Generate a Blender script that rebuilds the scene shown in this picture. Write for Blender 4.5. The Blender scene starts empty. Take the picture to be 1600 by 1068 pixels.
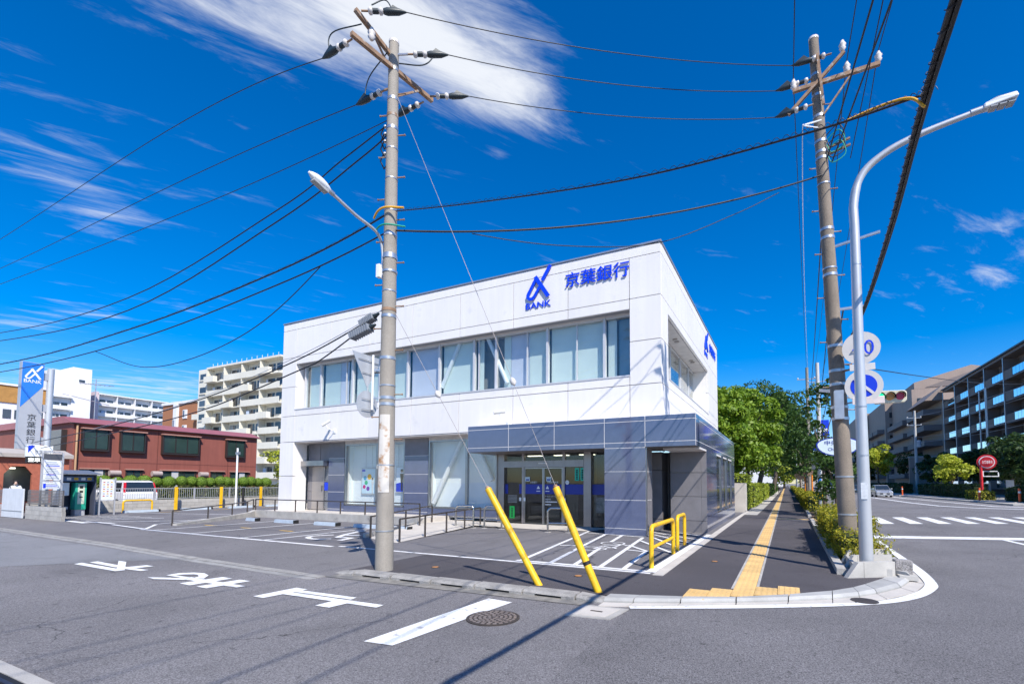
import bpy, bmesh, math, random
import numpy as np
from mathutils import Vector, Matrix
random.seed(7); rng = np.random.default_rng(11)
S = bpy.context.scene
COL = S.collection
R = math.radians
# ---------------------------------------------------------------- camera
cam_d = bpy.data.cameras.new('camera'); cam = bpy.data.objects.new('camera', cam_d); COL.objects.link(cam)
yaw, pitch, roll = R(26.1034), R(3.19007), R(0.14955)
EYE = Vector((0, 0, 1.6))
fw = Vector((-math.sin(yaw)*math.cos(pitch), math.cos(yaw)*math.cos(pitch), math.sin(pitch)))
rt = Vector((math.cos(yaw), math.sin(yaw), 0)); up = rt.cross(fw)
r2 = rt*math.cos(roll)+up*math.sin(roll); u2 = up*math.cos(roll)-rt*math.sin(roll)
cam.matrix_world = Matrix(((r2.x, u2.x, -fw.x, EYE.x), (r2.y, u2.y, -fw.y, EYE.y), (r2.z, u2.z, -fw.z, EYE.z), (0, 0, 0, 1)))
cam_d.sensor_fit = 'HORIZONTAL'; cam_d.sensor_width = 36; cam_d.lens = 735.53/1600*36
cam_d.shift_x = -(867.467-800)/1600; cam_d.shift_y = (712.962-534)/1600
cam_d.clip_start = .05; cam_d.clip_end = 6000
S.camera = cam
# ---------------------------------------------------------------- world, sun, exposure
SUN_EL = R(46.5); SUN_DIR = Vector((.778*math.cos(SUN_EL), -.628*math.cos(SUN_EL), math.sin(SUN_EL))).normalized()
S.view_settings.view_transform = 'Standard'; S.view_settings.look = 'None'; S.view_settings.gamma = 1
S.view_settings.exposure = 0.40
W = bpy.data.worlds.new('World'); S.world = W; W.use_nodes = True
nt = W.node_tree; nt.nodes.clear()
def N(t, kind, **kw):
    n = t.nodes.new(kind)
    for k, v in kw.items():
        if k.startswith('i_'):
            key = k[2:]; key = int(key) if key.isdigit() else key.replace('_', ' ')
            n.inputs[key].default_value = v
        else: setattr(n, k, v)
    return n
def math_(t, op, a, b=None, c=None, clamp=False):
    n = t.nodes.new('ShaderNodeMath'); n.operation = op; n.use_clamp = clamp
    for i, v in enumerate((a, b, c)):
        if v is None: continue
        if isinstance(v, (int, float)): n.inputs[i].default_value = v
        else: t.links.new(v, n.inputs[i])
    return n.outputs[0]
sky = N(nt, 'ShaderNodeTexSky', sky_type='NISHITA', sun_disc=False, sun_elevation=SUN_EL,
        sun_rotation=math.atan2(SUN_DIR.x, SUN_DIR.y), altitude=0, air_density=1.0, dust_density=0.35, ozone_density=2.2)
hs = N(nt, 'ShaderNodeHueSaturation', i_Saturation=1.66, i_Value=1.42)
nt.links.new(sky.outputs[0], hs.inputs['Color'])
tint = N(nt, 'ShaderNodeMix', data_type='RGBA', blend_type='MULTIPLY'); tint.inputs[0].default_value = 1; tint.inputs[7].default_value = (.9, .95, 1.17, 1); nt.links.new(hs.outputs[0], tint.inputs[6])
tc = N(nt, 'ShaderNodeTexCoord'); sep = N(nt, 'ShaderNodeSeparateXYZ'); nt.links.new(tc.outputs['Generated'], sep.inputs[0])
zc = math_(nt, 'MAXIMUM', sep.outputs[2], .03)
cxn = math_(nt, 'DIVIDE', sep.outputs[0], zc); cyn = math_(nt, 'DIVIDE', sep.outputs[1], zc)   # position on a flat cloud layer
comb = N(nt, 'ShaderNodeCombineXYZ'); nt.links.new(cxn, comb.inputs[0]); nt.links.new(cyn, comb.inputs[1])
mp = N(nt, 'ShaderNodeMapping', vector_type='TEXTURE'); mp.inputs['Rotation'].default_value = (0, 0, R(57)); mp.inputs['Scale'].default_value = (.42, .125, 1)
nt.links.new(comb.outputs[0], mp.inputs[0])
n1 = N(nt, 'ShaderNodeTexNoise', i_Scale=1.0, i_Detail=9.0, i_Roughness=.66, i_Distortion=.45); nt.links.new(mp.outputs[0], n1.inputs[0])
n2 = N(nt, 'ShaderNodeTexNoise', i_Scale=.42, i_Detail=3.0); nt.links.new(comb.outputs[0], n2.inputs[0])
def blob(x, y, rx, ry, rot, amp):
    m = N(nt, 'ShaderNodeMapping', vector_type='TEXTURE'); m.inputs['Location'].default_value = (x, y, 0); m.inputs['Rotation'].default_value = (0, 0, R(rot)); m.inputs['Scale'].default_value = (rx, ry, 1)
    nt.links.new(comb.outputs[0], m.inputs[0])
    l = N(nt, 'ShaderNodeVectorMath', operation='LENGTH'); nt.links.new(m.outputs[0], l.inputs[0])
    e = math_(nt, 'POWER', l.outputs['Value'], 2.0); e = math_(nt, 'MULTIPLY', e, -1.0); e = math_(nt, 'EXPONENT', e)
    return math_(nt, 'MULTIPLY', e, amp)
acc = None
for b in ((-.66, .90, .20, .17, 40, .36), (-.74, .72, .22, .15, 40, .27), (-.93, .62, .26, .13, 35, .22), (-1.12, .50, .22, .12, 28, .15), (-.61, 1.03, .15, .09, 60, .2), (-.52, 1.0, .10, .10, 0, .10), (-.62, .55, .25, .16, 20, .2),
          (-2.05, .60, .30, .22, 20, .19), (-2.3, .80, .25, .12, 0, .16), (.95, 2.75, .3, .4, 30, .2), (.75, 2.3, .2, .1, 20, .13), (-.76, 1.16, .05, .04, 40, .15), (-4.3, 1.15, 1.3, .22, 14, .17), (-6.4, 2.4, 2.6, .9, 20, .26), (-12, 5, 6, 3, 20, .25)):
    v = blob(*b); acc = v if acc is None else math_(nt, 'ADD', acc, v)
dens = math_(nt, 'ADD', n1.outputs[0], acc); dens = math_(nt, 'ADD', dens, math_(nt, 'MULTIPLY', n2.outputs[0], .05))
mr = N(nt, 'ShaderNodeMapRange', interpolation_type='SMOOTHSTEP'); mr.inputs[1].default_value = .62; mr.inputs[2].default_value = 1.16; nt.links.new(dens, mr.inputs[0])
cm = math_(nt, 'MULTIPLY', mr.outputs[0], .92)
mixc = N(nt, 'ShaderNodeMix', data_type='RGBA'); nt.links.new(cm, mixc.inputs[0]); nt.links.new(tint.outputs[2], mixc.inputs[6]); mixc.inputs[7].default_value = (8.6, 8.9, 9.4, 1)
bg = N(nt, 'ShaderNodeBackground', i_Strength=.084); nt.links.new(mixc.outputs[2], bg.inputs[0])
out = N(nt, 'ShaderNodeOutputWorld'); nt.links.new(bg.outputs[0], out.inputs[0])
sun_d = bpy.data.lights.new('sun', 'SUN'); sun_d.energy = 4.9; sun_d.angle = R(.45); sun_d.color = (1, .95, .87)
sun = bpy.data.objects.new('sun', sun_d); COL.objects.link(sun); sun.location = (20, -16, 40)
sun.rotation_euler = (-SUN_DIR).to_track_quat('-Z', 'Y').to_euler()
# ---------------------------------------------------------------- materials
MATS = {}
def mat(name, col, rough=.6, metal=0, var=.1, scale=3, bump=0, bscale=60, spec=.5, streak=0, coat=0, rand=0, fine=0, fscale=150, patch=None, trans=0):
    """procedural surface: base colour broken by world-space noise, optional vertical streaks, fine speckle, bump and per-object tone"""
    if name in MATS: return MATS[name]
    m = bpy.data.materials.new(name); MATS[name] = m; m.use_nodes = True
    t = m.node_tree; b = t.nodes['Principled BSDF']
    b.inputs['Roughness'].default_value = rough; b.inputs['Metallic'].default_value = metal
    b.inputs['Specular IOR Level'].default_value = spec
    if coat: b.inputs['Coat Weight'].default_value = coat; b.inputs['Coat Roughness'].default_value = .05
    geo = N(t, 'ShaderNodeNewGeometry'); pos = geo.outputs['Position']
    c0 = (*col, 1); cur = None
    def noise(sc, det=4, rgh=.55, vec=None, dist=0):
        n = N(t, 'ShaderNodeTexNoise', i_Scale=sc, i_Detail=det, i_Roughness=rgh, i_Distortion=dist); t.links.new(vec or pos, n.inputs[0]); return n.outputs[0]
    def bc(val, src, amt):      # multiply colour by 1 +- amt
        f = math_(t, 'MULTIPLY_ADD', val, 2*amt, 1-amt)
        v = N(t, 'ShaderNodeVectorMath', operation='SCALE')
        if src is None: v.inputs[0].default_value = col
        else: t.links.new(src, v.inputs[0])
        t.links.new(f, v.inputs['Scale']); return v.outputs[0]
    def contrast(o, k=2.2): return math_(t, 'MULTIPLY_ADD', o, k, .5-.5*k, clamp=True)
    if var: cur = bc(contrast(noise(scale, 5)), cur, var)
    if streak:
        mpn = N(t, 'ShaderNodeMapping'); mpn.inputs['Scale'].default_value = (6, 6, .35); t.links.new(pos, mpn.inputs[0])
        cur = bc(contrast(noise(1, 4, vec=mpn.outputs[0])), cur, streak)
    if fine: cur = bc(contrast(noise(fscale, 2), 2.6), cur, fine)
    if rand:
        oi = N(t, 'ShaderNodeObjectInfo'); cur = bc(oi.outputs['Random'], cur, rand)
    if patch:      # (colour, scale, threshold, softness): stains with a shape of their own
        pc, ps, th, so = patch
        mr_ = N(t, 'ShaderNodeMapRange'); mr_.inputs[1].default_value = th; mr_.inputs[2].default_value = th+so; t.links.new(noise(ps, 6, .6), mr_.inputs[0])
        mx = N(t, 'ShaderNodeMix', data_type='RGBA'); t.links.new(mr_.outputs[0], mx.inputs[0])
        if cur is None: mx.inputs[6].default_value = c0
        else: t.links.new(cur, mx.inputs[6])
        mx.inputs[7].default_value = (*pc, 1); cur = mx.outputs[2]
    if cur is None: b.inputs['Base Color'].default_value = c0
    else: t.links.new(cur, b.inputs['Base Color'])
    if bump:
        bp = N(t, 'ShaderNodeBump', i_Strength=bump, i_Distance=.02); t.links.new(noise(bscale, 3), bp.inputs['Height']); t.links.new(bp.outputs[0], b.inputs['Normal'])
    if trans:
        tr = N(t, 'ShaderNodeBsdfTranslucent'); ms = N(t, 'ShaderNodeMixShader'); ms.inputs[0].default_value = trans
        if cur is not None: t.links.new(cur, tr.inputs[0])
        else: tr.inputs[0].default_value = c0
        t.links.new(b.outputs[0], ms.inputs[1]); t.links.new(tr.outputs[0], ms.inputs[2]); t.links.new(ms.outputs[0], t.nodes['Material Output'].inputs[0])
    return m
def glass(name, tint=(.8, .88, .9), refl=1.0, rough=.0):
    if name in MATS: return MATS[name]
    m = bpy.data.materials.new(name); MATS[name] = m; m.use_nodes = True; t = m.node_tree; t.nodes.clear()
    o = N(t, 'ShaderNodeOutputMaterial'); tr = N(t, 'ShaderNodeBsdfTransparent'); tr.inputs[0].default_value = (*tint, 1)
    gl = N(t, 'ShaderNodeBsdfGlossy', i_Roughness=rough);     geo = N(t, 'ShaderNodeNewGeometry'); nz = N(t, 'ShaderNodeTexNoise', i_Scale=.9, i_Detail=1); t.links.new(geo.outputs['Position'], nz.inputs[0])
    bp = N(t, 'ShaderNodeBump', i_Strength=.05, i_Distance=.05); t.links.new(nz.outputs[0], bp.inputs['Height']); t.links.new(bp.outputs[0], gl.inputs['Normal'])
    dt = N(t, 'ShaderNodeVectorMath', operation='DOT_PRODUCT'); t.links.new(geo.outputs['Normal'], dt.inputs[0]); t.links.new(geo.outputs['Incoming'], dt.inputs[1])
    k_ = math_(t, 'POWER', math_(t, 'SUBTRACT', 1.0, math_(t, 'ABSOLUTE', dt.outputs['Value'])), 4.0)
    f = math_(t, 'MULTIPLY', math_(t, 'MULTIPLY_ADD', k_, .95, .05), refl, clamp=True); ms = N(t, 'ShaderNodeMixShader'); t.links.new(f, ms.inputs[0])
    t.links.new(tr.outputs[0], ms.inputs[1]); t.links.new(gl.outputs[0], ms.inputs[2]); t.links.new(ms.outputs[0], o.inputs[0]); return m
def emit(name, col, s):
    m = mat(name, col, var=0); b = m.node_tree.nodes['Principled BSDF']; b.inputs['Emission Color'].default_value = (*col, 1); b.inputs['Emission Strength'].default_value = s; return m
def asphalt(name, col, grain=.45, gscale=90, crack=.5, wear=.16, seed=0.0):
    """asphalt: broad tonal patches, worn bands, stone grain, and a few thin cracks"""
    m = mat(name, col, .86, var=wear, scale=.33, bump=.75, bscale=140, fine=grain, fscale=gscale, spec=.3)
    t = m.node_tree; b = t.nodes['Principled BSDF']; src = b.inputs['Base Color'].links[0].from_socket
    geo = N(t, 'ShaderNodeNewGeometry'); off = N(t, 'ShaderNodeVectorMath', operation='ADD'); off.inputs[1].default_value = (seed, seed*.7, 0); t.links.new(geo.outputs['Position'], off.inputs[0]); pos = off.outputs[0]
    def mul(src, fac):
        v = N(t, 'ShaderNodeVectorMath', operation='SCALE'); t.links.new(src, v.inputs[0]); t.links.new(fac, v.inputs['Scale']); return v.outputs[0]
    def nz(s, d=4): n = N(t, 'ShaderNodeTexNoise', i_Scale=s, i_Detail=d, i_Roughness=.6); t.links.new(pos, n.inputs[0]); return n.outputs[0]
    st = N(t, 'ShaderNodeMapRange'); st.inputs[1].default_value = .56; st.inputs[2].default_value = .74; st.inputs[3].default_value = 1; st.inputs[4].default_value = .80; t.links.new(nz(.9, 6), st.inputs[0]); src = mul(src, st.outputs[0])
    st = N(t, 'ShaderNodeMapRange'); st.inputs[1].default_value = .66; st.inputs[2].default_value = .70; st.inputs[3].default_value = 1; st.inputs[4].default_value = .62; t.links.new(nz(5.5, 3), st.inputs[0]); src = mul(src, st.outputs[0])
    wp = N(t, 'ShaderNodeTexNoise', i_Scale=1.6, i_Detail=4); t.links.new(pos, wp.inputs[0]); wv = N(t, 'ShaderNodeVectorMath', operation='MULTIPLY_ADD'); t.links.new(wp.outputs['Color'], wv.inputs[0]); wv.inputs[1].default_value = (.8, .8, 0); t.links.new(pos, wv.inputs[2])
    vo = N(t, 'ShaderNodeTexVoronoi', feature='DISTANCE_TO_EDGE', i_Scale=.23); t.links.new(wv.outputs[0], vo.inputs[0])
    cr = N(t, 'ShaderNodeMapRange'); cr.inputs[1].default_value = .0008; cr.inputs[2].default_value = .003; cr.inputs[3].default_value = 1-crack; cr.inputs[4].default_value = 1; t.links.new(vo.outputs['Distance'], cr.inputs[0])
    mk = N(t, 'ShaderNodeMapRange'); mk.inputs[1].default_value = .48; mk.inputs[2].default_value = .56; t.links.new(nz(.21, 2), mk.inputs[0])
    f = math_(t, 'SUBTRACT', 1.0, math_(t, 'MULTIPLY', math_(t, 'SUBTRACT', 1.0, cr.outputs[0]), mk.outputs[0])); src = mul(src, f)
    t.links.new(src, b.inputs['Base Color']); return m
# ---------------------------------------------------------------- geometry helpers (all coordinates are world metres)
ORG = {}
def tagp(o, label=None, cat=None, group=None, kind=None):
    if label: o['label'] = label
    if cat: o['category'] = cat
    if group: o['group'] = group
    if kind: o['kind'] = kind
    return o
def thing(name, label, cat, loc, group=None):
    o = bpy.data.objects.new(name, None); COL.objects.link(o); o.location = loc; o.empty_display_size = .2
    ORG[o] = Vector(loc); return tagp(o, label, cat, group)
def link(name, me, parent):
    o = bpy.data.objects.new(name, me); COL.objects.link(o)
    if parent is not None: o.parent = parent
    ORG[o] = ORG.get(parent, Vector((0, 0, 0))).copy(); return o
class B:
    """collects boxes, tubes, prisms and polygons in world space; done() makes them ONE mesh object"""
    def __init__(s): s.v = []; s.f = []; s.sm = []
    def add(s, vs, fs, smooth=False):
        n = len(s.v); s.v += [tuple(v) for v in vs]; s.f += [tuple(i+n for i in f) for f in fs]; s.sm += [smooth]*len(fs); return s
    def box(s, x0, x1, y0, y1, z0, z1):
        return s.add([(x0, y0, z0), (x1, y0, z0), (x1, y1, z0), (x0, y1, z0), (x0, y0, z1), (x1, y0, z1), (x1, y1, z1), (x0, y1, z1)],
                     [(3, 2, 1, 0), (4, 5, 6, 7), (0, 1, 5, 4), (1, 2, 6, 5), (2, 3, 7, 6), (3, 0, 4, 7)])
    def obox(s, c, ax, ay, az):     # centre and three half-axis vectors
        c, ax, ay, az = map(Vector, (c, ax, ay, az)); vs = [c+a*ax+b*ay+d*az for d in (-1, 1) for a, b in ((-1, -1), (1, -1), (1, 1), (-1, 1))]
        return s.add(vs, [(3, 2, 1, 0), (4, 5, 6, 7), (0, 1, 5, 4), (1, 2, 6, 5), (2, 3, 7, 6), (3, 0, 4, 7)])
    def bar(s, p, q, w, h):         # square bar from p to q
        p, q = Vector(p), Vector(q); d = (q-p); l = d.length/2; d.normalize(); a = Vector((0, 0, 1)) if abs(d.z) < .95 else Vector((1, 0, 0))
        x = d.cross(a).normalized(); y = x.cross(d); return s.obox((p+q)/2, d*l, x*w/2, y*h/2)
    def tube(s, pts, r, n=8, caps=True):
        pts = [Vector(p) for p in pts]; rs = r if isinstance(r, (list, tuple)) else [r]*len(pts); rings = []; prev = None
        for i, p in enumerate(pts):
            d = (pts[min(i+1, len(pts)-1)]-pts[max(i-1, 0)]).normalized()
            if prev is None:
                a = Vector((0, 0, 1)) if abs(d.z) < .9 else Vector((1, 0, 0)); x = d.cross(a).normalized()
            else: x = (prev-d*prev.dot(d)).normalized()
            prev = x; y = d.cross(x)
            rings.append([p+(x*math.cos(2*math.pi*k/n)+y*math.sin(2*math.pi*k/n))*rs[i] for k in range(n)])
        vs = [v for r_ in rings for v in r_]; m = len(pts)
        s.add(vs, [(i*n+k, i*n+(k+1) % n, (i+1)*n+(k+1) % n, (i+1)*n+k) for i in range(m-1) for k in range(n)], True)
        if caps: s.add(rings[0], [tuple(range(n))[::-1]]); s.add(rings[-1], [tuple(range(n))])
        return s
    def cyl(s, p, q, r0, r1=None, n=14): return s.tube([p, q], [r0, r0 if r1 is None else r1], n)
    def prism(s, poly, vec):        # planar polygon (3D points) extruded along vec
        n = len(poly); a = [Vector(p) for p in poly]; b = [p+Vector(vec) for p in a]
        nrm = Vector((0, 0, 0))
        for i in range(n): nrm += a[i].cross(a[(i+1) % n])
        flip = nrm.dot(Vector(vec)) > 0
        top, bot = tuple(range(n, 2*n)), tuple(range(n))
        side = [(i, (i+1) % n, n+(i+1) % n, n+i) for i in range(n)]
        fs = [bot[::-1], top]+side if flip else [bot, top[::-1]]+[f[::-1] for f in side]
        return s.add(a+b, fs)
    def poly(s, pts): return s.add(pts, [tuple(range(len(pts)))])
    def ball(s, c, rx, ry=None, rz=None, seg=14, rings=8):
        ry = ry or rx; rz = rz or rx; c = Vector(c); vs = []
        for i in range(rings+1):
            th = math.pi*i/rings
            for k in range(seg): ph = 2*math.pi*k/seg; vs.append(c+Vector((rx*math.sin(th)*math.cos(ph), ry*math.sin(th)*math.sin(ph), rz*math.cos(th))))
        return s.add(vs, [(i*seg+k, (i+1)*seg+k, (i+1)*seg+(k+1) % seg, i*seg+(k+1) % seg) for i in range(rings) for k in range(seg)], True)
    def disc(s, c, nrm, r, th, n=28):
        c = Vector(c); nrm = Vector(nrm).normalized(); return s.tube([c-nrm*th/2, c+nrm*th/2], r, n)
    def done(s, name, m, parent=None, bevel=0):
        me = bpy.data.meshes.new(name); o_ = ORG.get(parent, Vector((0, 0, 0)))
        me.from_pydata([(v[0]-o_.x, v[1]-o_.y, v[2]-o_.z) for v in s.v], [], s.f); me.polygons.foreach_set('use_smooth', s.sm)
        bm = bmesh.new(); bm.from_mesh(me); bmesh.ops.remove_doubles(bm, verts=bm.verts, dist=1e-5) if False else None
        bmesh.ops.recalc_face_normals(bm, faces=bm.faces); bm.to_mesh(me); bm.free()
        for mm in (m if isinstance(m, (list, tuple)) else [m]): me.materials.append(mm)
        o = link(name, me, parent)
        if bevel:
            md = o.modifiers.new('bevel', 'BEVEL'); md.width = bevel; md.segments = 2; md.limit_method = 'ANGLE'; md.angle_limit = R(40)
        return o
UNIT = {}
def pbox(name, x0, x1, y0, y1, z0, z1, m, parent=None):
    """a box piece sharing one unit-cube mesh per material"""
    if m not in UNIT:
        b = B().box(-.5, .5, -.5, .5, -.5, .5); me = bpy.data.meshes.new('piece_'+m.name); me.from_pydata(b.v, [], b.f); me.materials.append(m); UNIT[m] = me
    o = link(name, UNIT[m], parent); c = Vector(((x0+x1)/2, (y0+y1)/2, (z0+z1)/2)); o.location = c-ORG.get(parent, Vector((0, 0, 0)))
    if parent is not None and parent.scale != Vector((1, 1, 1)):
        raise RuntimeError('scaled parent '+parent.name)
    o.scale = (abs(x1-x0), abs(y1-y0), abs(z1-z0)); return o
def frame_y(name, x0, x1, z0, z1, y0, y1, w, m, parent):      # rectangular frame in an XZ plane
    return B().box(x0, x0+w, y0, y1, z0, z1).box(x1-w, x1, y0, y1, z0, z1).box(x0+w, x1-w, y0, y1, z0, z0+w).box(x0+w, x1-w, y0, y1, z1-w, z1).done(name, m, parent)
def frame_x(name, y0, y1, z0, z1, x0, x1, w, m, parent):
    return B().box(x0, x1, y0, y0+w, z0, z1).box(x0, x1, y1-w, y1, z0, z1).box(x0, x1, y0+w, y1-w, z0, z0+w).box(x0, x1, y0+w, y1-w, z1-w, z1).done(name, m, parent)
def fast_quads(name, V, m, parent=None, nv=4):
    """V: (n, nv, 3) array of separate faces -> one mesh"""
    n = len(V); me = bpy.data.meshes.new(name); o_ = ORG.get(parent, Vector((0, 0, 0)))
    me.vertices.add(n*nv); me.vertices.foreach_set('co', (V.reshape(-1, 3)-np.array(o_)).astype(np.float32).ravel())
    me.loops.add(n*nv); me.loops.foreach_set('vertex_index', np.arange(n*nv, dtype=np.int32))
    me.polygons.add(n); me.polygons.foreach_set('loop_start', np.arange(0, n*nv, nv, dtype=np.int32)); me.polygons.foreach_set('loop_total', np.full(n, nv, dtype=np.int32))
    me.update(calc_edges=True); me.materials.append(m); return link(name, me, parent)
def leaf_quads(P, Nrm, size, jit=.8):
    """leaf-shaped quads at points P, facing roughly Nrm"""
    n = len(P); d = Nrm+rng.normal(0, jit, (n, 3)); d /= np.linalg.norm(d, axis=1)[:, None]+1e-9
    a = rng.normal(0, 1, (n, 3)); x = np.cross(d, a); x /= np.linalg.norm(x, axis=1)[:, None]+1e-9; y = np.cross(d, x)
    s = (size*rng.uniform(.6, 1.35, n))[:, None]
    return np.stack([P-x*s, P-y*s*.48+d*s*.12, P+x*s, P+y*s*.48+d*s*.12], 1)
# lettering: the built-in font (it carries CJK fallbacks), turned into meshes
TXT = {}
def text_shape(body, bold=0.0):
    if (body, bold) in TXT: return TXT[(body, bold)]
    c = bpy.data.curves.new('lettering', 'FONT'); c.body = body; c.size = 1; c.offset = bold; c.resolution_u = 3
    o = bpy.data.objects.new('lettering', c); COL.objects.link(o)
    me = bpy.data.meshes.new_from_object(o.evaluated_get(bpy.context.evaluated_depsgraph_get()))
    v = np.empty(len(me.vertices)*3); me.vertices.foreach_get('co', v); v = v.reshape(-1, 3)[:, :2]; f = [tuple(p.vertices) for p in me.polygons]
    bpy.data.objects.remove(o); bpy.data.curves.remove(c); bpy.data.meshes.remove(me)
    v = v-v.min(0); v = v/np.maximum(v.max(0), 1e-6)
    TXT[(body, bold)] = (v, f); return v, f
for body, bo in (('京葉銀行', .006), ('BANK', .010), ('京', 0), ('葉', 0), ('銀', 0), ('行', 0), ('空車', .02), ('中央公園', .012), ('Chuokoen', 0), ('40', .0), ('京葉銀行', 0), ('キャッシュサービス', .01), ('京葉銀行駐車場', .01), ('営業時間', .01), ('P', .03), ('ATM', .02), ('止', .02), ('料金表', .01), ('お客様専用', .01), ('振込詐欺に注意', .02), ('手を離さず', .02)):
    text_shape(body, bo)
def text(name, body, bold, o, ex, ey, m, parent, depth=0.0):
    """lettering filling the parallelogram o, o+ex, o+ey; depth > 0 makes solid letters"""
    v, f = text_shape(body, bold); o, ex, ey = Vector(o), Vector(ex), Vector(ey); nrm = ex.cross(ey).normalized()
    P = [o+ex*float(a)+ey*float(b) for a, b in v]; bb = B()
    if depth:
        n = len(P); bb.add(P+[p+nrm*depth for p in P], [])
        edges = {}
        for fc in f:
            for i in range(len(fc)):
                a, c = fc[i], fc[(i+1) % len(fc)]; edges[(a, c)] = 1
        fs = [tuple(i+n for i in fc) for fc in f]+[(a, c, c+n, a+n) for (a, c) in edges if (c, a) not in edges]
        bb.f += fs; bb.sm += [False]*len(fs)
    else: bb.add([p+nrm*.003 for p in P], f)
    return bb.done(name, m, parent)
# ---------------------------------------------------------------- palette
ASPH = asphalt('road_asphalt', (.205, .194, .196), .55, 90, .5, .20)
ASPH_OLD = asphalt('old_asphalt', (.235, .234, .243), .55, 90, .5, .16, 13.0)
ASPH_LOT = asphalt('lot_asphalt', (.175, .166, .171), .4, 110, .55, .17, 31.0)
ASPH_WALK = asphalt('pavement_asphalt', (.090, .082, .088), .6, 90, .3, .2, 57.0)
CONC = mat('kerb_concrete', (.40, .38, .35), .8, var=.18, scale=3, bump=.4, bscale=70, fine=.15, fscale=120, patch=((.2, .19, .18), 2.2, .62, .16))
CONC_D = mat('weathered_concrete', (.30, .285, .265), .85, var=.25, scale=4, bump=.6, bscale=55, fine=.25, fscale=90, patch=((.13, .125, .12), 3, .58, .14))
CONC_L = mat('pale_concrete', (.52, .48, .43), .75, var=.12, scale=2, bump=.3, bscale=80, fine=.12)
PAINT = mat('white_road_paint', (.78, .78, .77), .6, var=.07, scale=2, fine=.16, fscale=110, patch=((.36, .355, .36), 7, .59, .10))
PAINT_W = mat('worn_road_paint', (.74, .73, .72), .7, var=.1, scale=3, fine=.15, fscale=140, patch=((.22, .22, .22), 7, .57, .14))
YEL = mat('yellow_paint', (.80, .46, .012), .42, var=.08, scale=5, rand=.0, patch=((.38, .20, .03), 9, .60, .12), streak=.12, fine=.08, fscale=40)
YEL_MARK = mat('yellow_marking', (.72, .43, .03), .6, var=.12, scale=5)
TACT = mat('tactile_yellow', (.70, .46, .18), .6, var=.10, scale=3, fine=.1, fscale=120, rand=.10)
BLACK = mat('black_void', (.012, .012, .013), .7, var=0)
IRON = mat('cast_iron', (.075, .06, .052), .55, metal=.5, var=.25, scale=14, bump=.2)
SOIL = mat('planter_soil', (.09, .06, .04), .95, var=.35, scale=6, bump=.9, bscale=40, patch=((.2, .13, .07), 9, .6, .1))
ZR = -.05                                    # road level; the lots and pavements stand at 0
def sheet(name, pts, z, m, kind='structure', parent=None, label=None):
    o = B().poly([(p[0], p[1], p[2] if len(p) > 2 else z) for p in pts]).done(name, m, parent)
    if parent is None: o['kind'] = kind
    return o
sheet('ground', [(-2500, -2500), (2500, -2500), (2500, 2500), (-2500, 2500)], ZR, ASPH)
sheet('road_patch', [(-60, -9), (-16.6, -9), (-13.71, 3.55), (-12.36, 5.0), (-11.58, 5.6), (-24, 5.95), (-60, 6.4)], ZR+.004, ASPH_OLD)
sheet('road_patch', [(-1.8, 3.3), (-1.88, 6.1), (-.65, 6.7), (.51, 7.4), (1.24, 7.95), (1.72, 8.55), (2.1, 9.4), (2.3, 11.3), (2.4, 17.6), (2.6, 60), (14, 60), (14, -9), (-1.2, -9)], ZR+.0035, asphalt('main_road_asphalt', (.182, .173, .176), .65, 80, .5, .20, 71.0))
# raised pavements and lots
def slab(name, pts, z0, z1, m):
    o = B().prism([(x, y, z0) for x, y in pts], (0, 0, z1-z0)).done(name, m); o['kind'] = 'structure'; return o
slab('pavement', [(-7.25, 6.2), (-2.42, 6.47), (-1.89, 6.61), (-.66, 7.11), (.0, 7.58), (.58, 8.16), (1.05, 8.88), (1.42, 9.58), (1.54, 9.94), (.78, 9.9), (.80, 14), (.96, 30), (1.05, 60), (1.3, 420), (-2.1, 420), (-2.1, 8.24), (-7.25, 8.24)], -.15, 0, ASPH_WALK)
slab('forecourt', [(-32, 8.24), (-2.1, 8.24), (-2.1, 30), (-32, 30)], -.15, .0, ASPH_LOT)
o = B().add([(-34, 6.35, -.042), (-24, 6.25, -.042), (-16, 6.05, -.042), (-11.3, 5.75, -.042), (-7.25, 5.75, -.042), (-7.25, 8.24, .0), (-34, 8.24, .0), (-34, 8.24, -.2), (-7.25, 8.24, -.2)], [(0, 1, 2, 3, 4, 5, 6)]).done('driveway', asphalt('driveway_asphalt', (.19, .18, .182), .45, 100, .5, .15, 91.0)); o['kind'] = 'structure'
# concrete gutter slabs along the driveway
gt = bpy.data.objects.new('gutter', None); COL.objects.link(gt); gt['kind'] = 'structure'; ORG[gt] = Vector((0, 0, 0))
gx = -7.3; k = 0
def gy(x): return np.interp(x, [-34, -24.5, -16, -11.3, -7.3], [6.42, 6.28, 6.02, 5.72, 5.6])
while gx > -32:
    x1 = gx-.6 if gx > -22 else gx-2.4
    a, b_ = gy(gx), gy(x1)
    B().prism([(gx-.006, a-.02, -.06), (x1+.006, b_-.02, -.06), (x1+.006, b_+.15, -.06), (gx-.006, a+.15, -.06)], (0, 0, .024+.004*(k % 2))).done('gutter_slab', CONC_D, gt)
    B().prism([(gx-.006, a-.17, -.06), (x1+.006, b_-.17, -.06), (x1+.006, b_-.028, -.06), (gx-.006, a-.028, -.06)], (0, 0, .017)).done('gutter_apron', mat('stained_apron', (.30, .29, .275), .85, var=.25, scale=2.5, fine=.2, fscale=90, patch=((.2, .195, .19), 1.5, .5, .2)), gt)
    gx = x1; k += 1
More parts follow.
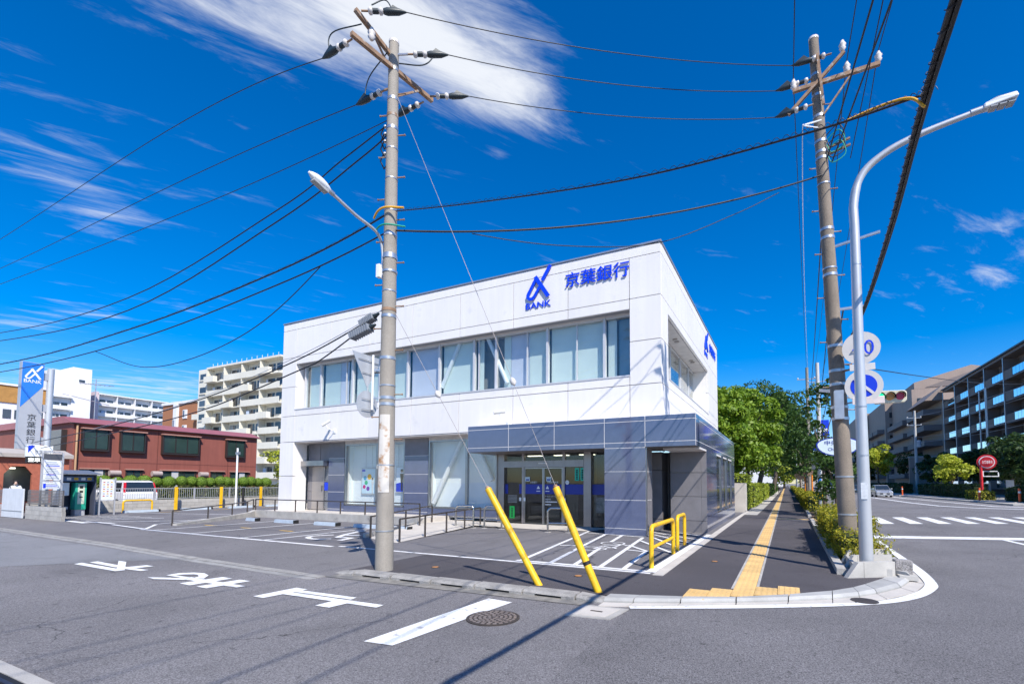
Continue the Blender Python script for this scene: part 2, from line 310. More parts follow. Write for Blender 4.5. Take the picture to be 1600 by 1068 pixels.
# kerb stones with drain slots along the pavement by the utility pole
kb = bpy.data.objects.new('kerb', None); COL.objects.link(kb); kb['kind'] = 'structure'; ORG[kb] = Vector((0, 0, 0))
def kerb_y(x): return 6.0+(x+6.5)*.04
def kstone(x0, x1, slot, h0=.032, h1=.032):
    y = (kerb_y(x0)+kerb_y(x1))/2; b = B(); y1 = y+.24
    def blk(a, c, z0, z1a, z1b):
        b.add([(a, y, z0), (c, y, z0), (c, y1, z0), (a, y1, z0), (a, y+.005, z1a-.035), (c, y+.005, z1b-.035), (c, y+.05, z1b-.006), (a, y+.05, z1a-.006), (a, y1, z1a), (c, y1, z1b)],
              [(3, 2, 1, 0), (0, 1, 5, 4), (4, 5, 6, 7), (7, 6, 9, 8), (3, 8, 9, 2), (0, 4, 7, 8, 3), (1, 2, 9, 6, 5)])
    if slot:
        blk(x0, x0+.2, -.14, h0, h0); blk(x1-.2, x1, -.14, h1, h1); blk(x0+.2, x1-.2, -.012, h0, h1)
        st = b.done('kerb_stone', CONC_D, kb); pbox('drain_slot', x0+.2, x1-.2, y+.06, y+.2, -.14, -.014, BLACK, st)
    else: blk(x0, x1, -.14, h0, h1); b.done('kerb_stone', CONC_D, kb)
kstone(-7.42, -6.905, False, -.03, .03)
for i in range(5): kstone(-6.9+.84*i, -6.9+.84*i+.828, True)
kstone(-2.69, -2.3, False, .03, -.0)
sheet('gutter_strip', [(-7.3, 5.72), (-2.45, 5.95), (-2.45, 6.2), (-7.3, 6.05)], ZR+.008, mat('dusty_gutter', (.22, .205, .18), .9, var=.3, scale=7, fine=.3, patch=((.13, .13, .132), 3, .5, .2)))
# curved kerb round the corner: gutter slabs and low kerb stones
O_ = [(-2.3, 6.02), (-1.94, 6.16), (-.65, 6.92), (.54, 7.58), (1.25, 8.22), (1.72, 8.90), (2.0, 9.7), (2.08, 10.6), (2.1, 11.6), (2.2, 14.5), (2.3, 17.5), (2.4, 26), (2.6, 60), (3.0, 300)]
I_ = [(-2.3, 6.5), (-1.89, 6.62), (-.66, 7.12), (.58, 8.17), (1.08, 8.92), (1.40, 9.56), (1.62, 10.1), (1.72, 10.7), (1.76, 11.6), (1.86, 14.5), (1.98, 17.5), (2.05, 26), (2.2, 60), (2.6, 300)]
def smooth2(path, k=4):
    P = [Vector((x, y)) for x, y in path]; res = []
    for i in range(len(P)-1):
        p0, p1, p2, p3 = P[max(i-1, 0)], P[i], P[i+1], P[min(i+2, len(P)-1)]
        for j in range(k): t = j/k; res.append(tuple(.5*((2*p1)+(p2-p0)*t+(2*p0-5*p1+4*p2-p3)*t*t+(3*p1-p0-3*p2+p3)*t**3)))
    return res+[tuple(P[-1])]
def resample(path, n):
    p = np.array(path); d = np.r_[0, np.cumsum(np.hypot(*np.diff(p, axis=0).T))]; return d, p
OS_, IS_ = smooth2(O_), smooth2(I_)
def along(path, t):
    path = OS_ if path is O_ else IS_
    return np.array([np.interp(t, np.linspace(0, 1, len(path)), [q[i] for q in path]) for i in (0, 1)])
nseg = len(O_)-1; ts = []
for i in range(nseg):
    ln = math.hypot(O_[i+1][0]-O_[i][0], O_[i+1][1]-O_[i][1]); m_ = max(1, int(round(ln/.62))) if i < 9 else max(1, min(14, int(ln/2.0)))
    ts += [(i+j/m_)/nseg for j in range(m_)]
ts.append(1.0)
for a, b_ in zip(ts[:-1], ts[1:]):
    e = (b_-a)*.012; a2, b2 = a+e, b_-e
    oa, ob, ia, ib = along(O_, a2), along(O_, b2), along(I_, a2), along(I_, b2)
    def mixp(p, q, f): return tuple(p+(q-p)*f)
    hi = .02+.12*min(1, max(0, (a*nseg-5.0)/1.5))      # the kerb is dropped at the crossing and rises along the road
    B().prism([(*mixp(oa, ia, .0), -.1), (*mixp(ob, ib, .0), -.1), (*mixp(ob, ib, .40), -.1), (*mixp(oa, ia, .40), -.1)], (0, 0, .064)).done('gutter_slab', CONC_L, kb)
    pa = [mixp(oa, ia, .42), mixp(ob, ib, .42), mixp(ob, ib, .52), mixp(oa, ia, .52), mixp(oa, ia, 1), mixp(ob, ib, 1)]
    B().add([(*pa[0], -.1), (*pa[1], -.1), (*pa[5], -.1), (*pa[4], -.1), (*pa[0], hi-.035), (*pa[1], hi-.035), (*pa[2], hi), (*pa[3], hi), (*pa[5], hi), (*pa[4], hi)],
            [(3, 2, 1, 0), (0, 1, 5, 4), (4, 5, 6, 7), (7, 6, 8, 9), (3, 9, 8, 2), (0, 4, 7, 9, 3), (1, 2, 8, 6, 5)]).done('kerb_stone', mat('smooth_kerb', (.36, .355, .34), .8, var=.14, scale=3, fine=.12, rand=.12), kb)
# white edge line round the corner
WO = [(2.66, 60), (2.46, 26), (2.42, 17.7), (2.35, 14), (2.31, 11.3), (2.2, 9.85), (2.05, 9.25), (1.72, 8.54), (1.24, 7.93), (.51, 7.38), (-.63, 6.70), (-1.87, 6.06)]
WI = [(2.56, 60), (2.34, 26), (2.28, 17.2), (2.22, 14), (2.13, 11.4), (2.06, 10.1), (1.94, 9.45), (1.66, 8.78), (1.15, 8.04), (.5, 7.55), (-.66, 6.87), (-1.92, 6.17)]
def paint(name, polys, z, m=PAINT, lab='white paint'):
    b = B()
    for p in polys: b.poly([(x, y, z) for x, y in p])
    o = b.done(name, m); o['kind'] = 'structure'; return o
def strip(path_a, path_b): return [[path_a[i], path_a[i+1], path_b[i+1], path_b[i]] for i in range(len(path_a)-1)]
def linep(p, q, w):
    p, q = Vector(p), Vector(q); d = (q-p).normalized(); n_ = Vector((-d.y, d.x))*w/2; return [tuple(p+n_), tuple(q+n_), tuple(q-n_), tuple(p-n_)]
paint('edge_line', strip(smooth2(WO), smooth2(WI)), ZR+.012)
# stop marking painted on the side road: the three characters, built from their strokes
ZP = ZR+.0085
paint('stop_line', [[(-3.97, 3.60), (-3.61, 3.64), (-3.43, 5.66), (-3.84, 5.70)]], ZP)
GLYPH_TO = [[(-6.95, 4.28), (-6.72, 4.28), (-6.65, 4.92), (-6.91, 4.92)], [(-6.68, 4.72), (-5.53, 4.77), (-5.55, 4.89), (-6.66, 4.84)], [(-6.70, 4.55), (-4.88, 4.62), (-4.89, 4.755), (-6.69, 4.69)], [(-5.69, 4.33), (-5.43, 4.34), (-5.4, 4.6), (-5.69, 4.59)]]
GLYPH_MA = [[(-8.89, 4.28), (-8.58, 4.27), (-8.54, 4.9), (-8.82, 4.89)], [(-8.38, 4.27), (-8.11, 4.27), (-8.05, 4.9), (-8.32, 4.89)], [(-7.73, 4.63), (-7.75, 4.51), (-9.17, 4.48), (-9.29, 4.64)],
            [(-9.86, 4.53), (-9.73, 4.62), (-9.66, 4.71), (-9.52, 4.8), (-9.71, 4.89), (-9.88, 4.74)], [(-9.71, 4.89), (-9.52, 4.8), (-9.36, 4.79), (-9.22, 4.72), (-9.17, 4.63), (-8.94, 4.66), (-9.18, 4.86), (-9.46, 4.94)],
            [(-9.86, 4.53), (-9.28, 4.53), (-9.22, 4.61), (-9.7, 4.61)], [(-9.92, 4.29), (-9.64, 4.26), (-9.12, 4.45), (-9.13, 4.56), (-9.3, 4.54)]]
GLYPH_RE = [[(-12.83, 4.32), (-11.14, 4.32), (-11.11, 4.46), (-12.9, 4.46)], [(-12.82, 4.55), (-11.63, 4.51), (-11.62, 4.64), (-12.83, 4.68)], [(-11.16, 4.34), (-11.12, 4.45), (-12.22, 4.91), (-12.54, 4.91)],
            [(-11.47, 4.59), (-11.16, 4.64), (-11.12, 4.9), (-11.39, 4.9)], [(-11.54, 4.62), (-11.24, 4.5), (-10.74, 4.53), (-10.73, 4.65)]]
for gl in (GLYPH_TO, GLYPH_MA, GLYPH_RE):
    b = B()
    for i, p in enumerate(gl): b.poly([(x, y, ZP+.0006*i) for x, y in p])
    b.done('road_lettering', PAINT)['kind'] = 'structure'
# main road: zebra crossing, stop line, lane lines
cw = bpy.data.objects.new('zebra_crossing', None); COL.objects.link(cw); cw['kind'] = 'structure'; ORG[cw] = Vector((0, 0, 0))
for i in range(-1, 12):
    x = 3.48+1.075*i; y = 23.43+(x-3.48)*.53
    B().poly([(x, y, ZP), (x+.5, y+.26, ZP), (x+.5+.08, y+4.45, ZP), (x+.08, y+4.2, ZP)]).done('zebra_stripe', PAINT, cw)
paint('stop_line', [[(2.42, 17.26), (6.25, 18.55), (6.52, 19.35), (2.42, 17.98)]], ZP)
paint('lane_line', [linep((5.75, 18.35), (6.3, 8), .15), linep((3.3, 33), (3.35, 36), .12)], ZP)
paint('lane_line', [strip_ for strip_ in strip([(9.0, 68), (9.5, 50.6), (10.1, 44.2), (11.6, 41.5), (14.0, 40.9), (24, 41)], [(9.35, 68), (9.85, 50.8), (10.4, 44.9), (11.7, 42.1), (14.0, 41.5), (24, 41.6)])], ZP)
paint('lane_line', [strip_ for strip_ in strip([(11.9, 120), (11.9, 66), (13.1, 51.4), (13.6, 45.2), (18, 43.5)], [(12.2, 120), (12.2, 66), (13.4, 51.6), (13.9, 45.9), (18, 44.1)])], ZP)
# bank forecourt markings
ZF = .006
b = B(); Z_ = [ZF]
def ln(p, q, w, m=None): b.poly([(x, y, Z_[0]) for x, y in linep(p, q, w)]); Z_[0] += .0005
ln((-10.1, 8.32), (-2.2, 8.34), .10); ln((-5.05, 8.5), (-2.15, 8.5), .12)
for p, q in (((-4.95, 8.5), (-5.95, 14.9)), ((-4.28, 8.55), (-5.12, 14.1)), ((-3.75, 8.55), (-4.15, 11.0)), ((-4.3, 12.2), (-4.55, 14.0)), ((-3.22, 8.55), (-3.8, 13.6)), ((-2.75, 8.55), (-2.96, 10.8))): ln(p, q, .10)
for p, q in (((-5.25, 11.0), (-4.55, 11.15)), ((-5.75, 14.1), (-3.82, 13.75)), ((-3.46, 10.98), (-2.96, 10.85)), ((-3.58, 11.7), (-2.92, 10.9)), ((-3.65, 12.85), (-2.42, 11.0)), ((-3.74, 14.1), (-2.36, 11.8)), ((-3.85, 14.7), (-2.3, 12.9)), ((-3.9, 15.2), (-2.28, 13.8)), ((-3.4, 15.6), (-2.36, 14.8))): ln(p, q, .09)
b.done('bicycle_bay_lines', PAINT_W)['kind'] = 'structure'
b = B(); Z_ = [ZF+.006]
def ring(c, r, w, n=20):
    for i in range(n):
        a, d = 2*math.pi*i/n, 2*math.pi*(i+1)/n
        b.poly([(c[0]+math.cos(t)*q, c[1]+math.sin(t)*q, Z_[0]) for t, q in ((a, r-w), (d, r-w), (d, r), (a, r))])
ring((-4.25, 10.8), .33, .05); ring((-4.15, 11.95), .33, .05)
for p, q in (((-4.25, 10.8), (-3.9, 11.1)), ((-3.9, 11.1), (-4.2, 11.35)), ((-4.2, 11.35), (-4.25, 10.8)), ((-3.88, 11.1), (-3.86, 11.75)), ((-3.86, 11.75), (-4.2, 11.35)), ((-4.15, 11.95), (-3.68, 11.72)), ((-3.72, 11.6), (-3.6, 11.9)), ((-3.9, 11.1), (-3.78, 11.08)), ((-3.76, 10.98), (-3.8, 11.2))): ln(p, q, .05)
b.done('bicycle_symbol', PAINT_W)['kind'] = 'structure'
b = B(); Z_ = [ZF]
ln((-19.6, 8.22), (-10.2, 8.2), .13); 
for x in (-18.9, -16.65, -14.1, -13.0): ln((x+.0, 8.25), (x-.0, 12.6), .10)
ln((-21.3, 9.4), (-19.5, 8.3), .11); ln((-23.6, 13.6), (-21.4, 9.5), .1)
for i in range(4): ln((-29.2+1.05*i, 8.9), (-27.9+1.05*i, 11.2), .16)
ln((-26.6, 8.6), (-24.3, 8.45), .22); ln((-22.6, 8.6), (-19.6, 8.3), .12); ln((-24.6, 8.7), (-22.2, 11.0), .14); ln((-25.2, 8.75), (-23, 8.8), .16)
ln((-30.6, 12.2), (-24, 14), .1)
b.done('parking_lines', PAINT_W)['kind'] = 'structure'
# wheelchair symbol on the accessible bay
b = B(); Z_ = [ZF+.001]
pl = [(-12.40, 10.0), (-12.62, 9.72), (-12.66, 9.42), (-12.45, 9.16), (-12.1, 9.02), (-11.78, 9.06), (-11.6, 9.28)]
for p, q in zip(pl[:-1], pl[1:]): ln(p, q, .15)
for p, q in (((-12.45, 10.95), (-12.2, 10.3)), ((-12.2, 10.3), (-11.75, 9.6)), ((-12.05, 10.1), (-11.5, 10.2)), ((-11.75, 9.6), (-11.2, 9.65)), ((-11.2, 9.65), (-11.05, 9.1))): ln(p, q, .17)
ring((-12.6, 11.2), .17, .17, 12)
b.done('wheelchair_symbol', PAINT_W)['kind'] = 'structure'
b = B(); Z_ = [ZF]
for x in (-19.15, -16.95, -14.8): ln((x-.33, 10.12), (x+.33, 10.12), .1)
for x in (-31.2, -30.6): pass
for y in (13.2, 15.8, 18.4): ln((-29.6, y), (-29.6, y+.9), .12)
b.done('yellow_bay_marks', YEL_MARK)['kind'] = 'structure'
# manhole, drain cover, small valve lids
mh = thing('manhole_cover', 'round patterned iron manhole cover beside the thick white stop line', 'manhole cover', (-3.25, 4.92, ZR))
b = B().tube([(-3.25, 4.92, ZR-.01), (-3.25, 4.92, ZR+.012)], .325, 40); b.done('rim', IRON, mh)
MHP = mat('worn_iron_stud', (.34, .28, .25), .4, metal=.6, var=.2, scale=20)
b = B()
for rr, nn in ((.05, 5), (.105, 10), (.16, 14), (.215, 18), (.27, 24)):
    for i in range(nn):
        a = 2*math.pi*(i+.5*(rr*100 % 2))/nn; c, s_ = math.cos(a), math.sin(a); h = rr*math.pi/nn*.62
        b.obox((-3.25+rr*c, 4.92+rr*s_, ZR+.014), (c*.017, s_*.017, 0), (-s_*h, c*h, 0), (0, 0, .003))
o = b.done('stud_pattern', MHP, mh); o['kind'] = 'stuff'
dc = thing('drain_cover', 'square pale concrete drain cover in the gutter at the corner', 'drain cover', (-2.2, 5.78, ZR))
B().prism([(-2.52, 5.42, ZR), (-1.95, 5.48, ZR), (-1.88, 6.03, ZR), (-2.5, 5.98, ZR)], (0, 0, .014)).done('frame', CONC, dc)
B().prism([(-2.44, 5.48, ZR+.014), (-2.03, 5.53, ZR+.014), (-1.97, 5.95, ZR+.014), (-2.43, 5.90, ZR+.014)], (0, 0, .006)).done('lid', CONC_L, dc)
B().box(-2.29, -2.13, 5.70, 5.74, ZR+.02, ZR+.0225).done('lift_slot', IRON, dc)
VAL = mat('valve_lid_orange', (.45, .2, .06), .6, var=.25, scale=30)
for (x, y, r_, lb) in ((-6.0, 7.1, .075, 'small orange valve lid in the pavement behind the left utility pole'), (-3.25, 7.55, .075, 'small orange valve lid between the two yellow guy wire sleeves'), (-1.35, 10.2, .07, 'small orange valve lid left of the yellow tactile strip'), (-4.75, 10.2, .22, 'faint round lid in the forecourt asphalt by the bicycle bays')):
    m_ = VAL if r_ < .1 else mat('faint_lid', (.15, .14, .14), .8, var=.2, scale=20)
    t_ = thing('valve_lid', lb, 'valve lid', (x, y, 0)); B().tube([(x, y, -.01), (x, y, .008)], r_, 20).done('rim', IRON if r_ < .1 else m_, t_); B().tube([(x, y, .008), (x, y, .0105)], r_*.8, 20).done('lid', m_, t_)
t_ = thing('catch_basin', 'small dark round iron lid inside the white corner edge line', 'drain lid', (.95, 7.95, ZR)); B().tube([(.95, 7.92, ZR), (.95, 7.92, ZR+.02)], .17, 22).done('lid', IRON, t_)
# dark grating at the near left edge of the road
gr = thing('drain_grating', 'dark steel drain grating at the lower left corner of the road', 'grating', (-6.2, 1.5, ZR))
B().prism([(-6.75, 1.45, ZR), (-5.3, 1.39, ZR), (-5.32, 1.66, ZR), (-6.77, 1.72, ZR)], (0, 0, .03)).done('frame', CONC, gr) if False else None
B().box(-8.5, -4.6, 1.63, 1.73, ZR, ZR+.016).done('kerb_edge', CONC, gr); B().box(-8.5, -4.6, .9, 1.63, ZR, ZR+.008).done('base', BLACK, gr)
b = B()
for i in range(9): b.box(-8.5, -4.6, .95+i*.075, .98+i*.075, ZR+.008, ZR+.02)
b.done('bars', mat('grate_steel', (.05, .055, .08), .5, metal=.6, var=.1), gr)
# tactile paving on the pavement: single tiles near, one strip beyond
def tile_mesh(wx, wy):
    bb = B().box(-wx/2, wx/2, -wy/2, wy/2, 0, .012)
    for i in range(4):
        x = -wx/2+wx*(i+.5)/4; bb.box(x-.017, x+.017, -wy/2+.018, wy/2-.018, .012, .017)
    me = bpy.data.meshes.new('tactile_tile'); me.from_pydata(bb.v, [], bb.f); me.materials.append(TACT); return me
tp = bpy.data.objects.new('tactile_paving', None); COL.objects.link(tp); tp['kind'] = 'structure'; ORG[tp] = Vector((0, 0, 0))
tm = tile_mesh(.294, .294)
def sx(y): return -.60+.0*y
for i in range(56):
    y = 7.72+.3*i+.15; o = link('tactile_tile', tm, tp); o.location = (sx(y), y, 0)
for c in range(5):
    for r_ in range(2):
        o = link('tactile_tile', tm, tp); x = -1.16+.3*c; o.location = (x-.04, 6.94+.2*c+.3*r_+(.0 if c != 2 else 0), .0005*c)
B().box(-.745, -.455, 24.6, 46, 0, .012).box(-.74, -.43, 46, 420, 0, .012).done('tactile_strip', TACT, tp)
for i in range(9):
    B().box(-.44+.155*i, -.29+.155*i, 23.7, 23.98, 0, .012).done('tactile_tile', TACT, tp)
for x0, x1 in ((-.79, -.752), (-.448, -.41)): B().box(x0, x1, 7.72, 60, 0, .006).done('edge_strip', CONC, tp)
# concrete edging between forecourt and pavement
B().box(-2.13, -1.95, 8.22, 29.5, -.05, .012).done('edging', CONC_L)['kind'] = 'structure'
b = B(); b.poly([(-2.32, 8.5, .007), (-2.14, 8.45, .007), (-2.13, 15.4, .007), (-2.26, 15.4, .007)]); b.done('edge_line', PAINT)['kind'] = 'structure'
sheet('paving_panel', [(-2.05, 26), (-1.35, 26), (-1.25, 40), (-2.0, 40)], .006, CONC)
sheet('paving_panel', [(-2.0, 41), (-1.25, 41), (-1.0, 120), (-1.9, 120)], .006, CONC_L)
# ---------------------------------------------------------------- the bank
WALL = mat('white_wall_panel', (.755, .73, .71), .55, var=.04, scale=.7, streak=.03, rand=.025, fine=.03, fscale=90, bump=.08, bscale=90, patch=((.60, .585, .575), 1.4, .60, .22))
SOFF = mat('soffit_render', (.55, .52, .50), .8, var=.12, scale=3)
CAP = mat('roof_cap_metal', (.45, .45, .46), .4, metal=.7, var=.08)
JOINT = mat('joint_sealant', (.25, .25, .26), .8, var=0)
STONE = mat('polished_granite', (.095, .115, .190), .07, var=.07, scale=4, fine=.28, fscale=160, rand=.07, spec=1.0)
STONE_M = mat('honed_granite', (.19, .18, .19), .38, var=.12, scale=3, fine=.2, fscale=150, rand=.06, spec=.5)
MORTAR = mat('pale_grout', (.66, .63, .61), .7, var=.05)
STEEL = mat('stainless_steel', (.42, .41, .41), .28, metal=1, var=.08, scale=6, streak=.06)
ALU = mat('aluminium_frame', (.60, .60, .61), .45, metal=.25, var=.04)
DARKF = mat('dark_bronze_frame', (.10, .085, .075), .4, metal=.6, var=.08)
GL_UP = glass('tinted_window_glass', (.955, .985, .985), 1.3)
GL_LO = glass('clear_shop_glass', (.975, .99, .99), 1.2)
GL_DOOR = glass('door_glass', (.84, .88, .88), 1.1)
BLIND = mat('pale_roller_blind', (.70, .77, .72), .8, var=.03, rand=.06)
BLIND_L = mat('lilac_roller_blind', (.68, .68, .77), .8, var=.03, rand=.04)
WHITE = mat('white_coated_steel', (.80, .81, .81), .35, var=.03)
BLUE = mat('corporate_blue', (.008, .045, .62), .35, var=.03)
BLUE_D = mat('deep_blue_film', (.012, .03, .30), .35, var=.03)
INT = mat('interior_wall', (.30, .29, .27), .8, var=.1, scale=.8)
INT_F = mat('interior_floor', (.22, .21, .20), .35, var=.1, scale=1)
bank = thing('bank_building', 'two-storey white panelled bank with blue lettering and granite entrance canopy', 'building', (-12, 15, 0))
XW0, XW1, YW0, YW1 = -22.2, -3.46, 14.7, 28.4
ZT, ZB = 9.42, 3.53
WZ0, WZ1 = 5.1, 7.3                       # upper window band
WX0, WX1 = -21.17, -4.5
G = .012                                  # half joint
def panel_y(x0, x1, z0, z1, y=YW0, th=.12, m=WALL, nm='wall_panel', par=bank): return pbox(nm, x0+G, x1-G, y, y+th, z0+G, z1-G, m, par)
def panel_x(y0, y1, z0, z1, x=XW1, th=.12, m=WALL, nm='wall_panel', par=bank): return pbox(nm, x-th, x, y0+G, y1-G, z0+G, z1-G, m, par)
# body behind the panels (shows only in the joints)
B().box(XW0+.1, XW1-.1, YW0+.09, YW1-.1, WZ1+.0, ZT-.05).box(XW0+.1, XW1-.1, YW0+.09, YW0+.28, ZB+.02, WZ0).box(XW1-.28, XW1-.09, YW0+.28, YW1-.1, ZB+.02, WZ0).box(XW0+.1, WX0-.05, YW0+.09, YW1-.1, WZ0, WZ1).box(WX1+.05, XW1-.09, YW0+.09, 15.65, WZ0, WZ1).box(XW1-.3, XW1-.09, 24.9, YW1-.1, WZ0, WZ1).box(XW0+.1, XW0+.3, YW0+.28, YW1-.1, ZB+.02, WZ0).done('wall_core', JOINT, bank)
XJ = [XW0, -21.17, -18.75, -16.3, -13.83, -11.39, -8.94, -6.72, -4.5, XW1]
ZR1, ZR2, ZR3, ZR4 = 9.02, 7.64, 6.21, 4.78
panel_y(XW0, XW1, ZR1, ZT-.06)
for a, c in zip(XJ[:-1], XJ[1:]):
    panel_y(a, c, ZR2, ZR1)
    if WX0-.01 <= a and c <= WX1+.01: panel_y(a, c, WZ1, ZR2); panel_y(a, c, ZR4, WZ0)
    else: panel_y(a, c, ZR3, ZR2); panel_y(a, c, ZR4, ZR3)
    if c > -21: panel_y(a, c, ZB, ZR4)
panel_y(XW0, XJ[1], ZB, ZR4); panel_y(XW0, XJ[1], 1.9, ZB); panel_y(XW0, XJ[1], .2, 1.9)
pbox('wall_panel', XW0, XW0+.12, YW0+.13, YW1, .2, ZB, WALL, bank); pbox('wall_panel', XW0, XW0+.12, YW0+.13, YW1, ZB+.02, ZT-.06, WALL, bank)
pbox('wall_panel', XJ[1]-.12, XJ[1]-.001, YW0+.13, 15.4, .2, ZB, WALL, bank)
YJ = [YW0+.12, 15.7, 17.9, 20.2, 22.5, 24.8, 26.6, YW1]
panel_x(YW0+.12, YW1, ZR1, ZT-.06)
for i, (a, c) in enumerate(zip(YJ[:-1], YJ[1:])):
    panel_x(a, c, ZR2, ZR1); panel_x(a, c, ZB, ZR4)
    if 1 <= i <= 4: panel_x(a, c, WZ1, ZR2); panel_x(a, c, ZR4, WZ0)
    else: panel_x(a, c, ZR3, ZR2); panel_x(a, c, ZR4, ZR3)
B().box(XW0-.02, XW1+.03, YW0-.03, YW0+.3, ZT-.055, ZT).box(XW1-.3, XW1+.03, YW0+.3, YW1+.02, ZT-.055, ZT).box(XW0-.02, XW0+.3, YW0+.3, YW1+.02, ZT-.055, ZT).done('roof_cap', CAP, bank)
B().box(XW0+.2, XW1-.2, YW0+.2, YW1-.2, ZT-.6, ZT-.5).done('roof', CONC_D, bank)
# bottom edge of the upper storey and its soffit
B().box(XJ[1], XW1-.2, YW0+.02, 15.6, ZB-.04, ZB-.002).done('soffit', SOFF, bank)
B().box(WX0, WX1, YW0+.29, 15.6, WZ1-.02, WZ1-.001).done('window_head', SOFF, bank)
B().box(WX0+.002, WX1-.002, YW0-.02, 15.32, WZ0-.03, WZ0+.02).done('window_sill', ALU, bank)
for x0, x1 in ((WX0-.04, WX0-.002), (WX1+.002, WX1+.04)): pbox('window_jamb', x0, x1, YW0+.125, 15.3, WZ0, WZ1, WALL, bank)
YG = 15.12
wx = [-20.97, -19.87, -17.73, -16.03, -14.41, -12.7, -10.96, -9.93, -7.71, -5.51, -4.53]
thin = {1: -18.16, 2: -16.81, 6: -10.75, 7: -8.57, 8: -6.55}
bk = [BLIND, BLIND, BLIND, BLIND, BLIND_L, BLIND, BLIND, BLIND, BLIND, BLIND]
for i, (a, c) in enumerate(zip(wx[:-1], wx[1:])):
    w = B(); w.box(a-.045, a+.045, YG-.07, YG+.07, WZ0+.02, WZ1-.02)
    w.box(a+.06, c-.06, YG-.05, YG+.05, WZ0+.02, WZ0+.08).box(a+.06, c-.06, YG-.05, YG+.05, WZ1-.09, WZ1-.02)
    if i in thin: w.box(thin[i]-.022, thin[i]+.022, YG-.03, YG+.03, WZ0+.08, WZ1-.09)
    if i == len(wx)-2: w.box(c-.05, c+.03, YG-.07, YG+.07, WZ0+.02, WZ1-.02)
    win = w.done('window', ALU, bank)
    xs = [a+.06, thin[i]-.022, thin[i]+.022, c-.06] if i in thin else [a+.06, c-.06]
    for j in range(0, len(xs), 2): pbox('pane', xs[j], xs[j+1], YG-.006, YG+.006, WZ0+.08, WZ1-.09, GL_UP, win)
    z = WZ0+.06 if i not in (9,) else WZ0+.06
    m_ = bk[i]
    if i == 6: pbox('blind', a+.1, a+.34, YG+.16, YG+.165, z, WZ1-.05, BLIND, win)
    elif i == 7:
        pbox('blind', a+.25, a+.55, YG+.16, YG+.165, z, WZ1-.05, BLIND, win); pbox('blind', a+.55, thin[i], YG+.18, YG+.185, z, WZ1-.05, BLIND_L, win); pbox('blind', thin[i]+.01, c-.07, YG+.16, YG+.165, z, WZ1-.05, BLIND, win)
    elif i == 1: pbox('blind', a+.07, -18.75, YG+.16, YG+.165, z, WZ1-.05, BLIND, win); pbox('blind', -18.74, -18.2, YG+.17, YG+.175, z, WZ1-.05, BLIND_L, win); pbox('blind', -18.1, c-.07, YG+.16, YG+.165, z, WZ1-.05, BLIND, win)
    elif i == 9: pbox('blind', a+.07, a+.38, YG+.16, YG+.165, z, WZ1-.05, BLIND, win); pbox('blind', a+.42, c-.05, YG+.3, YG+.305, z, WZ1-.05, mat('grey_screen', (.30, .40, .46), .8, var=.05), win)
    else: pbox('blind', a+.07, c-.07, YG+.16, YG+.165, z, WZ1-.05, m_, win)
for p, q in (((-11.75, 15.21, 7.3), (-12.66, 15.21, 5.5)), ((-10.42, 15.21, 7.3), (-9.5, 15.21, 5.4))):
    B().cyl(p, q, .085, n=12).done('diagonal_brace', WHITE, bank)
B().box(WX0, WX1, 15.62, 15.7, WZ0-.02, WZ1).box(WX0, WX1, 15.0, 15.62, WZ0-.03, WZ0-.001).done('room_wall', INT, bank)
# upper windows on the road side
XG = XW1-.75
B().box(XG-.1, XW1-.13, 15.7, 24.8, WZ1-.001, WZ1+.05).done('window_head', SOFF, bank); B().box(XG-.1, XW1+.015, 15.71, 24.79, WZ0-.03, WZ0+.015).done('window_sill', ALU, bank)
for y0, y1 in ((15.65, 15.698), (24.802, 24.85)): pbox('window_jamb', XG-.05, XW1-.125, y0, y1, WZ0, WZ1, WALL, bank)
for y in (18.6, 22.2):
    for d in (0, .35): B().tube([(XW1-.38, y+d, WZ1-.03), (XW1-.38, y+d, WZ1+.002)], .1, 16).done('downlight', mat('downlight_ring', (.25, .22, .2), .4, var=0), bank)
yy = [15.72, 17.1, 19.2, 21.3, 23.3, 24.78]
for i, (a, c) in enumerate(zip(yy[:-1], yy[1:])):
    w = B().box(XG-.05, XG+.05, a-.0, a+.1, WZ0+.015, WZ1-.02).box(XG-.04, XG+.04, a+.1, c, WZ0+.015, WZ0+.07).box(XG-.04, XG+.04, a+.1, c, WZ1-.08, WZ1-.02)
    win = w.done('window', ALU, bank); pbox('pane', XG-.006, XG+.006, a+.1, c, WZ0+.07, WZ1-.08, GL_UP, win); pbox('blind', XG-.17, XG-.165, a+.1, c, WZ0+.05, WZ1-.05, BLIND, win)
pbox('room_wall', XG-.4, XG-.3, 15.7, 24.8, WZ0, WZ1, INT, bank)
# ground floor, recessed: granite piers, shop windows, side door
YS = 15.3
def pier(x0, x1, z0=.25, z1=ZB-.04, y=YS, zs=(2.73, 1.95, 1.16, .37)):
    B().box(x0+.004, x1-.004, y+.006, y+.5, z0, z1).done('pier_core', MORTAR, bank)
    zz = [z1]+[z for z in zs if z0 < z < z1]+[z0]
    for a, c in zip(zz[:-1], zz[1:]): pbox('stone_panel', x0, x1, y, y+.08, c+.012, a-.012, STONE_M if a == z1 else STONE, bank)
pier(-19.45, -18.4); pier(-14.7, -13.42)
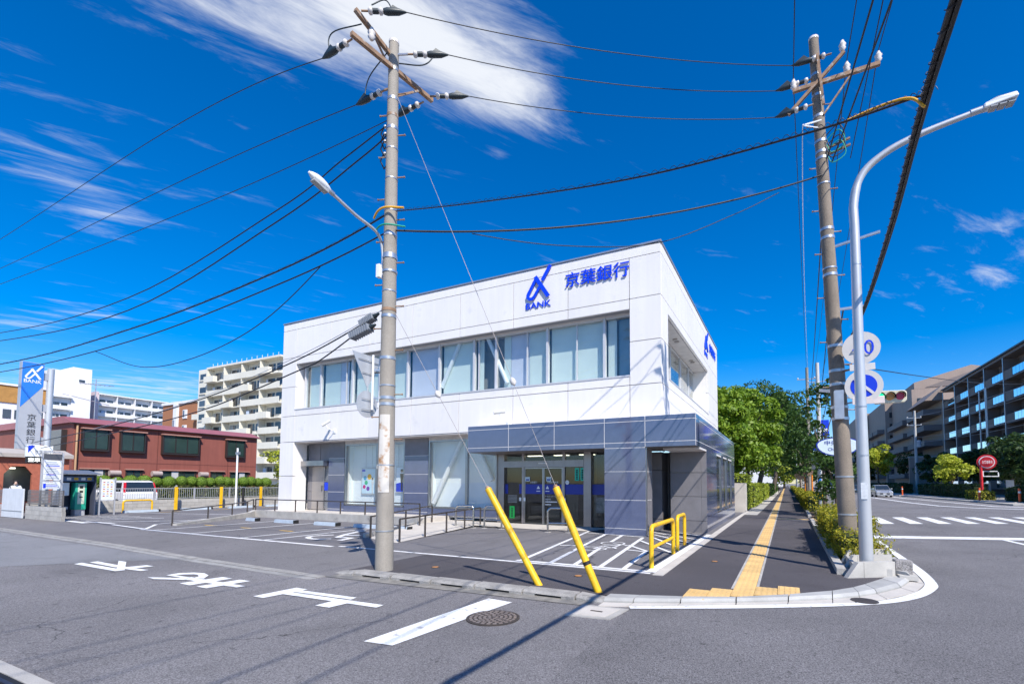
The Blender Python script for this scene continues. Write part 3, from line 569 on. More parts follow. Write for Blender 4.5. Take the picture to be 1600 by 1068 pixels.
# entrance recess at the left with a steel door
for (x0, x1) in ((-21.15, -20.3), (-20.29, -19.46)):
    pbox('stone_panel', x0+.01, x1-.01, 15.5, 15.58, 2.62, ZB-.05, STONE_M, bank)
B().box(-21.3, -19.46, 15.6, 15.9, .2, ZB-.04).done('pier_core', MORTAR, bank)
for z0, z1 in ((.3, 1.15), (1.17, 1.95), (1.97, 2.6)): pbox('stone_panel', -21.16, -20.86, 15.5, 15.58, z0, z1, STONE_M, bank)
pbox('door_canopy', -21.1, -19.5, 15.05, 15.5, 2.38, 2.62, STEEL, bank)
dr = B().box(-20.85, -20.02, 15.5, 15.56, .3, 2.36).done('door', mat('steel_door', (.36, .33, .31), .4, metal=.5, var=.06, streak=.05), bank)
B().box(-20.12, -20.09, 15.44, 15.5, 1.2, 1.45).done('handle', STEEL, dr)
sd = B().box(-20.0, -19.96, 15.49, 15.55, .3, 2.36).box(-19.5, -19.47, 15.49, 15.55, .3, 2.36).box(-19.96, -19.5, 15.5, 15.55, 1.62, 1.68).done('side_light', STEEL, bank)
for i in range(24):
    z = .36+i*.08
    if 1.2 < z < 1.62: continue
    pbox('louvre_slat', -19.955, -19.505, 15.52, 15.545, z, z+.045, mat('louvre_grey', (.33, .34, .36), .5, metal=.3, var=.1), sd)
pbox('notice', -19.955, -19.505, 15.50, 15.53, 1.22, 1.6, BLUE, sd)
def shop_window(x0, x1, mull, z0=.6, z1=3.35):
    w = B().box(x0, x0+.06, YS+.02, YS+.16, z0, z1).box(x1-.06, x1, YS+.02, YS+.16, z0, z1).box(x0+.06, x1-.06, YS+.02, YS+.16, z0-.05, z0+.02).box(x0+.06, x1-.06, YS+.02, YS+.16, z1-.06, z1)
    for m_ in mull: w.box(m_-.05, m_+.05, YS+.02, YS+.16, z0+.02, z1-.06)
    win = w.done('shop_window', STEEL, bank); xs = [x0+.06]+[v for m_ in mull for v in (m_-.05, m_+.05)]+[x1-.06]
    for j in range(0, len(xs), 2): pbox('pane', xs[j], xs[j+1], YS+.09, YS+.10, z0+.02, z1-.06, GL_LO, win)
    pbox('sill_stone', x0, x1, YS, YS+.09, .27, z0-.06, STONE, bank)
    pbox('sill_core', x0, x1, YS+.09, YS+.3, .2, z0-.06, MORTAR, bank)
    B().box(x0, x1, YS+.01, 15.9, z1, ZB-.042).done('window_head', SOFF, bank)
    return win
w1 = shop_window(-18.38, -14.72, [-16.36]); w2 = shop_window(-13.4, -10.02, [-11.46])
B().box(-18.4, -14.7, 15.80, 15.85, .3, 3.35).box(-13.4, -10.0, 15.74, 15.79, .3, 3.35).box(-18.4, -18.38, 15.6, 15.80, .3, 3.35).box(-13.4, -13.38, 15.6, 15.74, .3, 3.35).done('display_back', mat('display_white', (.82, .86, .86), .7, var=.02), bank)
B().box(-18.4, -14.7, 15.4, 16.0, .55, .6).box(-13.4, -10.0, 15.4, 16.0, .5, .56).done('display_shelf', INT, bank)
for p, q in (((-11.85, 15.55, 3.4), (-13.3, 15.55, .75)), ((-11.28, 15.55, 3.4), (-10.35, 15.55, 1.7))): B().cyl(p, q, .10, n=12).done('diagonal_brace', WHITE, bank)
# posters standing in the shop window
def poster(x0, x1, z0, z1, lab, seed):
    t_ = thing('poster_board', lab, 'poster', ((x0+x1)/2, 15.75, z0))
    B().box(x0, x1, 15.73, 15.76, z0, z1).done('frame', ALU, t_)
    pbox('sheet', x0+.05, x1-.05, 15.722, 15.729, z0+.05, z1-.05, mat('poster_paper_%d' % seed, (.62, .80, .88) if seed == 0 else (.75, .82, .88), .5, var=.08, scale=3), t_)
    B().cyl(((x0+x1)/2-.2, 15.745, z1), ((x0+x1)/2-.2, 15.745, 3.3), .006, n=5).cyl(((x0+x1)/2+.2, 15.745, z1), ((x0+x1)/2+.2, 15.745, 3.3), .006, n=5).done('hanging_wire', STEEL, t_)
    return t_
t_ = poster(-17.75, -16.82, 1.05, 2.27, 'pale blue poster with coloured dots behind the glass left of the pole', 0)
DOTS = [((.9, .45, .02), -17.22, 1.86, .13), ((.02, .35, .62), -17.5, 1.8, .1), ((.02, .5, .25), -17.42, 1.59, .1), ((.65, .03, .25), -17.54, 1.4, .09), ((.2, .06, .4), -17.3, 1.32, .1)]
for i, (c, x, z, r_) in enumerate(DOTS): B().disc((x, 15.72, z), (0, 1, 0), r_, .004, 18).done('dot', mat('poster_dot_%d' % i, c, .5, var=0), t_)
def person_print(x, z, h, t_, suit):
    B().prism([(x-.05*h, 15.72, z), (x+.05*h, 15.72, z), (x+.06*h, 15.72, z+.45*h), (x+.11*h, 15.72, z+.78*h), (x-.11*h, 15.72, z+.78*h), (x-.06*h, 15.72, z+.45*h)], (0, -.004, 0)).done('figure', suit, t_)
    B().disc((x, 15.718, z+.9*h), (0, 1, 0), .075*h, .004, 14).done('figure_head', mat('print_skin', (.55, .36, .28), .6, var=0), t_)
    B().prism([(x-.08*h, 15.716, z+.9*h), (x+.08*h, 15.716, z+.9*h), (x+.06*h, 15.716, z+.99*h), (x-.06*h, 15.716, z+.99*h)], (0, -.003, 0)).done('figure_hair', mat('print_hair', (.03, .025, .02), .6, var=0), t_)
person_print(-17.02, 1.1, .72, t_, mat('print_shirt', (.7, .7, .68), .6, var=0)); B().box(-17.7, -17.5, 15.714, 15.722, 2.1, 2.2).done('logo', BLUE, t_)
t_ = poster(-15.62, -14.95, 1.14, 2.32, 'white and blue poster of a suited figure behind the glass right of the pole', 1)
B().prism([(-15.57, 15.722, 1.2), (-15.0, 15.722, 1.2), (-15.0, 15.722, 1.45), (-15.25, 15.722, 1.62), (-15.57, 15.722, 1.55)], (0, -.003, 0)).done('blue_field', BLUE, t_)
person_print(-15.25, 1.25, .95, t_, mat('print_suit', (.04, .05, .07), .6, var=0))
# canopy: granite fascia panels on the front and the road side, soffit, corner column
YC, XC = 14.0, -2.32
FX = [-10.42, -8.68, -6.9, -5.13, -3.82, XC]
FZ = [2.70, 2.85, 3.50, 3.65]
B().box(FX[0]+.004, XC-.004, YC+.004, 14.68, FZ[0]+.01, FZ[3]-.012).box(XW1+.02, XC-.004, 14.68, 25.2, 2.64, FZ[3]-.012).done('canopy_core', MORTAR, bank)
for a, c in zip(FX[:-1], FX[1:]):
    for z0, z1 in zip(FZ[:-1], FZ[1:]): pbox('fascia_panel', a+G*.9, c-G*.9, YC, YC+.03, z0+G*.9 if z0 > 2.71 else z0, z1-G*.9, STONE, bank)
FY = [YC+.03, 15.34, 16.9, 18.5, 20.2, 22.1, 23.8, 25.3]
for a, c in zip(FY[:-1], FY[1:]):
    for z0, z1 in zip(FZ[:-1], FZ[1:]): pbox('fascia_panel', XC-.03, XC, a+G*.9, c-G*.9, z0+G*.9 if z0 > 2.71 else z0, z1-G*.9, STONE, bank)
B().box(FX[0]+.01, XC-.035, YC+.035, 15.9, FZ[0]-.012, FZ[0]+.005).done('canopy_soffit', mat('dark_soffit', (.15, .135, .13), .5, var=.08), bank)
CXa, CXb = FX[3], FX[4]
B().box(CXa+.005, CXb-.005, YC+.006, 14.75, 0, FZ[0]).done('column_core', MORTAR, bank)
cz = [FZ[0]-.014, 1.96, 1.08, .21, .0]
for z1, z0 in zip(cz[:-1], cz[1:]):
    pbox('column_panel', CXa, CXb, YC+.001, YC+.03, z0+.01, z1-.01, STONE, bank); pbox('column_panel', CXb-.03, CXb, YC+.031, 14.8, z0+.01, z1-.01, STONE_M, bank); pbox('column_panel', CXa, CXa+.03, YC+.031, 14.8, z0+.01, z1-.01, STONE_M, bank)
B().box(CXb-.002, CXb+.035, YC+.05, YC+.09, .0, FZ[0]-.02).done('drain_pipe', STEEL, bank)
# glazed entrance
YD = 15.5
dx = [-10.0, -9.8, -8.92, -8.06, -7.23, -6.35, -6.2]
fr = B().box(-10.02, -9.72, YD-.12, YD+.12, .0, 2.72).box(-6.42, -6.14, YD-.12, YD+.12, .0, 2.72).box(-9.72, -6.42, YD-.14, YD+.1, 2.18, 2.42).box(-9.72, -6.42, YD-.05, YD+.05, .0, .06)
for x in (-8.92, -7.23): fr.box(x-.05, x+.05, YD-.06, YD+.06, 2.42, 2.7).box(x-.045, x+.045, YD-.06, YD+.06, .06, 2.18)
fr = fr.done('entrance_frame', mat('bronze_steel', (.34, .31, .31), .3, metal=.9, var=.08, streak=.06), bank)
pbox('sensor', -8.2, -7.85, YD-.17, YD-.14, 2.3, 2.33, WHITE, fr)
for a, c in ((-9.72, -8.97), (-8.87, -7.28), (-7.18, -6.42)): pbox('transom_pane', a, c, YD-.005, YD+.005, 2.42, 2.7, GL_DOOR, fr)
for nm, a, c in (('side_pane', -9.72, -8.965), ('side_pane', -7.185, -6.42)): pbox(nm, a, c, YD-.005, YD+.005, .06, 2.18, GL_DOOR, fr)
for a, c in ((-8.875, -8.07), (-8.06, -7.275)):
    d = frame_y('sliding_door', a, c, .06, 2.17, YD-.03, YD+.02, .04, STEEL, bank); pbox('pane', a+.04, c-.04, YD-.01, YD, .1, 2.13, GL_DOOR, d)
    pbox('film_band', a+.04, c-.04, YD-.016, YD-.011, 1.19, 1.55, BLUE_D, d)
for a, c in ((-9.72, -9.6), (-9.1, -8.965), (-7.185, -6.42)): pbox('film_band', a, c, YD-.016, YD-.007, 1.19, 1.55, BLUE_D, fr)
pbox('film_band', -6.14, -5.2, 15.52, 15.526, 1.19, 1.55, BLUE_D, bank)
MARK = mat('white_vinyl', (.75, .76, .76), .5, var=0)
for x in (-8.28, -7.9):
    B().prism([(x-.07, YD-.018, 1.38), (x+.07, YD-.018, 1.38), (x, YD-.018, 1.50)], (0, -.003, 0)).done('vinyl_triangle', MARK, bank); pbox('vinyl_text', x-.08, x+.08, YD-.021, YD-.018, 1.28, 1.31, MARK, bank)
text('vinyl_text', '京葉銀行', 0, (-8.62, YD-.033, 1.59), (.3, 0, 0), (0, 0, .07), MARK, bank); text('vinyl_text', '京葉銀行駐車場', .01, (-7.9, YD-.033, 1.59), (.45, 0, 0), (0, 0, .07), MARK, bank)
text('vinyl_text', 'キャッシュサービス', .01, (-7.98, YD-.033, 1.08), (.5, 0, 0), (0, 0, .06), MARK, bank); text('vinyl_text', '営業時間', .01, (-7.98, YD-.033, .97), (.22, 0, 0), (0, 0, .055), MARK, bank)
for z, w_ in ((.89, .48), (.79, .24)): pbox('vinyl_text', -7.98, -7.98+w_, YD-.036, YD-.032, z, z+.035, MARK, bank)
for i in range(6): pbox('vinyl_text', -9.6, -9.2, YD-.012, YD-.008, .86+i*.05, .875+i*.05, mat('faint_vinyl', (.4, .42, .42), .5, var=0), bank)
for x in (-8.75, -7.86): 
    pbox('card_sticker', x-.08, x+.12, YD-.037, YD-.033, 1.66, 1.82, mat('sticker_pale', (.55, .68, .74), .5, var=0), bank); pbox('sticker_band', x-.05, x+.09, YD-.040, YD-.037, 1.69, 1.74, BLUE_D, bank)
B().disc((-7.1, YD-.02, 1.62), (0, 1, 0), .08, .004, 18).done('round_sticker', MARK, bank)
GRN = mat('fluorescent_green', (.03, .62, .10), .5, var=0); TEAL = mat('teal_notice', (.02, .52, .36), .5, var=0)
for (x0, x1, z0, z1, m_) in ((-9.52, -9.3, .26, .72, GRN), (-6.8, -6.63, 1.68, 2.14, TEAL), (-6.58, -6.43, 1.68, 2.14, TEAL)):
    p_ = pbox('notice_sticker', x0, x1, YD-.02, YD-.012, z0, z1, m_, bank)
    [B().box((x0+x1)/2-.03, (x0+x1)/2+.03, YD-.024, YD-.02, z0+.05+k_*.06, z0+.09+k_*.06).done('notice_lettering', BLACK, bank) for k_ in range(6)]
for x in (-9.02, -8.83, -7.17): pbox('intercom', x-.035, x+.035, YD-.09, YD-.062, .92, 1.05, WHITE, bank)
# lobby behind the glass
B().box(-10.0, -5.1, 19.9, 20.0, 0, 2.8).box(-10.1, -10.0, 15.6, 20, 0, 2.8).box(-5.1, -5.0, 15.6, 20, 0, 2.8).done('lobby_wall', mat('lobby_wall', (.17, .15, .14), .7, var=.2, scale=.7), bank)
B().box(-10.0, -5.1, 15.4, 19.9, -.02, .004).done('lobby_floor', INT_F, bank); B().box(-10.0, -5.1, 15.61, 19.9, 2.71, 2.8).done('lobby_ceiling', INT, bank)
LAMP = emit('lobby_lamp', (1, .93, .72), 2.2)
for x in (-9.2, -8.0, -6.9): pbox('ceiling_lamp', x-.3, x+.3, 16.8, 17.0, 2.68, 2.705, LAMP, bank)
for x in (-9.4, -8.5, -7.6, -6.5): pbox('cash_machine', x-.32, x+.32, 19.0, 19.7, 0, 1.5, mat('machine_grey', (.3, .29, .27), .5, var=.1), bank)
pbox('notice_board', -6.05, -5.5, 15.62, 15.66, .55, 1.1, mat('notice_paper', (.36, .34, .33), .6, var=.4, scale=9), bank); pbox('lobby_screen', -6.1, -5.2, 15.85, 15.9, 0, 2.7, mat('screen_dark', (.05, .045, .045), .4, var=.1), bank)
pbox('side_glass', -6.14, -5.1, 15.53, 15.54, .05, 2.68, GL_DOOR, bank)
# porch between the column and the road-side wing
for z0, z1 in ((.0, .38), (.39, 2.05), (2.06, 2.68)): pbox('stone_panel', -4.35, -3.82, 16.1, 16.18, z0, z1-.01, STONE_M, bank)
for z0, z1 in ((.0, .38), (.39, 2.05), (2.06, 2.68)): pbox('stone_panel', -3.86, -3.82, 16.18, 17.0, z0, z1-.01, STONE_M, bank)
pbox('porch_wall', -5.1, -3.5, 17.0, 17.1, 0, 2.7, STONE_M, bank)
B().cyl((-3.62, 16.6, 0), (-3.62, 16.6, 2.69), .05).done('drain_pipe', STEEL, bank)
for z0, z1 in ((.0, .37), (.38, 1.16), (1.17, 1.95), (1.96, 2.69)):
    pbox('stone_panel', -3.5, -2.5, 16.0, 16.08, z0, z1-.005, STONE_M, bank); pbox('stone_panel', -2.495, XC-.005, 16.0, 16.08, z0, z1-.005, STONE_M, bank)
pbox('wing_core', -3.5, XC-.06, 16.08, 25.15, 0, 2.64, MORTAR, bank)
wy = [16.0, 17.15, 18.5, 19.9, 20.55, 21.8, 22.4, 23.85, 25.2]
for i, (a, c) in enumerate(zip(wy[:-1], wy[1:])):
    pbox('stone_panel', XC-.05, XC-.004, a+.006, c-.006, 0, .5, STONE, bank)
    if i in (2, 4, 6):
        f_ = B().box(XC-.059, XC-.006, a+.0, a+.05, .52, 2.66).box(XC-.059, XC-.006, c-.05, c, .52, 2.66).box(XC-.059, XC-.008, a+.05, c-.05, .51, .56).box(XC-.059, XC-.008, a+.05, c-.05, 2.60, 2.66).done('window', STEEL, bank); pbox('pane', XC-.05, XC-.044, a+.05, c-.05, .56, 2.60, mat('wing_window_glass', (.055, .065, .08), .05, var=.3, scale=1.5, spec=1.0), f_)
    else:
        for z0, z1 in ((.51, 1.16), (1.17, 1.95), (1.96, 2.84)): pbox('stone_panel', XC-.05, XC-.004, a+.006, c-.006, z0, z1-.005, STONE, bank)
# lettering and emblem on the facade and on the road side
def emblem(o, ex, ez, m, par, depth, nrm, word=True):
    """the looped ribbon mark: strokes as flat bars in the plane ex, ez (unit width 1, height 1.28)"""
    o, ex, ez, nrm = Vector(o), Vector(ex), Vector(ez), Vector(nrm)
    def P(x, y, d=0): return o+ex*x+ez*y+nrm*d
    b = B(); cnt = [0]
    def stroke(pts, w):
        n = len(pts); L, Rr = [], []
        for i, p in enumerate(pts):
            a = Vector(pts[max(i-1, 0)]); c = Vector(pts[min(i+1, n-1)]); d = (c-a).normalized(); nn = Vector((-d.y, d.x))*w/2; L.append(Vector(p)+nn); Rr.append(Vector(p)-nn)
        cnt[0] += 1
        for i in range(n-1): b.prism([P(*L[i]), P(*L[i+1]), P(*Rr[i+1]), P(*Rr[i])], nrm*(depth+.0025*cnt[0]+.0006*(i % 2)))
    arc = [(.15+.0, .36), (.11, .27), (.12, .19), (.18, .13), (.27, .12), (.35, .17)]
    stroke([(.45, .90), (.15, .36)], .115); stroke(arc, .115); stroke([(.34, .16), (.60, .57)], .10)
    stroke([(.40, .95), (.90, .12)], .14)
    stroke([(.67, .76), (.98, 1.28)], .12)
    return b.done('emblem', m, par)
BL3 = mat('blue_sign_metal', (.006, .05, .72), .3, var=.03)
emblem((-8.42, YW0-.04, 8.13), (1.06, 0, 0), (0, 0, .96), BL3, bank, .03, (0, -1, 0)) 
text('lettering', 'BANK', .010, (-8.40, YW0-.012, 7.90), (1.02, 0, 0), (0, 0, .22), BL3, bank, .022)
text('lettering', '京葉銀行', .006, (-6.80, YW0-.025, 8.42), (2.32, 0, 0), (0, 0, .52), BL3, bank, .03)
emblem((XW1+.02, 23.55, 8.13), (0, 1.15, 0), (0, 0, .85), BL3, bank, .03, (1, 0, 0))
text('lettering', 'BANK', .010, (XW1+.012, 23.55, 7.90), (0, 1.1, 0), (0, 0, .22), BL3, bank, .02); text('lettering', '京葉銀行', .006, (XW1+.02, 25.2, 8.42), (0, 2.3, 0), (0, 0, .48), BL3, bank, .03)
# terrace, ramp, rails
ter = thing('terrace', 'low concrete terrace with a block edge below the left shop windows', 'terrace', (-17, 14.4, 0))
B().box(-22.4, -12.3, 13.72, 15.6, 0, .26).done('deck', CONC_L, ter)
x = -22.4
while x < -12.4: pbox('edge_block', x+.006, min(x+.58, -12.3), 13.55, 13.715, 0, .30+.004*((int(x*7)) % 2), CONC, ter); x += .585
rp = thing('ramp', 'pale concrete access ramp sloping up towards the glass entrance', 'ramp', (-11, 12, 0))
B().add([(-9.3, 9.45, .005), (-10.85, 9.9, .005), (-12.3, 13.5, .09), (-12.3, 15.3, .1), (-5.2, 15.4, .06), (-5.9, 14.6, .012), (-8, 14.3, .012), (-10.2, 14.2, .05)], [(0, 1, 2, 3, 7), (7, 3, 4, 5, 6)]).done('slab', CONC_L, rp)
pts = [(-10.95, 9.9), (-11.5, 11.3), (-12.1, 12.9), (-12.35, 13.5)]
for (x0, y0), (x1, y1) in zip(pts[:-1], pts[1:]):
    B().prism([(x0, y0, 0), (x0-.14, y0+.04, 0), (x1-.14, y1+.04, 0), (x1, y1, 0)], (0, 0, .12)).done('kerb_block', CONC, rp)
def rail(name, lab, pts, h, posts=None):
    t_ = thing(name, lab, 'handrail', pts[0]); RM = mat('bronze_rail', (.16, .135, .12), .35, metal=.8, var=.1)
    B().tube([(p[0], p[1], p[2]+h) for p in pts], .024, 8).done('top_rail', RM, t_)
    for p in (posts or pts): B().box(p[0]-.02, p[0]+.02, p[1]-.02, p[1]+.02, p[2], p[2]+h-.015).done('post', RM, t_)
def lerp3(a, b, n): return [tuple(Vector(a).lerp(Vector(b), i/(n-1))) for i in range(n)]
rail('handrail', 'right handrail of the pale ramp, ending at the parking hoops', lerp3((-9.35, 9.6, .0), (-10.25, 14.6, .05), 5), .62)
rail('handrail', 'left handrail of the ramp, nearest behind the utility pole', lerp3((-10.75, 9.9, .0), (-12.2, 14.2, .1), 5), .62)
rail('handrail', 'long level handrail along the terrace edge below the posters', lerp3((-22.2, 13.63, .26), (-12.3, 13.63, .26), 8), .55)
curve = [(-20.2, 9.4, .0), (-21.0, 11.0, .06), (-21.75, 12.35, .1), (-22.1, 13.2, .16), (-22.35, 13.62, .25)]
rail('handrail', 'curving handrail on the low kerb wall at the left of the parking bays', curve, .55)
t_ = thing('kerb_wall', 'low curving concrete kerb wall leading to the terrace corner', 'kerb wall', (-21, 11, 0))
for i, (p, q) in enumerate(zip(curve[:-1], curve[1:])):
    for j in range(2):
        a = Vector(p).lerp(Vector(q), j/2); c = Vector(p).lerp(Vector(q), (j+1)/2-.01); d = Vector((.18, .06, 0))
        B().add([(a.x, a.y, 0), (c.x, c.y, 0), (c.x+d.x, c.y+d.y, 0), (a.x+d.x, a.y+d.y, 0), (a.x, a.y, a.z+.07), (c.x, c.y, c.z+.07), (c.x+d.x, c.y+d.y, c.z+.07), (a.x+d.x, a.y+d.y, a.z+.07)], [(3, 2, 1, 0), (4, 5, 6, 7), (0, 1, 5, 4), (1, 2, 6, 5), (2, 3, 7, 6), (3, 0, 4, 7)]).done('block', CONC, t_)
# wheel stops
WS = mat('wheel_stop_blue', (.40, .46, .52), .7, var=.12, scale=5, fine=.1)
labs = ['leftmost concrete wheel stop in front of the bank terrace', 'second concrete wheel stop from the left in front of the terrace', 'third concrete wheel stop from the left in front of the terrace', 'wheel stop hidden partly behind the utility pole', 'concrete wheel stop nearest the ramp rails']
for x, lb in zip((-19.9, -17.75, -15.4, -13.3, -11.95), labs):
    t_ = thing('wheel_stop', lb, 'wheel stop', (x, 12.1, 0), 'wheel stops in front of the bank terrace')
    B().prism([(x-.62 if x > -19.5 else x-.33, 12.02, 0), (x-.62 if x > -19.5 else x-.33, 12.2, 0), (x-.62 if x > -19.5 else x-.33, 12.17, .12), (x-.62 if x > -19.5 else x-.33, 12.05, .12)], (1.2 if x > -19.5 else .66, 0, 0)).done('body', WS, t_)
    pbox('end_cap', x+.585 if x > -19.5 else x+.335, x+.64 if x > -19.5 else x+.38, 12.0, 12.2, 0, .125, BLACK, t_)
# stainless hoops and yellow hoops
def hoop(name, lab, p, q, h, r_, m, bar, grp, foot=True):
    t_ = thing(name, lab, 'hoop barrier', p, grp); p, q = Vector(p), Vector(q); d = (q-p).normalized(); c = .13
    pts = [p]+[p+Vector((0, 0, h-c))]
    for i in range(1, 7): a = math.pi/2*i/6; pts.append(p+d*(c-c*math.cos(a))+Vector((0, 0, h-c+c*math.sin(a))))
    for i in range(0, 7): a = math.pi/2*(1-i/6); pts.append(q-d*(c-c*math.cos(a))+Vector((0, 0, h-c+c*math.sin(a))))
    pts.append(q); B().tube(pts, r_, 12).done('bow', m, t_)
    if bar: B().cyl(p+Vector((0, 0, h*bar)), q+Vector((0, 0, h*bar)), r_*.75, n=10).done('cross_bar', m, t_)
    if foot:
        for f_ in (p, q): B().tube([(f_.x, f_.y, 0), (f_.x, f_.y, .006)], r_*3.2, 14).done('foot_plate', CONC, t_)
SS = mat('bright_stainless', (.55, .54, .53), .2, metal=1, var=.06)
for (a, c, lb) in (((-10.72, 13.75, 0), (-10.02, 13.85, 0), 'leftmost stainless steel hoop before the glass doors'), ((-9.62, 13.95, 0), (-8.9, 13.95, 0), 'middle stainless steel hoop, behind the left yellow sleeve'), ((-7.0, 13.75, 0), (-6.35, 13.95, 0), 'rightmost stainless steel hoop, in front of the sliding doors')):
    hoop('steel_hoop', lb, a, c, .78, .035, SS, .38, 'steel hoops before the entrance')
hoop('yellow_hoop', 'longer yellow hoop barrier with sloping bar at the pavement corner', (-2.31, 8.85, 0), (-2.33, 10.85, 0), .78, .045, YEL, .48, 'yellow hoops beside the bicycle bays', False)
hoop('yellow_hoop', 'narrow taller-looking yellow hoop barrier nearer the granite wall', (-2.37, 11.5, 0), (-2.40, 12.55, 0), .80, .045, YEL, 0, 'yellow hoops beside the bicycle bays', False)
# surveillance cameras
def cctv(lab, p, d):
    t_ = thing('security_camera', lab, 'camera', p); p, d = Vector(p), Vector(d).normalized()
    B().cyl(p-d*.2, p+d*.2, .065, n=12).done('housing', mat('camera_grey', (.60, .60, .58), .4, var=.05), t_); B().cyl(p+d*.2, p+d*.21, .05, n=12).done('lens', BLACK, t_)
    B().tube([p-Vector((0, 0, .06)), p+Vector((.05, .03, -.22)), p+Vector((.12, .2, -.3)), (p.x+.15, YW0, p.z-.32)], .02, 7).done('bracket', WHITE, t_)
    B().box(p.x+.07, p.x+.23, YW0-.03, YW0-.001, p.z-.42, p.z-.22).done('wall_plate', WHITE, t_)
cctv('white security camera on the wall above the side door', (-18.5, 14.35, 4.25), (-.45, -.5, -.5)); cctv('white security camera on the wall above the entrance canopy', (-9.25, 14.3, 4.15), (-.9, -.4, -.12))
# ---------------------------------------------------------------- utility poles, lamps, wires
PCON = mat('pole_concrete', (.30, .27, .23), .85, var=.14, scale=2.5, bump=.35, bscale=60, fine=.22, fscale=110, streak=.10)
PCON_D = mat('pole_concrete_dark', (.22, .18, .14), .85, var=.16, scale=2.5, bump=.4, bscale=60, fine=.3, fscale=110, streak=.12)
GALV = mat('galvanised_steel', (.52, .53, .55), .38, metal=.75, var=.12, scale=9)
RUST = mat('rusty_steel', (.30, .19, .12), .8, metal=.2, var=.3, scale=9, patch=((.45, .43, .40), 6, .55, .12))
PORC = mat('porcelain', (.66, .62, .58), .18, var=.05)
RUBB = mat('black_sleeve', (.02, .032, .038), .45, var=.2)
CABLE = mat('cable_black', (.012, .013, .016), .5, var=0)
CABLE_Y = mat('cable_guard_yellow', (.75, .38, .02), .5, var=.05)
CABLE_G = mat('cable_wrap_green', (.02, .32, .20), .5, var=.05)
POLEW = mat('lamp_pole_silver', (.54, .545, .555), .38, metal=.4, var=.06, scale=3, streak=.06, patch=((.40, .38, .36), 5, .66, .15))
LENS = mat('lamp_lens', (.35, .36, .36), .15, var=.2, scale=12)
def pole(t_, base, top, r0, r1, m, zb=-.2):
    base, top = Vector(base), Vector(top)
    B().cyl((base.x, base.y, zb), top, r0, r1, 24).done('pole', m, t_); B().tube([top, top+Vector((0, 0, .05)), top+Vector((0, 0, .1))], [r1*1.06, r1*1.06, r1*.5], 18).done('pole_cap', PORC, t_)
    def at(z): f_ = z/top.z; return base.lerp(top, f_)
    def rad(z): return r0+(r1-r0)*z/top.z
    return at, rad
def band(at, rad, z, t_, m=GALV, h=.05, ext=.012):
    p = at(z); B().tube([p-Vector((0, 0, h/2)), p+Vector((0, 0, h/2))], rad(z)+ext, 20).done('band', m, t_)
def steps(at, rad, z0, z1, dz, t_, ang):
    z = z0; i = 0
    while z < z1:
        p = at(z); a = ang+(math.pi if i % 2 else 0); d = Vector((math.cos(a), math.sin(a), 0)); B().cyl(p+d*rad(z)*.8, p+d*(rad(z)+.16), .012, n=6).tube([p+d*(rad(z)+.14), p+d*(rad(z)+.155)], .02, 6).done('step_bolt', RUST, t_); z += dz; i += 1
def strain(t_, p, d, drop=0.0):
    """strain insulator string leaving point p in direction d: two porcelain sheds and a black clamp cover"""
    p, d = Vector(p), Vector(d).normalized(); s = B()
    s.cyl(p, p+d*.12, .018, n=6); s.done('clevis', RUST, t_)
    for o_ in (.12, .30): B().tube([p+d*o_, p+d*(o_+.02), p+d*(o_+.06), p+d*(o_+.09)], [.03, .062, .062, .03], 12).done('insulator', PORC, t_)
    s = B(); s.tube([p+d*.20, p+d*.30], .045, 10); s.tube([p+d*.39, p+d*.46, p+d*.66, p+d*.80], [.045, .062, .055, .014], 10)
    s.prism([p+d*.45+Vector((0, 0, .03)), p+d*.72+Vector((0, 0, .03)), p+d*.55+Vector((0, 0, .14))], Vector((-d.y, d.x, 0))*.03); s.done('clamp_cover', RUBB, t_)
    return p+d*.8
def pin_ins(t_, p):
    p = Vector(p); B().tube([p, p+Vector((0, 0, .06)), p+Vector((0, 0, .10)), p+Vector((0, 0, .14)), p+Vector((0, 0, .18)), p+Vector((0, 0, .24))], [.03, .07, .045, .075, .05, .03], 12).done('insulator', PORC, t_); return p+Vector((0, 0, .25))
# left pole
LP = thing('utility_pole', 'concrete utility pole at the kerb in front of the bank, with two yellow-sleeved guy wires', 'utility pole', (-6.65, 6.46, 0))
at, rad = pole(LP, (-6.65, 6.46, 0), (-6.70, 6.46, 10.15), .165, .092, PCON)
for z in (.72, 1.92, 3.05, 3.17, 3.40, 3.92, 4.72, 4.84, 5.2, 5.9, 6.30, 6.79, 7.4, 8.0, 8.41, 8.67, 9.0, 9.6): band(at, rad, z, LP, GALV if z not in (4.84, 8.67) else RUST, .022 if z in (.72, 1.92, 3.4, 5.2, 7.4, 8.0) else .055, .006)
steps(at, rad, 2.4, 9.4, .42, LP, .35)
# wrapped sheet with rust runs, and two paper strips
b = B(); n_ = 8; vs = []
for z in (1.42, 2.85):
    p = at(z)
    for i in range(n_): a = -1.75+1.35*i/(n_-1); vs.append((p.x+math.cos(a)*(rad(z)+.004), p.y+math.sin(a)*(rad(z)+.004), z))
b.add(vs, [(i, i+1, n_+i+1, n_+i) for i in range(n_-1)], True); b.done('wrap_sheet', mat('stained_white_wrap', (.62, .58, .52), .6, var=.1, scale=3, streak=.15, patch=((.36, .19, .08), 4, .54, .10)), LP)
for z0, z1 in ((2.95, 3.3), (2.5, 2.75), (1.85, 1.92)):
    p = at(z0); a = -2.35; c = Vector((p.x+math.cos(a)*(rad(z0)+.003), p.y+math.sin(a)*(rad(z0)+.003), (z0+z1)/2)); B().obox(c, (-math.sin(a)*.035, math.cos(a)*.035, 0), (math.cos(a)*.003, math.sin(a)*.003, 0), (0, 0, (z1-z0)/2)).done('number_plate', WHITE, LP)
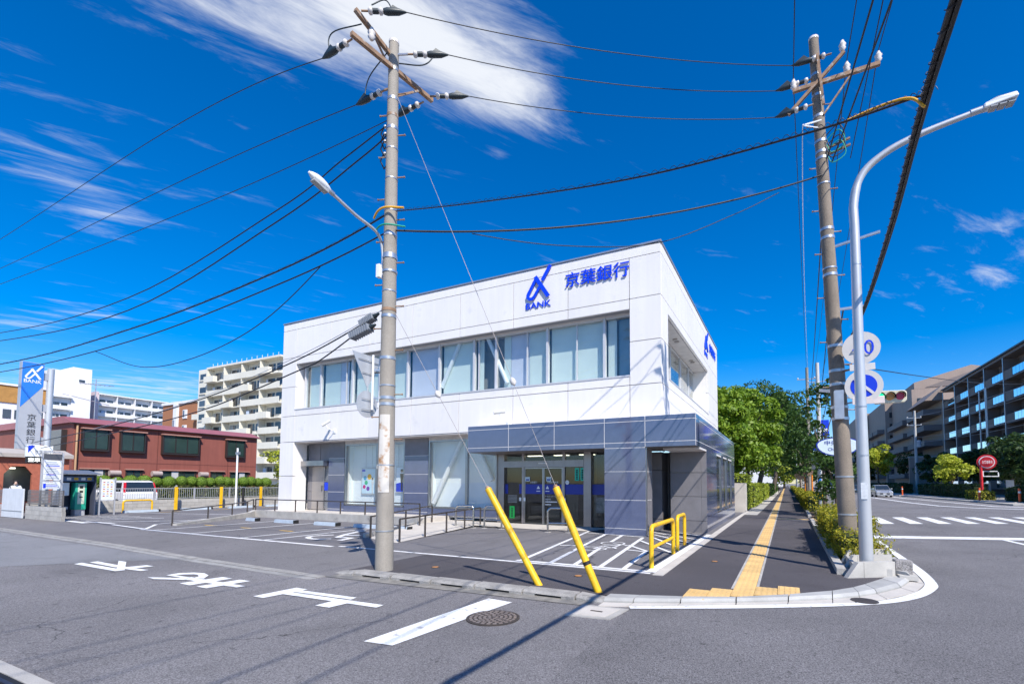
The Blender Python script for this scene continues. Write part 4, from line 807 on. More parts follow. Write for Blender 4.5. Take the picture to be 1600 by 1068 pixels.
# crossarms and strain strings
B().bar((-6.80, 5.55, 9.60), (-6.50, 7.35, 9.60), .075, .075).done('crossarm', RUST, LP)
B().bar((-6.80, 5.62, 10.12), (-6.72, 6.58, 9.86), .07, .07).done('crossarm', RUST, LP)
B().bar((-6.52, 7.0, 9.56), (-6.64, 6.5, 9.1), .035, .035).done('arm_brace', RUST, LP); B().bar((-6.75, 6.0, 9.97), (-6.72, 6.5, 9.5), .03, .03).done('arm_brace', RUST, LP)
DR = (Vector((.9, 12.5, 11.8))-Vector((-6.7, 6.5, 10))).normalized()
e1 = strain(LP, (-6.74, 5.70, 10.14), DR); e2 = strain(LP, (-6.45, 6.55, 9.92), DR); B().bar((-6.62, 6.48, 9.92), (-6.43, 6.56, 9.92), .03, .03).done('bracket', GALV, LP); e3 = strain(LP, (-6.45, 7.22, 9.58), DR)
f1 = strain(LP, (-6.86, 5.62, 9.58), (-1, .02, -.03)); f2 = strain(LP, (-6.86, 6.42, 9.25), (-1, .0, -.02)); B().bar((-6.72, 6.44, 9.25), (-6.88, 6.42, 9.25), .03, .03).done('bracket', RUST, LP); f3 = strain(LP, (-6.6, 7.2, 9.50), (-1, .0, -.05))
pin_ins(LP, (-6.74, 5.95, 9.80))
def wire_pts(pts, n=22):
    """smooth curve through 3D points (parabolas between)"""
    P = [Vector(p) for p in pts]; 
    if len(P) == 2: return [P[0].lerp(P[1], i/n) for i in range(n+1)]
    res = []
    for i in range(len(P)-1):
        p0 = P[max(i-1, 0)] if i > 0 else P[0]+(P[0]-P[1]); p3 = P[i+2] if i+2 < len(P) else P[i+1]+(P[i+1]-P[i]); p1, p2 = P[i], P[i+1]
        if i == 0 and len(P) > 2: p0 = p1*2-p2+(p1-2*p2+P[2])*.6
        for k in range(n//(len(P)-1)+2):
            t = k/(n//(len(P)-1)+2); res.append(.5*((2*p1)+(p2-p0)*t+(2*p0-5*p1+4*p2-p3)*t*t+(3*p1-p0-3*p2+p3)*t**3))
    return res+[P[-1]]
def sagged(a, b_, s, n=22): a, b_ = Vector(a), Vector(b_); return [a.lerp(b_, i/n)-Vector((0, 0, 4*s*(i/n)*(1-i/n))) for i in range(n+1)]
for pts in ([e1-DR*.25, e1-DR*.35+Vector((-.05, 0, .25)), e1-DR*.62+Vector((0, 0, .12))], [f1+Vector((.2, 0, .05)), f1+Vector((.25, 0, .4)), Vector((-6.78, 5.75, 9.95))], [f2+Vector((.25, 0, .05)), f2+Vector((.35, 0, .45)), Vector((-6.7, 6.3, 9.85))], [e2-DR*.3-Vector((0, 0, .05)), e2-DR*.5-Vector((0, 0, .22)), Vector((-6.6, 6.5, 9.75))]):
    B().tube(wire_pts(pts, 10), .012, 6).done('jumper_wire', RUBB, LP)
# small hardware on the road side of the pole
for z in (8.5, 8.35, 8.2, 7.95):
    p = at(z); B().tube([p+Vector((-.1, 0, 0)), p+Vector((-.2, -.02, .02)), p+Vector((-.3, 0, -.08)), p+Vector((-.22, .02, -.25)), p+Vector((-.12, 0, -.2))], .014, 6).done('cable_loop', CABLE, LP)
    B().ball(p+Vector((-.18, 0, .03)), .035, seg=8, rings=6).done('insulator', PORC, LP)
# guy wires with yellow sleeves (one thing each)
def guy(base, attach, ztop, ins, lab):
    t_ = thing('guy_wire', lab, 'guy wire', base, 'yellow-sleeved guy wires of the left pole'); base, attach = Vector(base), Vector(attach); d = attach-base; top = base+d*(ztop/d.z)
    B().tube([base-d.normalized()*.05, top], .055, 16).done('sleeve', YEL, t_); mid = base+d*(ztop*.55/d.z); B().tube([mid, mid+d.normalized()*.03], .058, 16).done('sleeve_joint', YEL_MARK, t_)
    if ins < 0: B().tube([base+d*(.38/d.z), base+d*(.43/d.z)], .057, 16).done('sleeve_band', BLACK, t_); ins = -ins
    B().tube([top, attach], .0045, 6).done('wire', mat('guy_strand', (.30, .27, .26), .5, metal=.5, var=0), t_); B().tube([top, top+d.normalized()*.04], .035, 8).done('sleeve_top', RUST, t_)
    c = base+d*ins; B().tube([c-d.normalized()*.07, c-d.normalized()*.03, c+d.normalized()*.03, c+d.normalized()*.07], [.02, .05, .05, .02], 10).done('egg_insulator', PORC, t_)
guy((-3.53, 6.63, 0), (-6.55, 6.48, 4.80), 1.5, .66, 'left yellow-sleeved guy wire anchored at the kerb, tied midway up the pole'); guy((-2.52, 6.60, 0), (-6.6, 6.48, 9.05), 1.53, -.36, 'right yellow-sleeved guy wire anchored at the kerb, tied near the pole top')
# lamp on the left pole
sl = thing('street_lamp', 'grey street lamp on a curved arm strapped to the left utility pole', 'street lamp', (-6.86, 6.44, 5.5))
B().tube(wire_pts([(-6.85, 6.44, 5.48), (-6.86, 6.44, 6.05), (-6.87, 6.30, 6.33), (-6.87, 5.82, 6.41), (-6.87, 5.33, 6.53)], 24), .027, 10).done('arm', POLEW, sl)
d = Vector((0, -.97, .24)).normalized()
h0 = Vector((-6.87, 5.34, 6.53)); B().tube([h0, h0+d*.1], .04, 10).done('socket', GALV, sl)
b = B(); c = h0+d*.28
for i in range(9):
    f_ = i/8; w = .03+.085*math.sin(math.pi*min(1, f_*.9+.08))**.7
b.tube([h0+d*(.08+.05*i) for i in range(9)], [.04, .06, .072, .078, .08, .076, .066, .046, .018], 14); o = b.done('housing', WHITE, sl)
B().obox(h0+d*.27-Vector((0, 0, .062)), d*.14, (.055, 0, 0), Vector((0, .24, .97))*.03).done('lens', LENS, sl)
for z in (5.58, 5.85): B().tube([at(z)-Vector((0, 0, .02)), at(z)+Vector((0, 0, .02))], rad(z)+.012, 18).done('strap', GALV, sl)
B().box(-6.93, -6.85, 6.36, 6.44, 5.5, 5.75).done('control_box', WHITE, sl)
# two plates seen from behind, on a pipe beside the pole
sp = thing('road_signs', 'triangular and round road signs seen from behind on the left pole', 'road sign', (-6.92, 6.30, 3.0))
BACK = mat('sign_back', (.56, .58, .61), .4, metal=.4, var=.06)
B().cyl((-6.90, 6.32, 2.95), (-6.90, 6.32, 3.98), .022, n=10).done('pipe', WHITE, sp)
nn = Vector((-.997, -.06, 0)); tt = Vector((-.06, .997, 0))*-1
c = Vector((-6.96, 6.25, 3.97)); b = B(); b.prism([c+tt*.37, c-tt*.37, c-Vector((0, 0, .62))], nn*.008); b.done('triangle_plate', BACK, sp)
B().disc((-6.97, 6.26, 3.05), nn, .25, .008).done('round_plate', BACK, sp)
for z in (3.86, 3.62, 3.14, 2.94): B().bar(Vector((-6.945, 6.27, z))-tt*(.16 if z < 3.7 else .26), Vector((-6.945, 6.27, z))+tt*(.16 if z < 3.7 else .26), .010, .010).done('stiffener', GALV, sp)
for z in (3.17, 3.70): B().bar((-6.9, 6.33, z), (-6.68, 6.44, z), .03, .03).done('bracket', GALV, sp)
# two cable closures by the pole
def closure(lab, a, c, r_):
    t_ = thing('cable_closure', lab, 'cable closure', a); a, c = Vector(a), Vector(c); d = (c-a); x = d.normalized(); y = x.cross(Vector((0, 0, 1))).normalized()
    B().obox((a+c)/2, d/2, y*r_, x.cross(y)*r_*.75).done('case', mat('closure_grey', (.20, .22, .25), .6, var=.1), t_, .015)
    for i in range(9): p = a.lerp(c, (i+.5)/9); B().obox(p, x*.008, y*(r_+.008), x.cross(y)*(r_*.75+.008)).done('rib', mat('closure_grey', (.2, .22, .25), .6), t_)
    B().tube([c, c+(c-a).normalized()*.12], [.05, .02], 8).done('gland', RUBB, t_)
closure('upper grey ribbed cable closure left of the utility pole', (-7.22, 6.30, 4.60), (-6.90, 6.32, 4.72), .07); closure('lower grey ribbed cable closure left of the utility pole', (-7.38, 6.22, 4.36), (-6.92, 6.26, 4.50), .08)
# wires: each span is a thing
def wire(lab, pts, r_, m=CABLE, grp=None, raw=False, n=26, lash=0):
    p = pts if raw else wire_pts(pts, n); t_ = thing('cable', lab, 'cable', p[0], grp); B().tube(p, r_, 6).done('strand', m, t_)
    if lash:
        b = B(); L = len(p); q = []
        for i in range(L*7):
            f_ = i/7; k = min(int(f_), L-2); pp = Vector(p[k]).lerp(Vector(p[k+1]), f_-k); a = i*.9*lash; q.append(pp+Vector((0, math.cos(a)*.012, abs(math.sin(a))*.045)))
        b.tube(q, .0035, 4); b.done('lashing', m, t_)
    return t_
L_ = 'overhead wires running left along the side street'
wire('topmost thin wire running left from the pole top', [f1, (-13.79, 5.9, 10.40), (-27.06, 6.1, 10.42), (-44, 6.3, 11.0)], .0085, grp=L_)
wire('second thin wire running left, just below the topmost', [f2, (-13.73, 6.46, 9.55), (-26.93, 6.46, 9.75), (-44, 6.46, 10.4)], .0085, grp=L_)
wire('third thin wire running left, above the two thick sagging cables', [f3, (-13.67, 6.8, 9.0), (-26.83, 6.7, 9.35), (-44, 6.5, 10.0)], .0085, grp=L_)
wire('upper of the two thick sagging cables left of the pole', [(-6.8, 6.46, 8.56), (-8.07, 6.46, 8.23), (-10.21, 6.46, 7.69), (-16.77, 6.46, 6.84), (-26.46, 6.46, 7.18), (-44, 6.46, 9.0)], .013, grp=L_)
wire('lower of the two thick sagging cables left of the pole', [(-6.8, 6.44, 8.34), (-7.6, 6.46, 8.08), (-10.2, 6.46, 7.42), (-16.73, 6.46, 6.47), (-26.4, 6.46, 6.87), (-44, 6.46, 8.6)], .0145, grp=L_)
wire('lashed cable running left at the level of the lamp head', [(-6.75, 6.42, 6.72), (-10.13, 6.46, 6.27), (-16.67, 6.46, 5.9), (-26.24, 6.46, 5.96), (-44, 6.46, 7.0)], .017, grp=L_, lash=1)
wire('twin cable running left just under the lashed cable', [(-6.75, 6.42, 6.36), (-10.12, 6.46, 5.96), (-16.63, 6.46, 5.55), (-26.19, 6.46, 5.66), (-44, 6.46, 6.6)], .0145, grp=L_)
wire('thin slack wire hanging in a loop below the left cables', [(-8.65, 6.46, 6.09), (-10.76, 6.46, 5.13), (-13.33, 6.46, 4.69), (-15.85, 6.46, 4.75), (-18.56, 6.46, 5.5)], .01, grp=L_)
wire('cable falling left from the upper closure', [(-7.22, 6.3, 4.60), (-9.45, 6.3, 4.05), (-12.91, 6.3, 3.53), (-17.82, 6.4, 3.15), (-26, 7.4, 3.1)], .013, grp=L_)
wire('cable falling left from the lower closure', [(-7.38, 6.22, 4.36), (-8.3, 6.25, 4.02), (-8.9, 6.3, 3.92), (-12.5, 6.3, 3.30), (-18, 6.5, 2.95), (-26, 7.6, 2.9)], .013, grp=L_)
wire('thin pair of drop wires crossing the white wall to the closures', [(-6.8, 6.4, 4.85), (-9.5, 6.5, 4.25), (-14, 6.6, 3.6), (-20, 7, 3.3)], .006, GALV, grp=L_)
H_ = 'three high wires between the two utility poles'
wire('highest wire between the two utility poles', sagged(e1, (0.329, 11.703, 11.235), .25), .0085, grp=H_, raw=True); wire('middle wire between the two utility pole tops', sagged(e2, (-0.019, 11.797, 10.831), .25), .0085, grp=H_, raw=True); wire('lowest of the three high wires between the pole tops', sagged(e3, (-0.047, 11.750, 10.154), .22), .0085, grp=H_, raw=True)
BJ = Vector((1.12, 4.75, 4.86))
wire('lashed cable rising right from the left pole across the sky', wire_pts([(-6.55, 6.46, 6.75), (-4.2, 5.95, 6.02), (-1.6, 5.38, 5.30), (.2, 4.95, 4.95), tuple(BJ)], 30), .010, raw=True, lash=1)
wire('yellow cable guard where the lashed cable meets the left pole', [(-6.95, 6.3, 6.62), (-6.7, 6.27, 6.75), (-6.3, 6.40, 6.72)], .02, CABLE_Y); wire('yellow cable guard bending into the thick bundle at the right', [(.55, 4.9, 4.92), (.85, 4.82, 4.92), (1.02, 4.75, 4.86), (1.10, 4.7, 4.72)], .012, CABLE_Y)
wire('twin cable from the left pole to the right pole', sagged((-6.55, 6.46, 6.37), (0.893, 11.750, 8.490), .42), .018, raw=True); wire('slack thin wire below the twin cable, over the bank roof', wire_pts([(-5.4, 7.3, 6.45), (-4.0, 8.5, 6.45), (-2.4, 9.9, 6.8), (-.9, 11.1, 7.7), (.0, 11.8, 8.35)], 24), .009, raw=True)
wire('green cable wrap on the left pole below the lashed cable', [(-6.9, 6.3, 6.36), (-6.65, 6.27, 6.42), (-6.3, 6.45, 6.38)], .016, CABLE_G)
# thick bundle along the main road, passing over the camera side
bp = [(1.72, 16.5, 5.75), (1.589, 11.844, 5.388), (1.35, 7.7, 5.08), (1.14, 5.18, 4.86), (1.05, 3.74, 4.75), (.95, 0, 4.72), (.9, -8, 4.9), (.95, -22, 5.7)]
t_ = thing('cable_bundle', 'thick black lashed cable bundle hanging along the main road at the upper right', 'cable bundle', bp[1]); pp = wire_pts(bp, 60)
B().tube(pp, .023, 8).tube([p+Vector((.031, 0, -.023)) for p in pp], .017, 6).done('strand', CABLE, t_)
q = []
for i in range(len(pp)*9):
    f_ = i/9; k = min(int(f_), len(pp)-2); c = pp[k].lerp(pp[k+1], f_-k); a = i*.8; q.append(c+Vector((math.cos(a)*.034, 0, math.sin(a)*.032)))
B().tube(q, .004, 4).done('lashing', CABLE, t_)
# right pole
RP = thing('utility_pole', 'tall leaning concrete utility pole behind the silver lamp post', 'utility pole', (1.194, 11.844, 0.000))
at, rad = pole(RP, (1.194, 11.844, 0), (0.790, 11.844, 11.771), .18, .10, PCON_D)
for z in (.95, 1.75, 3.0, 3.25, 3.75, 4.05, 4.6, 6.2, 6.35, 7.05, 7.25, 8.3, 8.9, 9.05, 9.3, 9.9, 10.4, 10.9, 11.3): band(at, rad, z, RP, GALV, .03 if z in (.95, 1.75, 6.35, 8.3) else .06, .008)
steps(at, rad, 3.2, 11, .5, RP, .3)
B().bar((0.338, 11.750, 10.643), (2.021, 11.750, 10.643), .08, .08).done('crossarm', RUST, RP); B().bar((0.846, 11.675, 11.282), (0.940, 11.675, 10.060), .05, .05).done('arm_strut', RUST, RP)
B().bar((0.235, 11.703, 10.079), (1.363, 11.703, 11.141), .065, .065).done('crossarm', RUST, RP); B().bar((1.504, 11.750, 10.624), (0.940, 11.750, 9.872), .035, .035).done('arm_brace', RUST, RP)
for e, s_ in (((0.329, 11.703, 11.235), (1.081, 11.722, 11.216)), ((-0.019, 11.797, 10.831), (0.705, 11.797, 10.831)), ((-0.047, 11.750, 10.154), (0.329, 11.703, 10.135))):
    dd = (Vector(e)-Vector(s_)); strain(RP, Vector(e)-dd.normalized()*.8, dd)
tops = [pin_ins(RP, (0.357, 11.750, 10.680)), pin_ins(RP, (1.410, 11.750, 10.680)), pin_ins(RP, (1.993, 11.750, 10.680)), pin_ins(RP, (1.335, 11.703, 11.169))]
B().bar((0.517, 11.703, 9.731), (0.893, 11.750, 9.759), .03, .03).bar((0.517, 11.703, 9.731), (0.893, 11.750, 9.571), .02, .02).done('bracket', WHITE, RP)
for z in (8.95, 9.1): B().bar(at(z), at(z)+Vector((.55, -.05, .1)), .04, .04).done('bracket', RUST, RP)
B().bar(at(6.82), at(6.82)+Vector((.95, -.1, .12)), .045, .045).done('bracket', GALV, RP); B().bar(at(5.41), at(5.41)+Vector((.6, -.02, 0)), .05, .05).done('bracket', GALV, RP)
for i in range(4):
    p = at(9.0+.12*i); B().tube(wire_pts([p+Vector((.1, -.1, 0)), p+Vector((.35, -.15, .15)), p+Vector((.45, -.1, -.15)), p+Vector((.2, -.12, -.3)), p+Vector((.1, -.12, -.1))], 14), .011, 5).done('cable_loop', CABLE if i % 2 else CABLE_G, RP)
B().box(.96, 1.13, 11.47, 11.66, 2.96, 3.57).done('bracket', GALV, RP); B().bar((.75, 12.2, 3.72), (1.128, 11.562, 3.536), .07, .07).done('bracket', GALV, RP)
R_ = 'wires along the main road'
for i, (tp_, far, near, r_) in enumerate(((tops[0], (2.55, 64, 14.2), (.3, -24, 11.6), .010), (tops[1], (3.2, 64, 14.4), (1.75, -24, 11.2), .010), (tops[2], (4.0, 64, 14.3), (3.6, -24, 11.2), .010))):
    w_ = ('left', 'middle', 'right')[i]
    wire('high %s wire from the right pole forward along the main road' % w_, sagged(tp_, far, .9, 30), r_, raw=True, grp=R_); wire('high %s wire from the right pole passing overhead' % w_, sagged(tp_, near, .35, 30), r_, raw=True, grp=R_)
wire('thick twisted cable rising steeply past the right pole crossarm', sagged((0.987, 11.703, 8.838), (4.4, -24, 9.6), .2, 30), .016, raw=True, grp=R_); wire('thin cable beside the steep twisted cable', sagged((1.081, 11.750, 8.744), (5.9, -24, 9.4), .1, 30), .016, raw=True, grp=R_)
wire('thin wire with a pale insulator right of the right pole', sagged((1.410, 11.656, 8.650), (2.4, -24, 12.9), .1, 30), .009, raw=True, grp=R_)
wire('white bonding wire dropping left of the right pole', [(0.517, 11.703, 9.703), (.8, 20, 8.6), (1.9, 45, 7.4), (2.6, 64, 7.2)], .008, WHITE, grp=R_)
for k, (a, f_) in enumerate((((0.940, 11.844, 8.556), (2.6, 64, 10.5)), ((1.081, 11.844, 6.770), (3.4, 64, 9.2)), ((1.222, 11.938, 5.454), (3.3, 64, 7.2)))):
    wire(('upper', 'middle', 'lower')[k]+' service cable from the right pole to the far poles', sagged(a, f_, .9, 26), .016, raw=True, grp=R_)
wire('long thin wire crossing the main road to the brown apartments', sagged((1.128, 11.938, 4.232), (30, 78, 15), .8, 26), .012, raw=True)
# silver lamp post with the long arm over the road
lp = thing('street_lamp', 'tall silver lamp post with a long curved arm over the main road', 'street lamp', (1.252, 10.020, 0.000))
_lp = wire_pts([(1.252, 10.020, -0.100), (1.244, 10.020, 3.186), (1.240, 10.020, 6.109), (1.244, 10.020, 6.819), (1.386, 10.020, 7.295), (1.754, 10.020, 7.595), (2.296, 10.020, 7.779), (3.10, 10.020, 7.921)], 40)
B().tube(_lp, [float(np.interp(p.z if p.x < 1.3 else 7+p.x, [0, 3.5, 6.5, 8.3, 10.3], [.112, .086, .076, .066, .040])) for p in _lp], 20).done('post', POLEW, lp)
b = B(); b.tube([(2.960, 10.020, 7.904), (3.168, 10.020, 7.929)], .055, 12); b.done('socket', GALV, lp)
b = B(); b.add([(3.126, 9.937, 7.896), (3.126, 10.103, 7.896), (3.561, 10.137, 7.938), (3.561, 9.903, 7.938), (3.126, 9.953, 7.979), (3.126, 10.087, 7.979), (3.293, 10.129, 8.021), (3.293, 9.911, 8.021), (3.544, 10.112, 8.030), (3.544, 9.928, 8.030)],
       [(0, 1, 2, 3), (4, 7, 6, 5), (7, 9, 8, 6), (0, 3, 9, 7, 4), (1, 5, 6, 8, 2), (0, 4, 5, 1), (3, 2, 8, 9)]); b.done('housing', WHITE, lp, .02)
for i in range(3): pbox('led_module', 3.21+.113*i, 3.30+.113*i, 9.94, 10.1, 7.88, 7.905, LENS, lp)
for z in (2.100, 2.980, 5.600): B().tube([(1.244, 10.02, z), (1.244, 10.02, z+.022)], .117-.0062*z, 20).done('collar', GALV, lp)
B().box(1.19, 1.29, 9.905, 9.918, 1.33, 1.62).done('number_plate', mat('pale_label', (0.620, 0.640, 0.660), .5, var=.15, scale=20), lp)
# round road signs on the right pole
def rsign(lab, c, r_, face, par=None):
    t_ = thing('road_sign', lab, 'road sign', c); c = Vector(c); nrm = Vector((-.06, -1, -.02)).normalized()
    B().disc(c, nrm, r_, .012, 36).done('plate', mat('faded_sign_white', (.62, .59, .56), .45, var=.05, scale=4), t_)
    return t_, c, nrm
t_, c, nrm = rsign('round white speed sign with a blue number 40 on the right pole', (1.466, 11.487, 4.420), .34, None)
text('lettering', '40', 0, c+Vector((-.16, -.035, -.15)), (.38, 0, 0), (0, 0, .30), BLUE, t_); B().bar(c+Vector((-.02, .02, -.12)), at(4.33), .03, .03).done('bracket', GALV, t_)
t_ = thing('sign_plate', 'small pale auxiliary plate between the two round signs', 'sign', (1.476, 11.487, 4.016)); B().box(1.25, 1.70, 11.478, 11.49, 3.95, 4.09).done('plate', mat('faded_sign_white', (.72, .69, .66)), t_, .02); B().bar((1.410, 11.496, 4.016), at(4.02), .035, .035).done('bracket', RUST, t_)
t_, c, nrm = rsign('round blue no-parking sign with a faded ring on the right pole', (1.490, 11.487, 3.621), .34, None)
B().disc(c+nrm*.008, nrm, .235, .006, 32).done('blue_face', BLUE, t_); B().bar(c+nrm*.022+Vector((-.165, 0, .165)), c+nrm*.022+Vector((.165, 0, -.165)), .004, .055).done('slash', mat('faded_sign_white', (.72, .69, .66)), t_); B().bar(c+Vector((-.02, .02, 0)), at(3.57), .03, .03).done('bracket', GALV, t_)
t_ = thing('sign_plate', 'pale pinkish arrow plate under the no-parking sign', 'sign', (1.523, 11.487, 3.311)); B().box(1.28, 1.84, 11.478, 11.49, 3.24, 3.39).done('plate', mat('faded_pink', (.70, .60, .56), .5, var=.15, scale=6), t_, .02); B().bar((1.410, 11.496, 3.311), at(3.31), .03, .03).done('bracket', GALV, t_)
# traffic signal beyond
ts = thing('traffic_signal', 'horizontal traffic signal showing green beside the silver lamp post', 'traffic signal', (2.0, 21, 0))
B().tube([(2.05, 21.3, 0), (2.05, 21.3, 5.3)], .09, 14).done('post', GALV, ts); B().bar((2.05, 21.3, 4.95), (3.1, 21.0, 4.85), .07, .07).done('arm', GALV, ts)
b = B(); b.prism([(3.0, 21.05, 4.62), (3.0, 21.05, 5.02), (3.08, 21.05, 5.06), (3.96, 21.05, 5.02), (4.03, 21.05, 4.95), (4.02, 21.05, 4.66), (3.95, 21.05, 4.58), (3.08, 21.05, 4.56)], (0, -.16, 0)); b.done('housing', mat('signal_housing', (.62, .58, .44), .5, var=.06), ts, .02)
for i, (m_, nm) in enumerate(((emit('signal_green', (.0, .75, .25), 1.6), 'green_lamp'), (mat('signal_amber', (.70, .28, .02), .2, var=0), 'amber_lamp'), (mat('signal_red', (.62, .02, .07), .2, var=0), 'red_lamp'))):
    c = Vector((3.2+.31*i, 20.885, 4.81)); B().disc(c, (0, 1, 0), .14, .02, 22).done(nm, m_, ts)
    b = B(); 
    for k in range(14):
        a0, a1 = math.pi*(-.15+1.3*k/14), math.pi*(-.15+1.3*(k+1)/14); b.poly([c+Vector((math.cos(a0)*.145, 0, math.sin(a0)*.145)), c+Vector((math.cos(a1)*.145, 0, math.sin(a1)*.145)), c+Vector((math.cos(a1)*.15, -.2, math.sin(a1)*.15)), c+Vector((math.cos(a0)*.15, -.2, math.sin(a0)*.15))])
    b.done('visor', BLACK, ts)
# blue leaf-shaped park sign
t_ = thing('park_sign', 'pale leaf-shaped sign reading Chuokoen on a white post', 'street sign', (2.05, 23, 0))
b = B(); PT = []
for k in range(14): a = math.pi*k/13; PT.append((1.98-math.cos(a)*.80, 22.94, 3.25+math.sin(a)*.30))
for k in range(1, 13): a = math.pi*k/13; PT.append((1.98+math.cos(a)*.80, 22.94, 3.25-math.sin(a)*.50))
b.prism(PT, (0, -.03, 0)); b.done('rim', BLUE_D, t_)
PT2 = [(1.98+(x-1.98)*.93, 22.905, 3.18+(z-3.18)*.90) for x, y, z in PT]; B().prism(PT2, (0, -.006, 0)).done('face', mat('park_sign_face', (.62, .72, .76), .4, var=.03), t_)
text('lettering', '中央公園', .012, (1.5, 22.895, 3.22), (.95, 0, 0), (0, 0, .2), BLUE_D, t_); text('lettering', 'Chuokoen', 0, (1.62, 22.895, 2.98), (.72, 0, 0), (0, 0, .13), BLUE_D, t_)
B().tube([(2.02, 22.99, 0), (2.02, 22.99, 3.3)], .065, 12).done('post', WHITE, t_)
# ---------------------------------------------------------------- left side: car park, neighbours
BLOCK = mat('concrete_block', (.42, .40, .37), .9, var=.12, scale=3, bump=.4, bscale=60, fine=.12, rand=.09, patch=((.2, .19, .17), 3, .62, .12))
BLOCK_P = mat('pink_block', (.44, .36, .33), .9, var=.12, scale=3, rand=.08)
LOUV = mat('grey_louvre', (.20, .18, .17), .5, metal=.3, var=.1)
fw_ = thing('boundary_wall', 'grey concrete block wall with a louvred screen along the side street', 'wall', (-28, 8.3, 0))
def blockwall_y(t_, x0, x1, y, rows, h=.19, w=.395, m=BLOCK, th=.12, z0=0):
    B().box(x0, x1, y+.012, y+th-.012, z0, z0+rows*h-.005).done('joint_core', CONC_D, t_)
    for r_ in range(rows):
        x = x0-(w/2 if r_ % 2 else 0)
        while x < x1:
            a, c = max(x, x0), min(x+w, x1)
            if c-a > .05: pbox('block', a+.005, c-.005, y, y+th, z0+r_*h+.005, z0+(r_+1)*h-.005, m, t_)
            x += w
def blockwall_x(t_, y0, y1, x, rows, h=.2, w=.4, m=BLOCK, th=.12, z0=0):
    B().box(x+.012, x+th-.012, y0, y1, z0, z0+rows*h-.005).done('joint_core', CONC_D, t_)
    for r_ in range(rows):
        y = y0-(w/2 if r_ % 2 else 0)
        while y < y1:
            a, c = max(y, y0), min(y+w, y1)
            if c-a > .05: pbox('block', x, x+th, a+.005, c-.005, z0+r_*h+.005, z0+(r_+1)*h-.005, m, t_)
            y += w
blockwall_y(fw_, -29.6, -26.0, 8.3, 3)
for i in range(10): pbox('louvre_slat', -29.55, -26.15, 8.33, 8.36, .63+i*.062, .675+i*.062, LOUV, fw_)
for x in (-29.5, -28.4, -27.3, -26.2): pbox('screen_post', x-.02, x+.02, 8.365, 8.4, .57, 1.25, LOUV, fw_)
t_ = thing('sliding_gate', 'plain white gate panel in the boundary wall at the far left', 'gate', (-30.8, 8.25, 0)); B().box(-32.0, -29.68, 8.22, 8.27, .02, 1.29).done('panel', mat('gate_white', (.62, .64, .67), .5, var=.06, streak=.05), t_); B().box(-32.0, -29.68, 8.205, 8.219, .3, .33).done('rail', GALV, t_)

t_ = thing('boundary_wall', 'pinkish block wall with louvres at the left picture edge', 'wall', (-34, 8.25, 0)); blockwall_y(t_, -37, -32.05, 8.3, 3, m=BLOCK_P)
for i in range(10): pbox('louvre_slat', -37, -32.1, 8.33, 8.36, .63+i*.062, .675+i*.062, LOUV, t_)
sw = thing('boundary_wall', 'block wall with grey bar fence along the far side of the car park', 'wall', (-32, 16, 0))
blockwall_x(sw, 9.0, 23.5, -32.12, 3)
FEN = mat('fence_grey', (.50, .50, .52), .45, metal=.4, var=.06)
B().box(-32.075, -32.045, 11, 23.5, 1.21, 1.25).box(-32.075, -32.045, 11, 23.5, .64, .675).done('fence_rail', FEN, sw)
y = 11.0
while y < 23.5: pbox('fence_bar', -32.067, -32.053, y, y+.014, .675, 1.21, FEN, sw); y += .105
for y in (12.0, 14.0, 16.0, 18.0, 20.0, 22.0): pbox('fence_post', -32.09, -32.03, y-.03, y+.03, .6, 1.27, FEN, sw)
# bank tower sign
tw = thing('sign_tower', 'tall blue and grey bank sign tower beside the car park', 'sign tower', (-32.5, 9.2, 0))
GREYP = mat('sign_panel_grey', (.46, .47, .50), .4, metal=.2, var=.05)
B().box(-32.75, -32.45, 8.68, 9.44, 3.15, 7.32).done('panel', GREYP, tw)
SKYB = mat('sign_blue', (.025, .20, .72), .35, var=.04)
B().prism([(-32.447, 8.70, 7.30), (-32.447, 9.43, 7.30), (-32.447, 9.43, 6.22), (-32.447, 8.70, 5.12)], (.004, 0, 0)).done('blue_field', SKYB, tw)
emblem((-32.44, 8.76, 6.46), (0, .62, 0), (0, 0, .58), WHITE, tw, .006, (1, 0, 0)); text('lettering', 'BANK', .010, (-32.44, 8.77, 6.33), (0, .6, 0), (0, 0, .16), WHITE, tw)
for i, ch in enumerate('京葉銀行'): text('lettering', ch, 0, (-32.445, 8.96, 4.52-.36*i), (0, .30, 0), (0, 0, .31), BLACK, tw)
B().tube([(-32.6, 9.72, -.1), (-32.6, 9.72, 7.15)], .13, 14).done('post', mat('post_grey', (.55, .57, .60), .4, metal=.3, var=.05), tw)
for z in (6.55, 5.0, 3.4): B().box(-32.68, -32.52, 9.44, 9.62, z, z+.35).done('bracket', GREYP, tw)
# car park signs
bs = thing('parking_sign', 'white illuminated car park box sign with blue corner and black vacancy panel', 'sign', (-28.85, 8.4, 0))
B().box(-28.98, -28.80, 8.0, 8.80, 2.66, 3.16).done('box', WHITE, bs, .01); B().prism([(-28.797, 8.04, 3.13), (-28.797, 8.24, 3.13), (-28.797, 8.04, 2.82)], (.004, 0, 0)).done('blue_corner', BLUE, bs)
text('lettering', '京葉銀行', 0, (-28.795, 8.24, 2.76), (0, .5, 0), (0, 0, .2), mat('sign_grey_text', (.25, .26, .28), .5, var=0), bs)
B().box(-28.96, -28.80, 8.02, 8.46, 2.40, 2.655).done('vacancy_panel', BLACK, bs); text('lettering', '空車', .02, (-28.795, 8.06, 2.44), (0, .36, 0), (0, 0, .17), emit('led_white', (.9, .95, .9), 1.2), bs)
B().tube([(-28.9, 8.72, 0), (-28.9, 8.72, 2.66)], .05, 10).done('post', FEN, bs)
